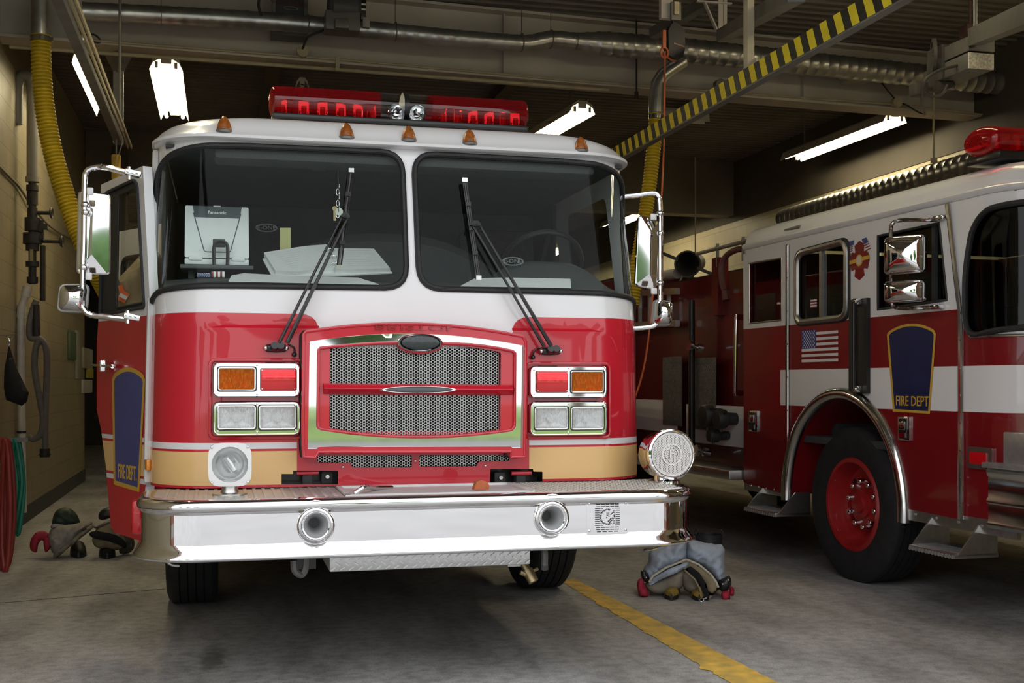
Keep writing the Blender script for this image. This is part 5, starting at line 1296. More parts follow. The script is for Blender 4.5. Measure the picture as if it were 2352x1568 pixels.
# windows
M_glassB = glass_mat('dark_cab_glass', (0.42, 0.46, 0.45), 0.06)
def window(hole, nm, mats=M_alu, fr=0.018, split=None):
    m = MB(); patch(m, hole, lambda u, v: skl(u, v, -0.02), step=0.12); g = m.build(nm, M_glassB, TBR, fix=False, ang=60)
    m = MB(); m.tube([skl(u, v, 0.004) for u, v in dens(hole, 0.04)], fr, 8, closed=True); m.build('window_frame', mats, g)
    if split:
        us = [p[0] for p in hole]; vs = [p[1] for p in hole]; u = min(us) + (max(us) - min(us)) * split
        m = MB(); m.bar(skl(u, min(vs), -0.012), skl(u, max(vs), -0.012), 0.028, 0.03); m.build('window_bar', mats, g)
    return g
g = window(w_rear, 'rear_window', M_alu, 0.024, 0.48); m = MB(); m.tube([skl(u, v, 0.002) for u, v in dens([( (u - sum(p[0] for p in w_rear) / len(w_rear)) * 1.09 + sum(p[0] for p in w_rear) / len(w_rear), (v - sum(p[1] for p in w_rear) / len(w_rear)) * 1.07 + sum(p[1] for p in w_rear) / len(w_rear)) for u, v in w_rear], 0.04)], 0.013, 8, closed=True); m.build('rubber_seal', M_rubber, g)
window(w_front, 'door_window', M_dark, 0.009, 0.80); window(w_crew, 'crew_window', M_alu, 0.008)
window(wsn, 'windscreen', M_rubber, 0.018); window(wsn2, 'windscreen', M_rubber, 0.018)
# inside: dark liner, dash, seat backs
m = MB(); m.box((BW / 2, -0.1, 0.95), (BW - 0.1, 2.8, 0.05)); m.box((BW - 0.1, -0.1, 1.6), (0.03, 2.6, 1.6)); m.box((BW / 2, 0.62, 1.45), (BW - 0.5, 0.05, 1.0)); m.box((BW / 2, -1.35, 1.55), (BW - 0.35, 0.45, 0.12), bev=0.04); m.box((BW / 2, -0.1, 2.44), (BW - 0.1, 2.9, 0.02))
m.build('cab_liner', M_liner, TBR)
for x, y in ((0.45, -0.55), (1.9, -0.55), (0.6, 0.95)):
    m = MB(); m.box((x, y, 1.35), (0.48, 0.46, 0.14), bev=0.05); m.box((x, y + 0.24, 1.72), (0.48, 0.14, 0.7), bev=0.06); m.box((x, y, 1.12), (0.3, 0.3, 0.36)); m.build('cab_seat', mat('seat_cloth', (0.035, 0.037, 0.04), 0.8), TBR)
# door panels: raised skins with seams, hinges, handles
def door(outline, nm, win):
    m = MB(); ins = outline
    patch(m, ins, lambda u, v: skl(u, v, 0.007), holes=[win, cut], regions=[(white_top, 1), (stripe, 1)], step=0.2)
    m.grid([[skl(u, v, 0.007) for u, v in dens(ins, 0.1)], [skl(u, v, -0.004) for u, v in dens(ins, 0.1)]], close=True, m=2)
    return m.build(nm, [M_dred, M_white, M_black], TBR, ang=30)
dc = door(d_crew, 'crew_door', w_crew); df = door(d_front, 'cab_door', w_front)
for pts, w_ in ((((1809, 562), (1809, 1132)), 0.012), (((2177, 468), (2206, 718), (2207, 1192)), 0.017)):
    m = MB(); m.tube([tB(*p, -0.012) for p in pts], w_, 8)
    for k in range(8):
        a, b = tB(*pts[-2], -0.022), tB(*pts[-1], -0.022); m.cyl(a.lerp(b, k / 7.5), a.lerp(b, k / 7.5) - V(0.006, 0, 0), 0.006, n=6)
    m.build('door_hinge', M_polish, dc if w_ < 0.015 else df)
for a, par in (((1723, 943, 1745, 990), dc), ((2068, 957, 2095, 1010), df)):
    p, q = tB(a[0], a[3]), tB(a[2], a[1]); m = MB(); c = (p + q) / 2; c.x = -0.012; sy, szz = abs(p.y - q.y), abs(q.z - p.z)
    m.box(c, (0.02, sy, szz), 0, bev=0.005); m.box(c - V(0.008, 0, 0), (0.012, sy * 0.62, szz * 0.82), 1); m.box(c - V(0.018, 0, -szz * 0.12), (0.012, sy * 0.5, szz * 0.36), 0, bev=0.004); m.box(c - V(0.016, 0, szz * 0.28), (0.01, sy * 0.5, szz * 0.2), 0)
    m.build('door_handle', [M_chrome, M_black], par)
# emblem on the door
kl = [(2040, 768)] + arc(2046, 760, 2094, 743, 2148, 757, 10) + [(2153, 766), (2139, 950), (2054, 945)]
ki = [(2045, 771)] + arc(2050, 764, 2095, 749, 2144, 762, 10) + [(2148, 769), (2135, 944), (2058, 939)]
m = MB(); patch(m, [b2(*p) for p in kl], lambda u, v: skl(u, v, 0.010), regions=[([b2(*p) for p in ki], 1)], step=0.3)
c = tB(2096, 922, -0.012); text_mesh(m, 'FIRE DEPT.', 0.088, facing(c, (0, -1, 0), (0, 0, 1)), 0, depth=0.0008, bold=0.0006, width=0.86)
m.build('door_emblem', [M_yellow, M_navyd], df)
# flag decal
m = MB(); a, b = b2(1842, 838), b2(1926, 752); fw, fh = b[0] - a[0], b[1] - a[1]
patch(m, rect(a[0], a[1], b[0], b[1]), lambda u, v: skl(u, v, 0.003), regions=[(rect(a[0] - 1, a[1] + fh * (2 * k + 1) / 13, b[0] + 1, a[1] + fh * (2 * k + 2) / 13), 1) for k in range(6)] + [(rect(a[0], a[1] + fh * 6 / 13, a[0] + fw * 0.41, b[1]), 2)], step=0.5)
o = m.build('flag_decal', [M_dred, M_white, M_navy], TBR)
me = MB()
for i in range(9):
    for j in range(6 if i % 2 == 0 else 5):
        u = a[0] + fw * 0.41 * (j + (0.7 if i % 2 == 0 else 1.2)) / 6.4; v = a[1] + fh * (6 / 13 + 7 / 13 * (i + 0.8) / 9.6)
        st_ = [(u + (0.008 if k % 2 == 0 else 0.0034) * sin(pi * k / 5), v + (0.008 if k % 2 == 0 else 0.0034) * cos(pi * k / 5)) for k in range(10)]
        me.prism([skl(x, y, 0.0045) for x, y in st_], (0.001, 0, 0))
me.build('star_pattern', M_white, o)
m = MB(); p = (b2(1857, 708)[0], b2(1857, 708)[1]); q = b2(1872, 686)
patch(m, rect(p[0], p[1], q[0], q[1]), lambda u, v: skl(u, v, -0.015), regions=[(rect(p[0], p[1] + 0.06, p[0] + 0.05, q[1]), 1)] + [(rect(p[0], p[1] + 0.02 * k, q[0], p[1] + 0.02 * k + 0.01), 2) for k in range(3)], step=0.5); m.build('window_sticker', [M_white, M_navy, M_dred], g)
# cross shaped badge with two small flags
bx, bz = b2(1975, 598); m = MB(); pr = []
S = 0.125
for k in range(4):
    b0_ = pi / 4 + k * pi / 2
    for an, r in ((-0.72, 0.66), (-0.56, 0.98), (0, 1.06), (0.56, 0.98), (0.72, 0.66)): pr.append((bx + S * r * sin(b0_ - pi / 4 + an) * 0.9, bz + S * r * cos(b0_ - pi / 4 + an)))
pr = sorted(pr, key=lambda q: atan2(q[1] - bz, q[0] - bx))
m.prism([skl(u, v, 0.004) for u, v in pr], (0.002, 0, 0), 0); m.cyl(skl(bx, bz, 0.004), skl(bx, bz, 0.0075), 0.04, n=20, m=1); m.cyl(skl(bx, bz, 0.004), skl(bx, bz, 0.0085), 0.03, n=20, m=2)
m.bar(skl(bx - 0.12, bz - 0.005, 0.006), skl(bx + 0.12, bz + 0.012, 0.006), 0.004, 0.026, 1)
cd = m.build('cross_badge', [M_dred, M_yellow, mat('badge_cream', (0.6, 0.55, 0.45), 0.5, var=0.05)], TBR)
for (x0, y0), (x1, y1), (x2, y2) in (((1958, 549), (1953, 585), (1970, 566)), ((1986, 543), (1998, 580), (1980, 562))):
    m = MB(); c = (b2(x0, y0), b2(x1, y1)); w_ = 0.05
    st0 = [b2(x0 - 6, y0 + 6), b2(x0 + 5, y0 + 2), b2(x1 + 6, y1 - 6), b2(x1 - 5, y1)]
    patch(m, st0, lambda u, v: skl(u, v, 0.004), regions=[([(st0[0][0] * (1 - t) + st0[3][0] * t, st0[0][1] * (1 - t) + st0[3][1] * t) for t in (0, 0.4)] + [(st0[1][0] * (1 - t) + st0[2][0] * t, st0[1][1] * (1 - t) + st0[2][1] * t) for t in (0.4, 0)], 1)] +
          [([(st0[0][0] * (1 - t) + st0[3][0] * t, st0[0][1] * (1 - t) + st0[3][1] * t) for t in (q, q + 0.08)] + [(st0[1][0] * (1 - t) + st0[2][0] * t, st0[1][1] * (1 - t) + st0[2][1] * t) for t in (q + 0.08, q)], 2) for q in (0.45, 0.62, 0.8)], step=0.5)
    m.build('badge_flag', [M_white, M_navy, M_dred], cd)
# tall black rail beside the cab door
p, q = tB(1957, 903), tB(1999, 684); c = (p + q) / 2; m = MB(); m.box((-0.012, c.y, c.z), (0.03, abs(p.y - q.y), abs(q.z - p.z)), 0); 
for k in range(40): m.box((-0.029, c.y + 0.01, p.z + (q.z - p.z) * (k + 2) / 44), (0.004, 0.035, 0.008), 1)
gl_ = m.build('intake_louvre', [mat('louvre_black', (0.03, 0.028, 0.027), 0.45, var=0.1), M_black], TBR)
m = MB(); za, zb_ = tB(1980, 893).z, tB(1980, 693).z; m.cyl((-0.075, c.y - 0.03, za), (-0.075, c.y - 0.03, zb_), 0.016, n=12, m=1)
for z in (za, zb_): m.box((-0.05, c.y - 0.03, z), (0.05, 0.05, 0.045), 0, bev=0.01); m.ball((-0.075, c.y - 0.055, z), 0.018, 0, u=10, v=6)
m.build('grab_rail', [M_chrome, M_black], TBR)
# marker lamp at the front corner
p, q = b2(2228, 1074), b2(2281, 1029); m = MB(); o = rect(p[0], p[1], q[0], q[1], 0.01); m.grid([[skl(u, v, 0.0) for u, v in o], [skl(u, v, 0.018) for u, v in o]], close=True); patch(m, o, lambda u, v: skl(u, v, 0.018), step=0.1)
mk = m.build('marker_lamp', M_alu, TBR)
i_ = rect(p[0] + 0.025, p[1] + 0.028, q[0] - 0.035, q[1] - 0.028, 0.01); m = MB(); patch(m, i_, lambda u, v: skl(u, v, 0.024), step=0.1); m.grid([[skl(u, v, 0.01) for u, v in i_], [skl(u, v, 0.024) for u, v in i_]], close=True); m.build('red_lens', M_redlens, mk)
# chrome band under the windscreen
m = MB(); m.tube([skl(1.24 + 0.06 * k, 1.628, 0.006) for k in range(30)], 0.009, 8); m.build('sill_trim', M_polish, TBR)
# front bumper, seen end-on at the edge
m = MB(); 
pth = [(V(-0.02, YC - 0.05, 0), V(-1, 0, 0)), (V(-0.02, YC - 0.42, 0), V(-1, 0, 0))] + [(V(0.18 - 0.2 * cos(t), YC - 0.42 - 0.2 * sin(t), 0), V(-cos(t), -sin(t), 0)) for t in [pi / 2 * k / 8 for k in range(1, 9)]] + [(V(BW, YC - 0.62, 0), V(0, -1, 0))]
bp_grid(m, [(-0.03, .89), (0, .885), (.014, .87), (.008, .845), (0, .835), (0, .72), (.012, .705), (.012, .69), (0, .68), (0, .585), (.014, .565), (.0, .545), (-0.04, .545)], pth)
m.prism([V(-0.02, YC - 0.03, .886), V(BW, YC - 0.03, .886), V(BW, YC - 0.6, .886), V(0.1, YC - 0.6, .886), V(-0.02, YC - 0.4, .886)], (0, 0, -0.01)); m.build('bumper', M_polish, TBR, ang=50)
p = tB(2342, 1075, 0.05); m = MB(); m.box((0.2, p.y - 0.05, 0.99), (0.36, 0.3, 0.2), bev=0.01); m.box((0.16, p.y - 0.02, 0.9), (0.42, 0.42, 0.03), bev=0.005); m.build('tread_box', M_diam, TBR)
# sills and folding steps
for y0, y1 in ((-1.62, -0.60), (0.84, 1.53)):
    m = MB(); m.box((0.012, (y0 + y1) / 2, 0.545), (0.03, y1 - y0, 0.085), 0)
    for k in range(5): m.ball((-0.003, y1 - 0.12 - (y1 - y0 - 0.2) * k / 4, 0.545), 0.009, 0, u=8, v=5)
    m.build('sill_plate', M_alu, TBR)
def step_(pa, pb, zt, name='folding_step'):
    """tread between two hanging plates; pa, pb are the tread's front corners in pixels"""
    a, b = tB(*pa, -0.16), tB(*pb, -0.16); m = MB()
    m.box((-0.02, (a.y + b.y) / 2, a.z), (0.30, abs(a.y - b.y), 0.03), 0, bev=0.006)
    s = m.build(name, M_alu, TBR)
    for y in (a.y, b.y):
        m = MB(); m.prism([V(-0.15, y, a.z), V(0.12, y, a.z), V(0.12, y, zt), V(0.0, y, zt)], (0, 0.012, 0)); m.build('step_bracket', M_alu, s)
    m = MB()
    for k in range(14):
        y = b.y + (a.y - b.y) * (k + 0.5) / 14; m.box((-0.172, y, a.z - 0.004), (0.006, 0.012, 0.022), 0, Matrix.Rotation(0.5, 3, 'X')); m.box((-0.06, y, a.z + 0.016), (0.16, 0.010, 0.004))
    m.build('tread_pattern', M_diam, s)
step_((2090, 1255), (2196, 1277), 0.55); step_((1711, 1167), (1783, 1180), 0.55)
# front wheel, its arch and rim
wc = tB(1954, 1166, 0.05); wc.z = 0.525; wc.x = 0.19
t_ = wheel(TBR, wc, (-1, 0, 0), 0.535, 0.30)
m = MB()
m.lathe([(0.315, 0.115), (0.325, 0.13), (0.312, 0.142), (0.292, 0.138), (0.285, 0.115), (0.275, 0.03), (0.262, 0.0), (0.21, -0.02), (0.17, -0.015), (0.165, 0.03), (0.10, 0.04), (0.095, 0.06), (0.06, 0.066), (0.055, 0.085), (0.0, 0.09)], wc, (-1, 0, 0), 48)
rm = m.build('rim', M_rim, t_, ang=40)
for k in range(10):
    a = 2 * pi * k / 10 + 0.2; c = wc + V(-0.02, 0.158 * cos(a), 0.158 * sin(a)); m = MB(); m.cyl(c, c - V(0.038, 0, 0), 0.022, 0.019, n=10); m.ball(c - V(0.038, 0, 0), 0.020, sc=(0.8, 1, 1), u=10, v=6); m.build('lug_nut', M_chrome, rm)
for k in range(5):
    a = 2 * pi * k / 5 + 0.6; c = wc + V(0.016, 0.235 * cos(a), 0.235 * sin(a)); m = MB(); m.cyl(c, c - V(0.01, 0, 0), 0.034, n=16); m.build('hand_hole', M_black, rm)
wheel(TBR, (BW - 0.2, wc.y, 0.525), (1, 0, 0), 0.535, 0.30)
for x in (0.24, BW - 0.24): wheel(TBR, (x, 4.9, 0.525), (-1 if x < 1 else 1, 0, 0), 0.535, 0.46)
m = MB(); R = []
for k in range(41):
    a = -0.06 + (pi + 0.12) * k / 40; cy, sy = cos(a), sin(a)
    R.append([V(-o, 0.12 + (0.70 + i) * cy, 0.53 + (0.73 + i) * sy) for o, i in ((-0.01, 0.075), (0.022, 0.072), (0.042, 0.055), (0.05, 0.03), (0.042, 0.005), (0.02, -0.012), (-0.01, -0.014))])
m.grid(R); m.build('wheel_arch_trim', M_polish, TBR, ang=60)
m = MB(); R = []
for k in range(25):
    a = pi * k / 24; R.append([V(-0.0, 0.12 + 0.70 * cos(a), 0.53 + 0.73 * sin(a)), V(0.75, 0.12 + 0.70 * cos(a), 0.53 + 0.73 * sin(a))])
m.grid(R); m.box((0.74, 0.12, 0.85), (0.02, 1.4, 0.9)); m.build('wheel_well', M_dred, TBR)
m = MB(); m.box((BW / 2, 2.5, 0.62), (1.0, 8.0, 0.25)); m.bar((0.3, wc.y, 0.52), (BW - 0.3, wc.y, 0.52), 0.14, 0.12); m.build('chassis', M_black, TBR)
# mirrors of the second engine
arm = [(2155, 504), (2120, 505), (2068, 506), (2051, 512), (2046, 530), (2046, 600), (2048, 680), (2050, 700), (2062, 707), (2100, 708), (2135, 706)]
m = MB(); m.tube(bez([tB(*q, -0.16 if 2 < i < 8 else (-0.10 if i in (1, 2, 8, 9) else -0.03)) for i, q in enumerate(arm)], 5), 0.0125, 10); 
mb_ = m.build('mirror', M_polish, TBR)
for q in ((2158, 500), (2152, 705)): m = MB(); m.box(tB(*q, -0.025), (0.04, 0.09, 0.025), bev=0.005); m.build('mirror_bracket', M_chrome, mb_)
for (x0, y0, x1, y1), nm in (((2051, 535, 2113, 634), 'mirror_head'), ((2051, 639, 2113, 697), 'convex_mirror')):
    p, q = tB(x0, y1, -0.16), tB(x1, y0, -0.16); cy, cz = (p.y + q.y) / 2, (p.z + q.z) / 2
    # shell faces the camera side: spread across x, depth along y
    W_, H_ = abs(p.y - q.y) * 0.95, abs(q.z - p.z); m = MB(); R = []
    out_ = rnd([(-W_ / 2, -H_ / 2), (W_ / 2, -H_ / 2), (W_ / 2, H_ / 2), (-W_ / 2, H_ / 2)], 0.035)
    A = V(0.55, -0.83, 0).normalized(); N_ = V(-0.83, -0.55, 0).normalized()
    for k, d in ((1.0, -0.02), (1.0, 0.0), (0.985, 0.010), (0.95, 0.020), (0.88, 0.033), (0.76, 0.046), (0.6, 0.057), (0.4, 0.065), (0.2, 0.069), (0.01, 0.07)): R.append([V(-0.17, cy, cz) + A * (u * k) + V(0, 0, v * k) + N_ * d for u, v in roundish(out_, 0, 0, k)])
    m.grid(R, close=True); m.raw(R[0], [list(range(len(R[0])))]); m.build(nm, M_chrome, mb_, ang=50)
# pump panel and hose bed behind the cab
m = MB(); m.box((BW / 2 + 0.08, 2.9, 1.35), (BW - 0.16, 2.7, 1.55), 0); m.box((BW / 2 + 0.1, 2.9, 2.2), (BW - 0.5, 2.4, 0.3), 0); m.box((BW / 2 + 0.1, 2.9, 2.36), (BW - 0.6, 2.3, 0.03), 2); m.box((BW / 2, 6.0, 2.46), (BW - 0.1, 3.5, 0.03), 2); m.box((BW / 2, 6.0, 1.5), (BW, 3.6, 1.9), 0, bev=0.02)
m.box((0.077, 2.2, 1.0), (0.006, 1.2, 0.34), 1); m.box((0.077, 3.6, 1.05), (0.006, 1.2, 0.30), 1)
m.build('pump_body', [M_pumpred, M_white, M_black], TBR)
for a, b in (((1524, 818), (1566, 975)), ((1598, 820), (1644, 985))):
    p, q = tB(a[0], b[1], 0.07), tB(b[0], a[1], 0.07); m = MB(); m.box((0.068, (p.y + q.y) / 2, (p.z + q.z) / 2), (0.012, abs(p.y - q.y), q.z - p.z), 0)
    for i in range(9):
        for j in range(22): m.box((0.060, q.y + (p.y - q.y) * (i + 0.5 + 0.5 * (j % 2)) / 9.6, p.z + (q.z - p.z) * (j + 0.6) / 22.5), (0.004, 0.026, 0.007), 0, Matrix.Rotation(0.7 if j % 2 else -0.7, 3, 'X'))
    m.build('diamond_panel', mat('dull_diamond_plate', (0.22, 0.215, 0.20), 0.5, 0.6, var=0.2, scale=20), TBR)
m = MB(); a, b = tB(1559, 1112, -0.08), tB(1708, 1138, -0.08); m.box((0.02, (1.55 + 3.9) / 2, 0.62), (0.3, 2.35, 0.08), bev=0.01); m.build('running_board', M_alu, TBR)
m = MB(); a, b = tB(1691, 728, 0.0), tB(1688, 902, 0.0); m.cyl(a, b, 0.018, n=12); 
for p in (a, b): m.box(p + V(0.04, 0, 0), (0.1, 0.04, 0.05), bev=0.008)
m.build('grab_rail', M_chrome, TBR)
m = MB(); a = tB(1584, 560, 0.0); m.cyl(V(0.02, a.y, 0.8), V(0.02, a.y, 2.1), 0.03, n=12); m.build('corner_post', M_black, TBR)
for (px, py, r) in ((1640, 955, 0.085), (1672, 962, 0.07), (1655, 1000, 0.05)):
    c = tB(px, py, 0.0); m = MB(); m.lathe([(0, -0.12), (r, -0.11), (r * 1.15, -0.09), (r * 1.15, -0.03), (r * 0.8, -0.01), (r * 0.7, 0.1)], c, (1, 0, 0), 20)
    for k in range(3): an = 2 * pi * k / 3 + 0.4; m.cyl(c + V(-0.07, r * 1.1 * cos(an), r * 1.1 * sin(an)), c + V(-0.07, r * 1.5 * cos(an), r * 1.5 * sin(an)), 0.012, n=8)
    m.build('hose_inlet', M_iron, TBR)
for (px, py) in ((1628, 1040), (1612, 800)):
    c = tB(px, py, 0.05); m = MB(); m.lathe([(0.0, 0), (0.04, 0), (0.04, 0.05), (0.02, 0.06), (0.02, 0.1), (0.05, 0.1), (0.05, 0.13), (0, 0.13)], c, (-1, 0, 0.2), 16); m.build('outlet_cap', M_polish, TBR)
m = MB(); pts = [tB(1706, 572, 0.12), tB(1690, 574, 0.1), tB(1668, 588, 0.08), tB(1657, 615, 0.06), tB(1659, 650, 0.05), tB(1665, 668, 0.05)]; m.tube(bez(pts), 0.026, 10); m.tube([pts[-1], tB(1668, 690, 0.05)], [0.028, 0.035], 10); m.build('booster_hose', mat('dark_red_hose', (0.10, 0.03, 0.03), 0.6, var=0.2, scale=20), TBR)
# deck gun
c = tB(1580, 606, 0.35); ax = (V(0, 0, CH) - (OB + Matrix.Rotation(RB, 3, 'Z') @ c)); ax = (MBI @ ax).normalized(); ax = (ax + V(-0.12, 0, -0.02)).normalized(); m = MB()
m.lathe([(0.10, -0.40), (0.115, -0.1), (0.128, 0.0), (0.130, 0.03), (0.115, 0.03), (0.09, -0.05), (0, -0.3)], c, ax, 28); m.cyl(c - ax * 0.4, c - ax * 0.9, 0.09, n=16)
for s in (-1, 1):
    d = V(0, 0, 1).cross(ax).normalized() * s + V(0, 0, -0.45 * s if s > 0 else 0.45); d.normalize(); m.bar(c + d * 0.10, c + d * 0.26, 0.05, 0.03)
m.cyl(c - ax * 0.5, V(c.x, (c - ax * 0.5).y, 2.0), 0.06, n=12); m.build('deck_gun', M_iron, TBR)
m = MB(); a, b = tB(1478, 640, 0.30), tB(1556, 628, 0.30)
m.tube([a + (b - a) * k / 40 for k in range(41)], [0.045 if k % 2 else 0.052 for k in range(41)], 12); m.build('suction_hose', mat('suction_hose_white', (0.45, 0.44, 0.40), 0.6, var=0.1), TBR)
m = MB(); 
for v0 in (668, 742):
    m.bar(tB(1440, v0 + 6, 0.05), tB(1556, v0, 0.05), 0.05, 0.06)
for k in range(5):
    q = 1448 + 22 * k; m.bar(tB(q, 672, 0.05), tB(q, 742, 0.05), 0.03, 0.03)
m.build('ladder', M_alu, TBR)
m = MB(); a, b = tB(1600, 583, 0.12), tB(1840, 521, 0.02); m.cyl(a, b, 0.017, n=10)
for px, py in ((1648, 570), (1707, 555)): p = tB(px, py, 0.1); m.cyl(p + V(0, 0, -0.16), p + V(0, 0, 0.04), 0.014, n=10); m.ball(p, 0.025, u=10, v=6)
m.build('hand_rail', M_steel, TBR)
m = MB(); p = tB(1649, 600, 0.12); m.box((0.14, p.y, p.z - 0.22), (0.1, 0.12, 0.5), 0); m.build('bed_post', M_pumpred, TBR)
# ================================================================ things of the hall
# ---------------- fluorescent lamps
ZL = 4.40
def lamp(name, a, b, label, lit=True, wd=0.30, zt=ZC, tubes=(-0.055, 0.055), tilt=0.0):
    """reflector fitting from a to b with bare tubes under it"""
    a = Vector(a); b = Vector(b); c = (a + b) / 2; L = (b - a).length; rz = atan2(-(b - a).x, (b - a).y)
    t = thing(name, label, 'light', c, rz, 'fluorescent ceiling lamps'); h = wd / 2
    R = [[V(x, s * L / 2, z) for x, z in ((-h, -0.09), (-h * 0.78, -0.02), (-h * 0.33, 0.02), (-h * 0.33, -0.03), (h * 0.33, -0.03), (h * 0.33, 0.02), (h * 0.78, -0.02), (h, -0.09), (h + 0.004, -0.085), (h * 0.78, 0.01), (h * 0.35, 0.05), (-h * 0.35, 0.05), (-h * 0.78, 0.01), (-h - 0.004, -0.085))] for s in (-1, 1)]
    m = MB(); m.grid(R, close=True); m.raw(R[0], [list(range(14))]); m.raw(R[1], [list(range(14))]); m.build('reflector', M_lamp_white, t, ang=20)
    for x in tubes:
        for s in (-1, 1):
            m = MB(); m.cyl((x * 1.6, s * 0.02, -0.052), (x * 1.6, s * (L / 2 - 0.03), -0.052), 0.019, n=10); m.build('tube', M_tube if lit else M_lamp_white, t)
        for y in (-L / 2 + 0.015, 0, L / 2 - 0.015): m = MB(); m.box((x * 1.6, y, -0.042), (0.03, 0.03, 0.055)); m.build('lamp_holder', M_lamp_white, t)
    for s in (-0.35, 0.35):
        m = MB(); m.cyl((0, s * L, 0.05), (0, s * L, zt - c.z), 0.008, n=6); m.build('hanger_rod', M_steel, t)
    return t
lamp('fluorescent_lamp', (-0.50, 11.45, ZL), (-0.50, 13.65, ZL), 'lit twin tube lamp hanging above the cab roof beside the main beam')
lamp('fluorescent_lamp', (-1.25, 11.4, ZL), (-1.25, 13.65, ZL), 'lit lamp behind the thin door track, close to the left block wall', wd=0.16, tubes=(0.0,))
lamp('fluorescent_lamp', (3.84, 12.2, ZL), (3.64, 14.6, ZL), 'lit lamp just behind the end of the red light bar')
lamp('fluorescent_lamp', (7.40, 11.75, ZL), (7.35, 14.15, ZL), 'long lit lamp high along the block wall above the second engine')
lamp('fluorescent_lamp', (4.78, 12.3, ZL), (5.35, 12.3, ZL), 'short unlit lamp between the yellow hose and the striped track', lit=False, wd=0.14, tubes=(0.0,))
lamp('fluorescent_lamp', (0.80, 11.95, ZL), (0.80, 14.0, ZL), 'unlit lamp above the red part of the light bar, under the beam', lit=False, wd=0.14, tubes=(0.0,))
lamp('fluorescent_lamp', (6.4, 22.0, 4.05), (6.6, 24.0, 4.05), 'tiny distant lit lamp beside the second hose, beyond the rear header')
lamp('fluorescent_lamp', (6.9, 18.2, 4.3), (6.9, 20.4, 4.3), 'lit lamp in the rear bay beyond the header, over the pump end')

lamp('fluorescent_lamp', (4.3, 5.6, ZL), (4.3, 7.8, ZL), 'lamp of the front row over the left side of the second engine', wd=0.2)
lamp('fluorescent_lamp', (7.0, 5.6, ZL), (7.0, 7.8, ZL), 'lamp of the front row over the right side of the second engine', wd=0.2)
lamp('fluorescent_lamp', (-0.50, 6.6, ZL), (-0.50, 8.6, ZL), 'unseen lamp added over the open cab door to light the beam')  # added lamp, out of view; it warms the main beam
# ---------------- spiral ducts
def duct(name, label, pts, r, seam=0.11, group='spiral ducts', cat='duct', bands=(), mt=None):
    """sheet metal pipe with raised lock seams that wind round it"""
    pts = [Vector(p) for p in pts]; c = pts[0].copy(); m = MB(); dist = [0]
    for i in range(1, len(pts)): dist.append(dist[-1] + (pts[i] - pts[i - 1]).length)
    rs = r if isinstance(r, (list, tuple)) else [r] * len(pts)
    fine, fr = [], []
    n = max(2, int(dist[-1] / (seam / 4)))
    for k in range(n + 1):
        d = dist[-1] * k / n; i = max(j for j in range(len(dist)) if dist[j] <= d + 1e-9); i = min(i, len(pts) - 2)
        t = (d - dist[i]) / max(1e-9, dist[i + 1] - dist[i]); fine.append(pts[i].lerp(pts[i + 1], t) - c); fr.append((rs[i] + (rs[i + 1] - rs[i]) * t) * (1.06 if k % 4 == 0 else 1.0))
    m.tube(fine, fr, 24); o = m.build(name, mt or M_galv, ang=25); o.location = c
    return tag(o, label, cat, group)
ob = lambda px, py: on_beam(px, py, 0.42)
d1 = bez([ob(190, 26), ob(620, 49), ob(1080, 91)], 6); d1b = bez([ob(1080, 91), ob(1190, 99), ob(1222, 98), ob(1262, 90), ob(1300, 92), ob(1322, 95)], 5)
duct('spiral_duct', 'long thin galvanised duct across the hall in front of the beam', d1 + d1b[1:], 0.075)
duct('spiral_duct', 'wide galvanised duct that carries on from the thin duct past the second bay', [ob(1322, 95), ob(1385, 101), ob(1560, 114), ob(1760, 136), ob(2100, 172), ob(2420, 206)], [0.078, 0.112, 0.112, 0.112, 0.112, 0.112])
for px in (370, 707, 908, 1198, 1265):
    y = {370: 36, 707: 56, 908: 72, 1198: 98, 1265: 90}[px]; c = ob(px, y); m = MB()
    m.tube([V(0, 0, 0) + V(bn.x * 0.082 * cos(t), bn.y * 0.082 * cos(t), 0.082 * sin(t)) for t in [2 * pi * k / 24 for k in range(24)]], 0.005, 6, closed=True); m.cyl((0, 0, 0.08), (0, 0, ZC - c.z), 0.004, n=6)
    o = m.build('duct_strap', M_steel); o.location = c; tag(o, 'thin metal strap round the thin duct in front of the beam', 'strap', 'duct straps')
wall_y = lambda px, py: P(px, py, X=7.15)
a, b = P(1802, 503, X=7.2), P(2400, 330, X=7.2)
duct('spiral_duct', 'dark spiral duct along the block wall above the second engine', [a, b], 0.125, 0.13, mt=mat('dim_galvanised', (0.30, 0.29, 0.27), 0.33, 0.9, var=0.25, scale=8))
for px, py in ((2145, 395), (1597, 590)):
    p = P(px, py, X=7.2); m = MB(); m.cyl((0, 0, 0.13 if px > 2000 else -0.1), (0, 0, ZC - p.z - 0.01), 0.012, n=8); m.box((0, 0, 0.12 if px > 2000 else -0.1), (0.05, 0.05, 0.05))
    o = m.build('hanger_rod', M_cream); o.location = p; tag(o, 'thin pale hanger rod dropping to the dark wall duct' if px > 2000 else 'pale drop rod seen behind the deck gun', 'rod')
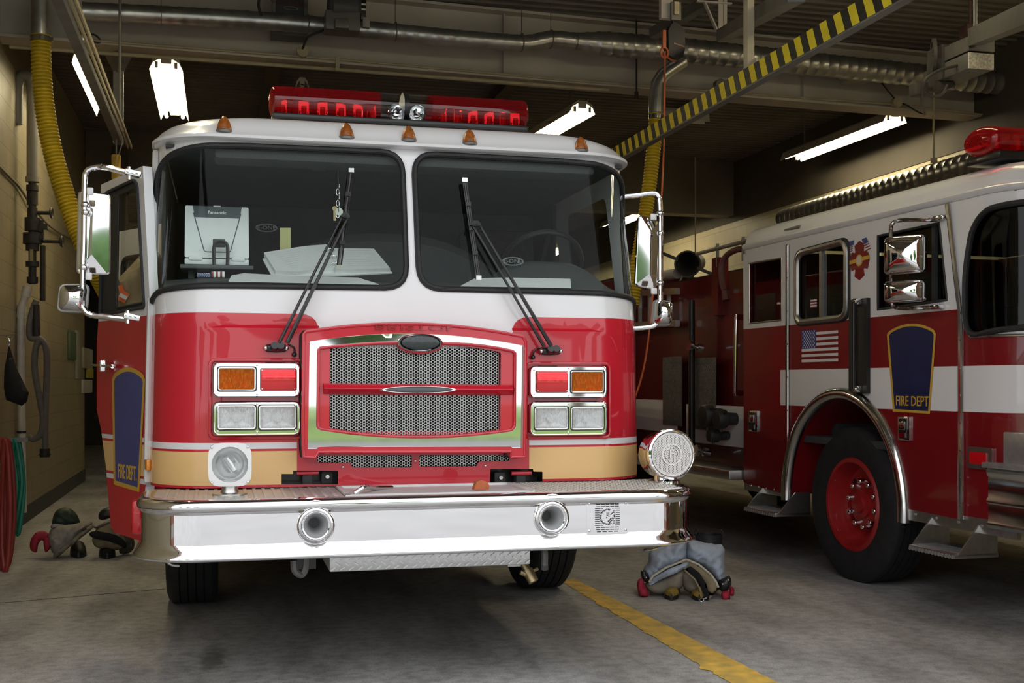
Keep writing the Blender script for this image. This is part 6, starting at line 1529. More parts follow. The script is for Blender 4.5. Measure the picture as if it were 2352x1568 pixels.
# exhaust drops with yellow hoses
def hose(label, steel, clamp, path, r, ring):
    t = thing('exhaust_hose', label, 'exhaust hose', path[0])
    o = Vector(path[0]); m = MB(); m.tube([p - o for p in steel[0]], steel[1], 24); m.build('steel_drop', M_galv, t, ang=40)
    q = bez([p - o for p in path], 40); dist = [0]
    for i in range(1, len(q)): dist.append(dist[-1] + (q[i] - q[i - 1]).length)
    pts, rs = [], []; n = int(dist[-1] / ring) * 6; j = 0
    for k in range(n + 1):
        d = dist[-1] * k / n
        while j < len(q) - 2 and dist[j + 1] < d: j += 1
        s = (d - dist[j]) / max(1e-9, dist[j + 1] - dist[j]); pts.append(q[j].lerp(q[j + 1], s)); rs.append(r * (1.02 if k % 6 in (0, 1, 5) else (0.92 if k % 6 in (2, 4) else 0.80)))
    m = MB(); m.tube(pts, rs, 20); m.build('yellow_hose', M_hosey, t, ang=60)
    m = MB(); d = (q[3] - q[0]).normalized(); m.tube([q[0] + d * 0.01, q[0] + d * 0.05], r * 1.07, 24); m.box(q[0] + d * 0.03 + V(r * 1.05, -0.02, 0), (0.03, 0.03, 0.03)); m.build('hose_clamp', M_polish, t)
    return t
D1 = 9.62
q = lambda px, py, D=D1: P(px, py, D=D)
hose('yellow ribbed exhaust hose hanging in front of the left block wall', ([q(92, -60), q(92, 70), q(92, 88)], [0.072, 0.072, 0.066]), None, [q(94, 82), q(95, 150), q(101, 235), (q(117, 330)), q(141, 420), q(170, 505), q(205, 590), q(250, 680, 9.9)], 0.079, 0.030)
o1 = lambda px, py: on_beam(px, py, 0.42)
hose('yellow ribbed exhaust hose hanging behind the mirror between the two engines', ([o1(1570, 140), o1(1545, 156), o1(1522, 172), o1(1510, 192), o1(1508, 215), o1(1507, 260)], [0.062, 0.062, 0.064, 0.066, 0.072, 0.072]), None, [o1(1507, 262), o1(1504, 310), o1(1497, 380), o1(1487, 460), o1(1475, 540), o1(1462, 620), o1(1452, 700)], 0.0685, 0.030)
# ---------------- overhead door tracks
def track(name, label, X, z, y0, y1, striped):
    t = thing(name, label, 'door track', (X, y0, z)); L = y1 - y0; s = 1
    m = MB(); m.bar((0, 0, -0.035), (0, L, -0.035), 0.055, 0.01); m.bar((-0.025, 0, -0.015), (-0.025, L, -0.015), 0.006, 0.04); m.bar((0.025, 0, -0.015), (0.025, L, -0.015), 0.006, 0.04); m.build('channel', M_steel, t)
    if striped:
        m = MB(); k = 0; y = 0.0; st = 0.074; hh = 0.085; sh = -0.05
        while y < L:
            m.raw([V(-0.03, y + sh, -0.03), V(-0.03, min(y + st, L) + sh, -0.03), V(-0.03, min(y + st, L), hh), V(-0.03, y, hh)], [[0, 1, 2, 3]], k % 2); y += st; k += 1
        m.box((-0.026, L / 2, 0.03), (0.006, L, 0.11), 1); m.build('hazard_tape', [M_hazey, M_black], t, fix=False)
    return t
tr1 = track('door_track', 'black and yellow hazard striped overhead door track between the bays', 3.215, 3.245, YF + 0.3, 9.75, True)
m = MB(); m.box((-0.0, 5.95 - 0.0, 0.35), (0.045, 0.06, 0.62)); m.box((0.02, 5.95, 0.08), (0.01, 0.14, 0.12)); m.build('track_hanger', M_cream, tr1)
p = P(1720, 172, X=3.215); tr1.children[-1].location = (0, p.y - tr1.location.y - 5.95, 0)
tr2 = track('door_track', 'plain brown overhead door track above the left side of the truck', -0.765, 3.245, YF + 0.3, 9.5, False)
m = MB(); 
for x in (0.045, 0.072): m.bar((x, 0, 0.005), (x, 5.7, 0.005), 0.010, 0.03)
m.build('rail_cream', mat('track_cream', (0.40, 0.34, 0.20), 0.5, var=0.1), tr2); tr2.children[-1].name = 'inner_rail'
m = MB(); m.cyl((0, 5.5, 0.0), (0, 5.5, ZC - 3.245), 0.012, n=8); m.build('hanger_rod', M_steel, tr2)
p = P(267, 385, X=-0.765); m = MB(); m.box((0, 0, 0), (0.07, 0.05, 0.2), 0, bev=0.015); m.cyl((0, 0, 0.1), (0, 0, 3.2 - p.z), 0.006, n=6, m=1); m.cyl((0.02, 0, 0.1), (0.05, 0, 3.2 - p.z), 0.005, n=6, m=1)
o = m.build('door_stop', [mat('worn_yellow_stop', (0.42, 0.26, 0.03), 0.6, var=0.3, scale=20), M_steel]); o.location = p; tag(o, 'worn yellow stop block hanging from the end of the plain door track', 'stop')
# post hanging behind the plain track, flared at its top
p = P(272, 130, Y=10.78); m = MB(); zt = 4.247; zm = P(272, 165, Y=10.78).z; zb = P(272, 330, Y=10.78).z
m.lathe([(0.12, zt - zm), (0.11, zt - zm - 0.02), (0.045, 0.0), (0.045, -0.01)], (0, 0, 0), (0, 0, 1), 4); m.box((0, 0, (zb - zm) / 2), (0.085, 0.05, zm - zb)); m.box((0.038, -0.027, (zb - zm) / 2), (0.012, 0.006, zm - zb))
o = m.build('hanging_post', M_steel); o.location = (p.x, 10.78, zm); tag(o, 'dark steel post hanging from the beam with a flared top plate', 'post')
o.rotation_euler = (0, 0, 0)
# diagonal brace and the truss of flat bars over the second bay
m = MB(); a, b = P(1500, 78, Y=9.9), P(1650, -10, Y=9.15); m.bar((0, 0, 0), b - a, 0.09, 0.09); o = m.build('track_brace', M_steel); o.location = a; tag(o, 'dark square brace running up to the ceiling behind the orange cord reel', 'brace')
m = MB(); a, b = P(1660, 82, Y=8.6), P(1830, -14, Y=6.2); m.bar((0, 0, 0), b - a, 0.10, 0.09); o = m.build('track_brace', M_steel); o.location = a; tag(o, 'dark square brace above the striped track, beside the pale truss', 'brace')
t = thing('truss', 'pale flat bar truss hanging over the second bay', 'truss', P(1658, 80, Y=8.9)); o = P(1658, 80, Y=8.9)
for (p0, p1, w_) in (((1655, 82), (1655, -30), 0.04), ((1665, 72), (1666, -30), 0.03), ((1650, 78), (1618, 5), 0.035), ((1600, 3), (1680, 9), 0.03)):
    m = MB(); a, b = P(*p0, Y=8.9) - o, P(*p1, Y=8.9) - o; m.bar(a, b, w_, 0.012); m.build('flat_bar', M_beam, t)
p = P(1530, 15, Y=8.6); m = MB(); m.bar((0, 0, -0.1), (0, 0, ZC - p.z), 0.10, 0.05); m.box((0.06, -0.05, -0.05), (0.08, 0.03, 0.14), 1); m.box((0.06, -0.07, -0.03), (0.04, 0.01, 0.10), 2)
o = m.build('pulley_bracket', [M_beam, M_steel, mat('bare_wood', (0.62, 0.52, 0.33), 0.6, var=0.15)]); o.location = p; tag(o, 'bracket with a pale wooden block above the cord reel', 'bracket')
# orange retracting cord on its reel
RC0 = P(1545, 95, Y=8.75)
rl = thing('cord_reel', 'dark cord reel with an orange strap, hung in front of the wide duct', 'cord reel', RC0); T = lambda px, py, Y=8.75: P(px, py, Y=Y) - RC0
m = MB(); s = 0.0; R = []
pr_ = [T(*k) for k in ((1530, 74), (1537, 60), (1545, 54), (1556, 60), (1567, 72), (1569, 110), (1565, 134), (1545, 137), (1531, 130))]
m.prism([p_ + V(0, -0.05, 0) for p_ in pr_], (0, 0.11, 0), 0); m.cyl(T(1545, 54), V(T(1545, 54).x, 0, ZC - RC0.z), 0.012, n=8); m.build('reel_case', mat('reel_case', (0.02, 0.018, 0.022), 0.5, var=0.2), rl)
m = MB(); m.bar(T(1542, 104) + V(0, -0.053, 0), T(1567, 112) + V(0, -0.053, 0), 0.004, 0.012); m.build('reel_label_band', mat('faded_pink', (0.35, 0.16, 0.13), 0.6, var=0.1), rl)
M_cord = mat('orange_cord', (0.50, 0.11, 0.035), 0.5, var=0.15, scale=20)
m = MB(); m.bar(T(1525, 70, 8.7), T(1525, 112, 8.7), 0.028, 0.03); c = T(1526, 121, 8.7); m.tube([c + V(0.03 * cos(k * pi / 8), 0, 0.042 * sin(k * pi / 8)) for k in range(16)], 0.009, 8, closed=True); m.tube([T(1530, 128, 8.7), T(1540, 137, 8.72), T(1552, 140, 8.74)], 0.008, 8); m.build('orange_strap', M_cord, rl)
pts = [P(1527, 118, Y=8.7), P(1526, 250, Y=8.7), P(1523, 380, Y=8.65), P(1516, 500, Y=8.6), P(1504, 620, Y=8.5), P(1494, 735, Y=8.4), P(1483, 820, Y=8.3), P(1470, 878, Y=8.2), P(1452, 925, Y=8.1), P(1430, 960, Y=8.0)]
o0 = pts[0].copy(); m = MB(); m.tube([p_ - o0 for p_ in bez(pts, 8)], 0.008, 8); o = m.build('power_cord', M_cord); o.location = o0; tag(o, 'thin orange cord hanging from the reel down past the right mirror', 'cord')
# ---------------- conduits along the beam
def line(name, label, pts, r, mt, cat, group=None, sm=0):
    pts = [Vector(p_) for p_ in pts]; 
    if sm: pts = bez(pts, sm)
    c = pts[0].copy(); m = MB(); m.tube([p_ - c for p_ in pts], r, 8); o = m.build(name, mt); o.location = c; return tag(o, label, cat, group)
of = lambda px, py: on_beam(px, py, 0.145)
oc = lambda px, py: on_beam(px, py, 0.19)
line('conduit', 'pale pipe clamped under the main beam, ending near the steel drop', [on_beam(22, 107, 0.10), on_beam(600, 147, 0.10), on_beam(1180, 190, 0.10), on_beam(1398, 207, 0.10)], 0.017, M_cream, 'pipe')
line('conduit', 'thin pale conduit lying along the flange of the main beam', [of(190, 91), of(770, 136), of(1310, 184), of(1625, 208)], 0.011, M_cream, 'conduit')
line('conduit', 'thin pale conduit on the flange over the second bay, past the striped track', [of(1710, 215), of(2060, 240), of(2352, 275)], 0.011, M_cream, 'conduit')
line('cable', 'dark cable looping down the beam over the second bay', [oc(2025, 190), oc(2060, 232), oc(2080, 240), oc(2110, 258), oc(2123, 262)], 0.008, M_wire, 'cable', None, 6)
line('cable', 'dark loop of cable at the junction box on the left end of the beam', [of(195, 80), of(215, 79), of(229, 90), of(226, 98), of(200, 92)], 0.008, M_wire, 'cable', None, 6)
line('cable', 'black cable curving beside the unit heater', [on_beam(600, -20, 0.53), on_beam(594, 10, 0.53), on_beam(600, 36, 0.53)], 0.012, M_wire, 'cable', None, 6)
line('cable', 'short black cable from the fan motor down to the conduit box', [on_beam(745, 68, 0.53), on_beam(712, 82, 0.53), on_beam(703, 92, 0.5), oc(695, 112)], 0.010, M_wire, 'cable', None, 5)
for (px, py, lab) in ((694, 120, 'small pale junction box on the beam below the fan motor'), (1650, 196, 'grey junction box on the beam behind the striped track'), (2055, 237, 'small pale junction box on the beam over the second bay')):
    c = of(px, py); m = MB(); m.cyl((0, 0, 0), bn * 0.06, 0.055, n=14); m.box((0, 0, 0.0), (0.10, 0.03, 0.05)); o = m.build('junction_box', M_cream if px != 1650 else M_steel); o.location = c; tag(o, lab, 'junction box')
c = of(190, 80); m = MB(); m.box((0, 0, 0), (0.05, 0.04, 0.10), bev=0.005); o = m.build('junction_box', M_polish); o.location = c; tag(o, 'small bright metal box at the left end of the beam by the cable loop', 'junction box')
c = on_beam(775, 147, 0.14); m = MB(); m.box((0, 0, 0), (0.035, 0.03, 0.125)); o = m.build('beam_clip', M_cream); o.location = c; tag(o, 'pale clip holding the pipe and conduit to the beam', 'clip')
c = on_beam(1462, 175, 0.2); m = MB(); m.cyl((0, 0, -0.15), (0, 0, ZC - c.z), 0.01, n=6); m.cyl((0, 0, -0.15), (0, 0, -0.22), 0.02, n=8); o = m.build('hanger_rod', M_wire); o.location = c; tag(o, 'dark short rod between the wide duct and the conduit end', 'rod')
# unit heater and the fan motor box
C0 = on_beam(665, 5, 0.19); t = thing('unit_heater', 'dark box heater with faded red lettering behind the thin duct', 'heater', C0); T = lambda px, py, off=0.19: on_beam(px, py, off) - C0
m = MB(); a, b = T(625, 42), T(706, -60); m.box((a + b) / 2 + bn * 0.0, (b.x - a.x, 0.2, abs(b.z - a.z)), 0, bev=0.01); m.build('heater_case', mat('heater_grey', (0.045, 0.047, 0.05), 0.5, var=0.15), t)
for px in (629, 702): m = MB(); a, b = T(px, 40, 0.30), T(px + 1, -60, 0.30); m.bar(a, b, 0.03, 0.01); m.build('heater_edge', M_steel, t)
m = MB(); c = T(664, 6, 0.315); text_mesh(m, 'ROBERTS GORDON', 0.058, facing(c, (bd.x, bd.y, -0.06), (0, 0, 1)), 0, depth=0.001, width=0.62); m.build('lettering', mat('faded_red_print', (0.16, 0.05, 0.05), 0.6, var=0.1), t)
m = MB(); c = T(668, 19, 0.315); m.tube([c + bd * 0.06 * cos(k * pi / 12) + V(0, 0, 0.014 * sin(k * pi / 12)) for k in range(24)], 0.003, 6, closed=True); m.build('oval_mark', mat('print_pale', (0.3, 0.3, 0.3), 0.6, var=0.05), t)
m = MB(); a, b = T(622, 90, 0.19), T(705, 72, 0.19); m.box((a + b) / 2, (b.x - a.x, 0.2, 0.06)); m.build('vent_hood', M_steel, t)
C0 = on_beam(795, 40, 0.62); t = thing('fan_motor', 'grey fan motor on a square plate in front of the thin duct', 'motor', C0); T = lambda px, py, off=0.62: on_beam(px, py, off) - C0
m = MB(); a, b = T(746, 78), T(824, 42); m.box((a + b) / 2 + V(0, 0, 0.02), (b.x - a.x, 0.20, abs(b.z - a.z)), 0, bev=0.006); m.build('base_plate', M_steel, t)
m = MB(); c = T(790, 18); L_ = (b.x - a.x) * 0.46; m.lathe([(0, -L_), (0.10, -L_), (0.125, -L_ + 0.03), (0.125, L_ - 0.03), (0.10, L_), (0, L_)], c, bd, 28); m.build('motor_drum', mat('motor_grey', (0.07, 0.07, 0.073), 0.5, var=0.15), t)
m = MB(); c = T(785, 56, 0.74); m.box(c, (0.12, 0.08, 0.085), bev=0.01); m.build('terminal_box', M_steel, t)
m = MB(); c = T(833, 18, 0.65); m.box(c, (0.05, 0.12, 0.24), 0, bev=0.01)
for dz in (0.0, -0.045): m.box(c + V(0.0, -0.065, dz + 0.01), (0.035, 0.01, 0.014), 1)
m.build('starter', [M_black, M_lamp_white], t)
m = MB(); c = T(841, 53, 0.7); m.box(c, (0.06, 0.05, 0.085), bev=0.004); m.build('control_box', mat('box_grey', (0.32, 0.31, 0.30), 0.5, var=0.05), t)
m = MB(); m.cyl(V(-0.1, 0, 0.1), V(-0.1, 0, ZC - C0.z), 0.012, n=8); m.build('hanger_rod', M_steel, t)
M_dsteel = mat('dark_opener_steel', (0.075, 0.073, 0.07), 0.5, 0.3, var=0.2, scale=8)
# the door opener above the second bay
C0 = P(2165, 150, Y=7.6); t = thing('door_opener', 'grey door opener hung above the second engine with chain wheel and cables', 'door opener', C0); T = lambda px, py, Y=7.6: P(px, py, Y=Y) - C0
a, b = T(2208, 164, 7.4), T(2266, 131, 7.4); m = MB(); m.box((a + b) / 2 + V(0, 0.2, 0), (abs(b.x - a.x), 0.55, abs(b.z - a.z)), 0, bev=0.008); m.build('motor_case', M_dsteel, t)
m = MB(); m.box((a + b) / 2 + V(0, -0.082, 0), (abs(b.x - a.x) * 0.97, 0.012, abs(b.z - a.z) * 0.95), 0); m.build('end_plate', mat('speckled_plate', (0.44, 0.42, 0.36), 0.6, var=0.5, scale=60), t)
m = MB(); m.box((a + b) / 2 + V(0.0, 0.06, 0.12), (abs(b.x - a.x), 0.3, 0.10)); m.build('saddle', M_dsteel, t)
m = MB(); a2, b2_ = T(2240, 85, 7.3), T(2420, 10, 5.0); m.bar(a2, b2_, 0.10, 0.12); m.bar(T(2150, 130, 8.2), T(2260, 85, 7.3), 0.06, 0.08); m.build('rail', M_dsteel, t)
m = MB(); c = T(2144, 128, 7.7); axw = V(0.9, -0.45, 0).normalized(); m.lathe([(0.10, -0.012), (0.125, -0.012), (0.125, 0.012), (0.10, 0.012), (0.10, -0.012)], c, axw, 28); 
for k in range(4): an = k * pi / 4; xw = V(0.45, 0.9, 0).normalized(); m.bar(c + xw * 0.11 * cos(an) + V(0, 0, 0.11 * sin(an)), c - xw * 0.11 * cos(an) - V(0, 0, 0.11 * sin(an)), 0.012, 0.012)
m.build('chain_wheel', M_iron, t)
m = MB(); m.box(T(2155, 150, 7.7), (0.07, 0.2, 0.26), 0, bev=0.01); m.box(T(2110, 206, 7.7), (0.11, 0.1, 0.10), 0, bev=0.015); m.box(T(2160, 200, 7.7), (0.16, 0.1, 0.06), 0); m.cyl(T(2120, 206, 7.7), T(2190, 196, 7.7), 0.025, n=10)
m.build('gear_case', M_iron, t)
m = MB(); m.tube(bez([T(2200, 150, 7.45), T(2150, 165, 7.45), T(2122, 190, 7.45), T(2118, 232, 7.6), T(2124, 262, 8.0)], 6), 0.011, 8); m.build('cable', M_wire, t)
m = MB(); m.tube(bez([T(2125, 212, 7.6), T(2145, 221, 7.6), T(2165, 215, 7.6), T(2176, 195, 7.6)], 6), 0.010, 8); m.build('cable', M_wire, t)
m = MB(); m.cyl(T(2240, 100, 7.4), V(T(2240, 100, 7.4).x, T(2240, 100, 7.4).y, ZC - C0.z), 0.015, n=8); m.build('hanger_rod', M_dsteel, t)
m = MB(); c = T(2228, 72, 8.3); m.box(c, (0.14, 0.12, 0.09), bev=0.01); m.cyl(c, V(c.x, c.y, ZC - C0.z), 0.01, n=6); m.build('limit_switch', mat('switch_brown', (0.06, 0.03, 0.03), 0.5, var=0.1), t)
c = on_beam(1965, 184, 0.3); m = MB(); m.box((0, 0, 0), (0.24, 0.2, 0.05)); o = m.build('duct_damper', M_beam); o.location = c; tag(o, 'flat beam coloured box under the wide duct over the second bay', 'box')

# ---------------- the left wall's pipes and what hangs on it
W = lambda px, py, off=0.06: P(px, py, X=WL + off)
def wallthing(name, label, cat, parts):
    c = parts[0][1][0].copy(); t = thing(name, label, cat, c)
    for nm, pts, r, mt in parts:
        m = MB(); m.tube([p_ - c for p_ in pts], r, 14); m.build(nm, mt, t, ang=40)
    return t, c
top = W(64, 200, 0.10)
wallthing('vent_pipe', 'thick grey pipe with a hooked top against the left block wall', 'pipe', [('pipe', bez([V(WL + 0.0, top.y + 0.02, top.z - 0.35), V(WL + 0.005, top.y + 0.02, top.z), V(WL + 0.035, top.y + 0.01, top.z + 0.09), V(WL + 0.09, top.y, top.z + 0.10), V(WL + 0.135, top.y, top.z + 0.04), V(WL + 0.14, top.y, top.z - 0.2), V(WL + 0.14, top.y, W(64, 300, 0.14).z), V(WL + 0.14, top.y, W(64, 404, 0.14).z)], 6), 0.052, M_greypipe), ('collar', [V(WL + 0.14, top.y, W(64, 395, 0.14).z), V(WL + 0.14, top.y, W(64, 407, 0.14).z)], 0.062, M_greypipe)])
yp = top.y
def wz(py, off=0.14): r = ray(62, py); t_ = yp / r.y; return CH + r.z * t_
C0 = V(WL + 0.14, yp, wz(530)); t = thing('standpipe_valve', 'black iron valve assembly below the hooked pipe on the left wall', 'valve', C0); Z = lambda py: V(0, 0, wz(py) - C0.z)
m = MB(); m.cyl(Z(409), Z(652), 0.035, n=14)
for a_, b_, r in ((425, 438, .055), (440, 470, .05), (478, 500, .045), (500, 530, .07), (535, 560, .085), (560, 575, .06), (600, 612, .06), (636, 650, .05)): m.cyl(Z(a_), Z(b_), r, n=16)
m.build('iron_pipe', M_iron, t, ang=40)
for py, ln in ((488, 0.17), (553, 0.26)):
    m = MB(); m.cyl(Z(py), Z(py) + V(ln, -0.02, 0), 0.018, n=10); m.lathe([(0.045, -0.01), (0.055, 0), (0.045, 0.01), (0.03, 0.0), (0.045, -0.01)], Z(py) + V(ln, -0.02, 0), (1, -0.1, 0), 20); m.bar(Z(py) + V(ln, -0.02, -0.045), Z(py) + V(ln, -0.02, 0.045), 0.012, 0.012); m.build('hand_wheel', M_iron, t)
m = MB(); m.cyl(Z(520) + V(0.07, 0.0, 0.06), Z(520) + V(0.07, 0, -0.05), 0.03, n=12); m.cyl(Z(575) + V(0.09, 0, 0.05), Z(690) + V(0.09, 0, 0.0), 0.026, n=12); m.cyl(Z(545), Z(545) + V(0.10, 0, 0), 0.05, n=14); m.box(Z(520) + V(0.11, -0.02, 0), (0.05, 0.04, 0.05)); m.build('bypass_pipe', M_iron, t, ang=40)
m = MB(); m.box(Z(587) + V(0, -0.06, 0), (0.03, 0.006, 0.11)); m.build('valve_tag', mat('tag_yellow', (0.40, 0.34, 0.15), 0.7, var=0.1), t)
off_x = lambda px, py: P(px, py, Y=yp)
pv = [off_x(64, 657), off_x(62, 668), off_x(58, 680), off_x(51, 700), off_x(48, 722), off_x(48, 800), off_x(50, 990), off_x(53, 1177)]
t, c = wallthing('drain_pipe', 'white plastic pipe running down the left wall nearly to the floor', 'pipe', [('pipe', pv, 0.034, M_pvc)])
for a_, b_ in (((63, 658), (62, 668)), ((62, 664), (58, 682)), ((50, 704), (48, 730))): m = MB(); m.tube([off_x(*a_) - c, off_x(*b_) - c], 0.042, 14); m.build('pipe_coupling', M_pvc, t)
m = MB(); k_ = off_x(50, 992) - c; m.cyl(k_ + V(0, 0, 0.012), k_ - V(0, 0, 0.012), 0.04, n=16); m.cyl(k_, k_ + V(-0.09, 0.02, 0), 0.012, n=8); m.build('pipe_clamp', M_iron, t)
t, c = wallthing('grey_hose', 'grey flexible hose looped down the left wall with a black coupling', 'hose', [('hose', bez([off_x(84, 690), off_x(75, 712), off_x(68, 745), off_x(70, 775), off_x(92, 778), off_x(106, 800), off_x(108, 850), off_x(104, 960), off_x(104, 1030)], 6), 0.030, mat('grey_hose', (0.18, 0.17, 0.16), 0.6, var=0.15, scale=20)), ('hose_loop', bez([off_x(92, 778), off_x(82, 800), off_x(80, 850), off_x(92, 920), off_x(99, 960), off_x(94, 995), off_x(78, 1008), off_x(66, 1002)], 6), 0.030, mat('grey_hose', (0.18, 0.17, 0.16), 0.6))])
m = MB(); k_ = off_x(103, 1042) - c; m.cyl(k_ + V(0, 0, 0.05), k_ - V(0, 0, 0.03), 0.046, n=16); m.cyl(k_ + V(0, 0, 0.0), k_ - V(0, 0, 0.012), 0.052, n=16, m=0); m.build('hose_coupling', M_iron, t)
m = MB(); m.cyl(off_x(82, 700) - c, off_x(84, 770) - c, 0.035, n=12); m.build('hose_tail', M_iron, t)
line('cable', 'dark cable sagging along the left wall behind the valve', [W(-20, 365, 0.02), W(40, 425, 0.02), W(70, 468, 0.03), W(110, 515, 0.03), W(150, 542, 0.03), W(172, 550, 0.03)], 0.012, mat('wall_cable', (0.16, 0.135, 0.09), 0.6, var=0.1), 'cable', None, 5)
BG = P(38, 870, D=9.9); t = thing('black_bag', 'black cloth bag hanging by a hook beside the white pipe', 'bag', BG); T = lambda px, py: P(px, py, D=9.9) - BG
m = MB(); bo = [(T(*q_).x, T(*q_).z) for q_ in ((20, 793), (24, 800), (38, 845), (66, 902), (62, 922), (50, 932), (14, 918), (9, 890), (10, 850))]
inflate(m, bo, lambda u, v, h: V(u, -h + (u * -0.2), v), 0.06, step=0.025, wr=0.012, wf=40); m.build('bag_body', mat('black_cloth', (0.013, 0.013, 0.016), 0.85, var=0.2, scale=30), t)
m = MB(); m.tube(bez([T(12, 770), T(20, 778), T(22, 786), T(20, 794)], 5), 0.006, 6); m.tube([T(12, 770), T(38, 768)], 0.006, 6); m.tube([T(12, 770), V(WL - BG.x + 0.002, 0.02, T(12, 770).z)], 0.006, 6); m.tube([T(28, 775), T(22, 786)], 0.005, 6); m.build('hook', M_polish, t)
# coiled hoses at the left edge
def coil(label, pxc, col, seed, w, n, zt, zb, D0):
    t = thing('coiled_hose', label, 'hose', P(pxc, 1150, D=D0)); o = t.location.copy(); rr = random.Random(seed); mt = mat(label[:8].strip().replace(' ', '_') + '_hose_rubber', col, 0.45, var=0.15, scale=10)
    for k in range(n):
        x = pxc + w * (k / (n - 1) - 0.5) + rr.uniform(-3, 3); D = D0 + rr.uniform(-0.1, 0.1); y1 = zb + rr.uniform(-35, 12); y0 = zt + rr.uniform(-5, 14); sp_ = rr.uniform(9, 17)
        pts = [P(x - sp_ * 0.7, (y0 + y1) / 2, D=D + 0.05), P(x - sp_ * 0.4, y0 + 40, D=D), P(x, y0, D=D - 0.02), P(x + sp_ * 0.6, y0 + 40, D=D), P(x + sp_, (y0 + y1) / 2, D=D), P(x + sp_ * 0.7, y1 - 50, D=D), P(x, y1, D=D), P(x - sp_ * 0.6, y1 - 50, D=D + 0.04)]
        q_ = [p_ - o for p_ in pts]; cl = bez(q_ + [q_[0]], 6)[:-1]; m = MB(); m.tube(cl, 0.0165, 8, closed=True); m.build('hose_loop', mt, t)
    return t
coil('red rubber hose hung in long loops at the left edge of the hall', -2, (0.34, 0.045, 0.035), 3, 44, 6, 1002, 1312, 8.5)
coil('green rubber hose hung in loops beside the red one', 28, (0.015, 0.22, 0.14), 5, 22, 5, 1008, 1225, 8.75)
p = P(12, 1010, D=8.62); m = MB(); m.bar((WL - p.x + 0.03, 0, 0.0), (0.16, 0, 0.0), 0.03, 0.03); m.bar((WL - p.x + 0.06, 0, 0.0), (WL - p.x + 0.06, 0, -p.z), 0.05, 0.05); m.box((WL - p.x + 0.15, 0, -p.z + 0.01), (0.26, 0.3, 0.02)); o = m.build('hose_stand', M_steel); o.location = p; tag(o, 'steel arm on a post that carries the coiled hoses', 'hose stand')
# notices and cabinet at the far end of the left wall
for (x0, y0, x1, y1, col, lab, nm, cat) in ((160, 762, 176, 826, (0.07, 0.11, 0.06), 'dark green notice on the far left wall', 'notice', 'notice'), (176, 760, 188, 870, (0.30, 0.29, 0.25), 'pale narrow notice on the far left wall', 'notice', 'notice'), (190, 872, 213, 902, (0.50, 0.48, 0.44), 'small white switch box below the yellow notice', 'switch_box', 'box'), (201, 846, 215, 868, (0.42, 0.34, 0.03), 'small yellow notice with black print on the far left wall', 'notice', 'notice'), (190, 800, 214, 846, (0.36, 0.33, 0.27), 'pale panel above the yellow notice', 'notice', 'notice')):
    a, b = P(x0, y1, X=WL + 0.03), P(x1, y0, X=WL + 0.03); zc_ = CH + (HY - (y0 + y1) / 2) / FOC * ((a.x * sT + a.y * cT) + (b.x * sT + b.y * cT)) / 2; hh_ = (y1 - y0) / FOC * ((a.x * sT + a.y * cT) + (b.x * sT + b.y * cT)) / 2
    m = MB(); m.box((0, 0, 0), (0.03, abs(b.y - a.y) * 0.9, hh_), 0, bev=0.004); o = m.build(nm, mat('notice_%d_%d' % (x0, y0), col, 0.6, var=0.15)); o.location = (WL + 0.017, (a.y + b.y) / 2, zc_); tag(o, lab, cat)
# ---------------- floor stripe
a0, a1, b0_, b1_ = P(1296, 1337, Z=0), P(1318, 1328, Z=0), P(1690, 1575, Z=0), P(1800, 1575, Z=0); rr = random.Random(2); L1, L2 = [], []
for k in range(90):
    t_ = k / 89; L1.append(a0.lerp(b0_, t_) + V(-abs(rr.gauss(0, 0.012)), 0, 0.003)); L2.append(a1.lerp(b1_, t_) + V(rr.gauss(0, 0.003), 0, 0.003))
m = MB(); m.grid([L1, L2]); o = m.build('floor_line', mat('worn_yellow_line', (0.82, 0.52, 0.09), 0.6, var=0.5, scale=9, dark=(0.55, 0.38, 0.11)))
tag(o, 'worn yellow painted line on the floor between the two bays', 'floor line')
# ---------------- turnout gear standing ready
M_denim = mat('pale_blue_lining', (0.44, 0.51, 0.62), 0.85, var=0.22, scale=9, bump=0.25, bscale=60)
M_tan = mat('tan_canvas', (0.30, 0.24, 0.15), 0.85); M_grime = mat('grimy_canvas', (0.26, 0.23, 0.18), 0.85, var=0.3, scale=14, bump=0.2, bscale=50)
M_boot = mat('black_boot_rubber', (0.016, 0.016, 0.017), 0.5, var=0.2, scale=20); M_toe = mat('worn_yellow_toe', (0.38, 0.26, 0.05), 0.45, var=0.5, scale=25)
M_sus = mat('red_suspender', (0.40, 0.02, 0.05), 0.7, var=0.15, scale=30); M_cuff = mat('cream_binding', (0.62, 0.58, 0.46), 0.8, var=0.1)
GY = P(1575, 1372, Z=0); gd = (V(0, 0, 0) - V(GY.x, GY.y, 0)).normalized(); gx = V(-gd.y, gd.x, 0)
if gx.dot(V(cT, -sT, 0)) < 0: gx = -gx
t = thing('turnout_pants', 'turnout pants with pale blue lining pushed down over boots beside the yellow line', 'turnout gear', GY)
def gp(px, py, d=0.0):
    """point on the upright sheet through the gear that faces the viewer, D nearer"""
    r = ray(px, py); o_ = GY + gd * d - V(0, 0, CH); k = o_.dot(gd) / r.dot(gd); return r * k + V(0, 0, CH) - GY
def g2d(pts, d=0.0): return [((gp(*p_, d)).dot(gx), gp(*p_, d).z) for p_ in pts]
def gm(d): return lambda u, v, h: gx * u + V(0, 0, v) + gd * (d + h)
lobL = g2d(((1495, 1262), (1540, 1246), (1573, 1236), (1577, 1262), (1578, 1284), (1540, 1304), (1505, 1326), (1490, 1340), (1484, 1338), (1478, 1306), (1488, 1290)), -0.12)
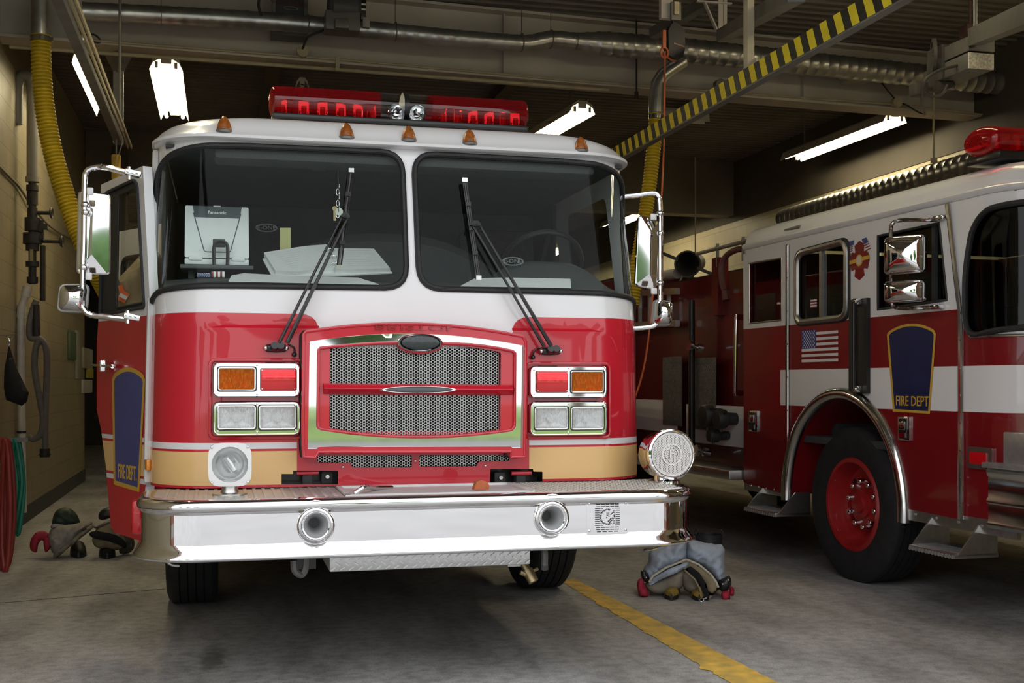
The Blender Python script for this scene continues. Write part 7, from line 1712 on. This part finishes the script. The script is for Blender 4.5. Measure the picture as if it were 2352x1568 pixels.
lobR = g2d(((1578, 1284), (1580, 1252), (1590, 1240), (1658, 1250), (1664, 1290), (1667, 1318), (1668, 1333), (1655, 1338), (1648, 1344), (1640, 1328), (1612, 1300)), -0.12)
for lob, sd in ((lobL, 4), (lobR, 9)):
    m = MB(); inflate(m, smooth2(lob, 3), gm(-0.12), 0.15, step=0.014, wr=0.024, wf=95, seed=sd, back=1.2, rad=0.10); m.build('pants_leg', M_denim, t, ang=70)
fl_ = g2d(((1490, 1342), (1500, 1327), (1540, 1305), (1583, 1290), (1578, 1302), (1555, 1316), (1520, 1330), (1494, 1345)), 0.05); m = MB(); inflate(m, fl_, gm(0.03), 0.02, step=0.02, wr=0.004, wf=40, back=0.3); m.build('front_flap', M_denim, t, ang=70)
m = MB(); m.tube([gx * u + V(0, 0, v) + gd * 0.055 for u, v in g2d(((1491, 1336), (1500, 1322), (1530, 1303), (1577, 1284), (1605, 1296), (1632, 1318), (1645, 1336), (1650, 1348)), 0.05)], 0.007, 8); m.build('cream_binding', M_cuff, t)
tf = g2d(((1583, 1290), (1608, 1303), (1637, 1325), (1653, 1350), (1630, 1376), (1622, 1345), (1600, 1318), (1578, 1304)), 0.06); m = MB(); inflate(m, tf, gm(0.05), 0.018, step=0.02, wr=0.004, wf=30, back=0.4); m.build('tan_flap', M_tan, t, ang=70)
bs_ = g2d(((1578, 1304), (1586, 1300), (1606, 1315), (1622, 1340), (1630, 1368), (1627, 1380), (1618, 1378), (1612, 1350), (1598, 1325), (1573, 1308)), 0.09); m = MB(); inflate(m, bs_, gm(0.085), 0.012, step=0.015, back=0.4); m.build('black_strap', mat('black_hook_tape', (0.01, 0.01, 0.011), 0.9, var=0.2, scale=40), t, ang=70)
m = MB(); m.tube([gx * u + V(0, 0, v) + gd * 0.095 for u, v in g2d(((1573, 1309), (1596, 1330), (1608, 1352), (1614, 1380)), 0.09)], 0.006, 6); m.build('strap_edge', M_tan, t)
m = MB(); c = gp(1612, 1377, 0.12); m.tube([c + gx * 0.012 * cos(k * pi / 6) + V(0, 0, 0.012 * sin(k * pi / 6)) for k in range(12)], 0.003, 6, closed=True); m.bar(c + V(0, 0, 0.004) + gx * 0.008, c + gx * 0.03 + V(0, 0, 0.014), 0.008, 0.006); m.build('snap_hook', M_polish, t)
for pts, sd in ((((1486, 1338), (1520, 1330), (1570, 1308), (1574, 1325), (1566, 1352), (1530, 1366), (1500, 1364), (1482, 1350)), 2), (((1566, 1314), (1590, 1316), (1612, 1350), (1606, 1364), (1572, 1356)), 6)):
    m = MB(); inflate(m, smooth2(g2d(pts), 3), gm(-0.04), 0.07, step=0.018, wr=0.015, wf=35, seed=sd, back=1.0); m.build('outer_shell', M_grime, t, ang=70)
def boot(px, py, dx=0.0):
    c = gp(px, py, 0.0); c.z = 0; m = MB(); R = []
    for k in range(9):
        s = k / 8; w_ = 0.052 * sqrt(max(0.02, 1 - (1 - min(1, s * 2.2)) ** 2)); h_ = 0.035 + 0.05 * min(1, s * 1.6); d = 0.12 - 0.30 * s
        R.append([c + gd * d + gx * (w_ * cos(a)) + V(0, 0, 0.012 + max(0, sin(a)) * h_ + min(0, sin(a)) * 0.012) for a in [2 * pi * j / 16 for j in range(16)]])
    m.grid(R, close=True); m.raw(R[0], [list(range(16))]); m.raw(R[-1], [list(range(16))])
    for f in m.bm.faces:
        mid = f.calc_center_median()
        if (mid - c).dot(gd) > 0.02 and mid.z > 0.022: f.material_index = 1
    return m.build('boot', [M_boot, M_toe], t, ang=60)
boot(1543, 1362); boot(1606, 1370)
# boot shaft with its pull loops, standing up behind
c = gp(1628, 1242, -0.16); c0 = V(c.x, c.y, 0); m = MB()
m.lathe([(0.070, 0.03), (0.078, 0.2), (0.084, 0.34), (0.088, gp(1628, 1226, -0.16).z), (0.080, gp(1628, 1226, -0.16).z), (0.074, 0.2), (0.0, 0.15)], c0, (0, 0, 1), 28); m.build('boot_shaft', M_boot, t, ang=50)
zt_ = gp(1628, 1226, -0.16).z
for s in (-1, 1):
    b_ = c0 + gx * 0.075 * s + V(0, 0, zt_); m = MB(); m.tube([b_ + gd * 0.0 + gx * 0.017 * cos(k * pi / 8) + V(0, 0, -0.01 + 0.04 * sin(k * pi / 8)) for k in range(9)], 0.004, 6); m.build('pull_loop', M_boot, t)
c = gp(1538, 1262, -0.2); m = MB(); m.lathe([(0.070, 0.03), (0.078, 0.2), (0.080, 0.30), (0.0, 0.30)], V(c.x, c.y, 0), (0, 0, 1), 24); m.build('boot_shaft', M_boot, t, ang=50)
for pts, mt, nm in ((((1472, 1310), (1484, 1312), (1492, 1326), (1488, 1338), (1474, 1330)), M_black, 'buckle_strap'), (((1650, 1334), (1664, 1326), (1676, 1322), (1680, 1345), (1664, 1360), (1652, 1352)), M_black, 'buckle_strap')):
    m = MB(); inflate(m, smooth2(g2d(pts), 3), gm(0.0), 0.03, step=0.015, back=1.0); m.build(nm, mt, t, ang=60)
for pts in (((1466, 1330), (1476, 1328), (1482, 1342), (1491, 1366), (1471, 1368), (1464, 1348)), ((1676, 1345), (1686, 1350), (1685, 1366), (1676, 1364)), ((1657, 1358), (1674, 1356), (1676, 1374), (1660, 1376))):
    m = MB(); inflate(m, smooth2(g2d(pts), 3), gm(0.02), 0.03, step=0.014, wr=0.01, wf=60, back=1.0); m.build('suspender', M_sus, t, ang=60)
for px, py in ((1484, 1326), (1495, 1336), (1660, 1341), (1673, 1332)): m = MB(); m.ball(gp(px, py, 0.045), 0.006, u=8, v=6); m.build('snap', M_polish, t)
# the two sets by the left wall
def kit(label, blobs, boots, extra, seed):
    xs = [p_[0] for b_ in blobs for p_ in b_[0]]; gy = P(sum(xs) / len(xs), max(b_ for _, b_ in boots), Z=0)
    t = thing('turnout_pants', label, 'turnout gear', gy); d_ = (V(0, 0, 0) - V(gy.x, gy.y, 0)).normalized(); x_ = V(-d_.y, d_.x, 0)
    if x_.dot(V(cT, -sT, 0)) < 0: x_ = -x_
    def pt(px, py, dd=0.0): r = ray(px, py); o_ = gy + d_ * dd - V(0, 0, CH); k = o_.dot(d_) / r.dot(d_); return r * k + V(0, 0, CH) - gy
    for pts, mt, nm, dep, th in blobs:
        q_ = [(pt(*p_, dep).dot(x_), max(0.0, pt(*p_, dep).z)) for p_ in pts]; q_ = [(u, max(0.0, v)) for u, v in smooth2(q_, 3)]; m = MB(); inflate(m, q_, lambda u, v, h: x_ * u + V(0, 0, v) + d_ * (dep + h), th, step=0.016, wr=th * 0.28, wf=85, seed=seed, back=1.0); m.build(nm, mt, t, ang=70); seed += 1
    for px, py in boots:
        c = pt(px, py); c.z = 0; m = MB(); R = []
        for k in range(8):
            s = k / 7; w_ = 0.062 * sqrt(max(0.02, 1 - (1 - min(1, s * 2)) ** 2)); h_ = 0.04 + 0.05 * min(1, s * 1.6)
            R.append([c + d_ * (0.14 - 0.3 * s) + x_ * (w_ * cos(a)) + V(0, 0, 0.012 + max(0, sin(a)) * h_ + min(0, sin(a)) * 0.012) for a in [2 * pi * j / 14 for j in range(14)]])
        m.grid(R, close=True); m.raw(R[0], [list(range(14))]); m.build('boot', M_boot, t, ang=60)
    return t
M_lin = mat('pale_lining', (0.36, 0.33, 0.29), 0.8, var=0.25, scale=12); M_grn = mat('dark_green_bag', (0.03, 0.05, 0.035), 0.6, var=0.2)
kit('pale turnout pants heaped over boots with red straps, nearest the left wall', [
    (((70, 1262), (70, 1240), (84, 1222), (104, 1220), (114, 1232), (104, 1246), (96, 1240), (88, 1250), (84, 1268)), M_sus, 'suspender', -0.04, 0.03),
    (((100, 1240), (112, 1234), (116, 1256), (104, 1268)), M_sus, 'suspender', 0.04, 0.02),
    (((110, 1236), (116, 1216), (134, 1206), (168, 1204), (204, 1194), (212, 1206), (190, 1222), (166, 1246), (138, 1276), (124, 1272), (114, 1256)), M_lin, 'pants_lining', 0.02, 0.09),
    (((126, 1280), (124, 1270), (150, 1250), (190, 1218), (212, 1204), (214, 1212), (190, 1232), (150, 1264)), M_grime, 'pants_hem', 0.10, 0.02),
    (((120, 1206), (124, 1180), (138, 1167), (158, 1166), (176, 1180), (184, 1204), (160, 1210), (136, 1210)), M_grn, 'boot_top', -0.12, 0.08),
    (((118, 1214), (122, 1202), (150, 1205), (184, 1202), (186, 1212), (150, 1217)), mat('grey_cuff', (0.22, 0.22, 0.23), 0.7, var=0.1), 'cuff', 0.0, 0.06)], [(180, 1278)], None, 3)
kit('tan turnout pants with a black stripe heaped over boots at the open door', [
    (((196, 1238), (206, 1214), (228, 1200), (252, 1186), (262, 1196), (266, 1224), (276, 1246), (262, 1262), (230, 1262), (204, 1256)), M_tan, 'pants_shell', 0.0, 0.08),
    (((190, 1230), (192, 1222), (206, 1220), (232, 1224), (258, 1232), (274, 1246), (272, 1260), (254, 1250), (230, 1242), (206, 1238)), mat('black_hook_tape', (0.01, 0.01, 0.011), 0.9), 'black_stripe', 0.10, 0.014),
    (((196, 1206), (214, 1198), (250, 1186), (256, 1196), (226, 1206), (204, 1214)), M_lin, 'pants_lining', 0.02, 0.04),
    (((212, 1192), (214, 1176), (228, 1166), (248, 1166), (258, 1178), (256, 1192), (234, 1196)), M_boot, 'boot_top', -0.12, 0.06),
    (((264, 1232), (278, 1222), (292, 1236), (292, 1260), (276, 1272), (258, 1268)), mat('olive_canvas', (0.07, 0.065, 0.045), 0.85, var=0.2), 'coat_end', -0.05, 0.06)], [(231, 1278)], None, 11).location.x += 0.05
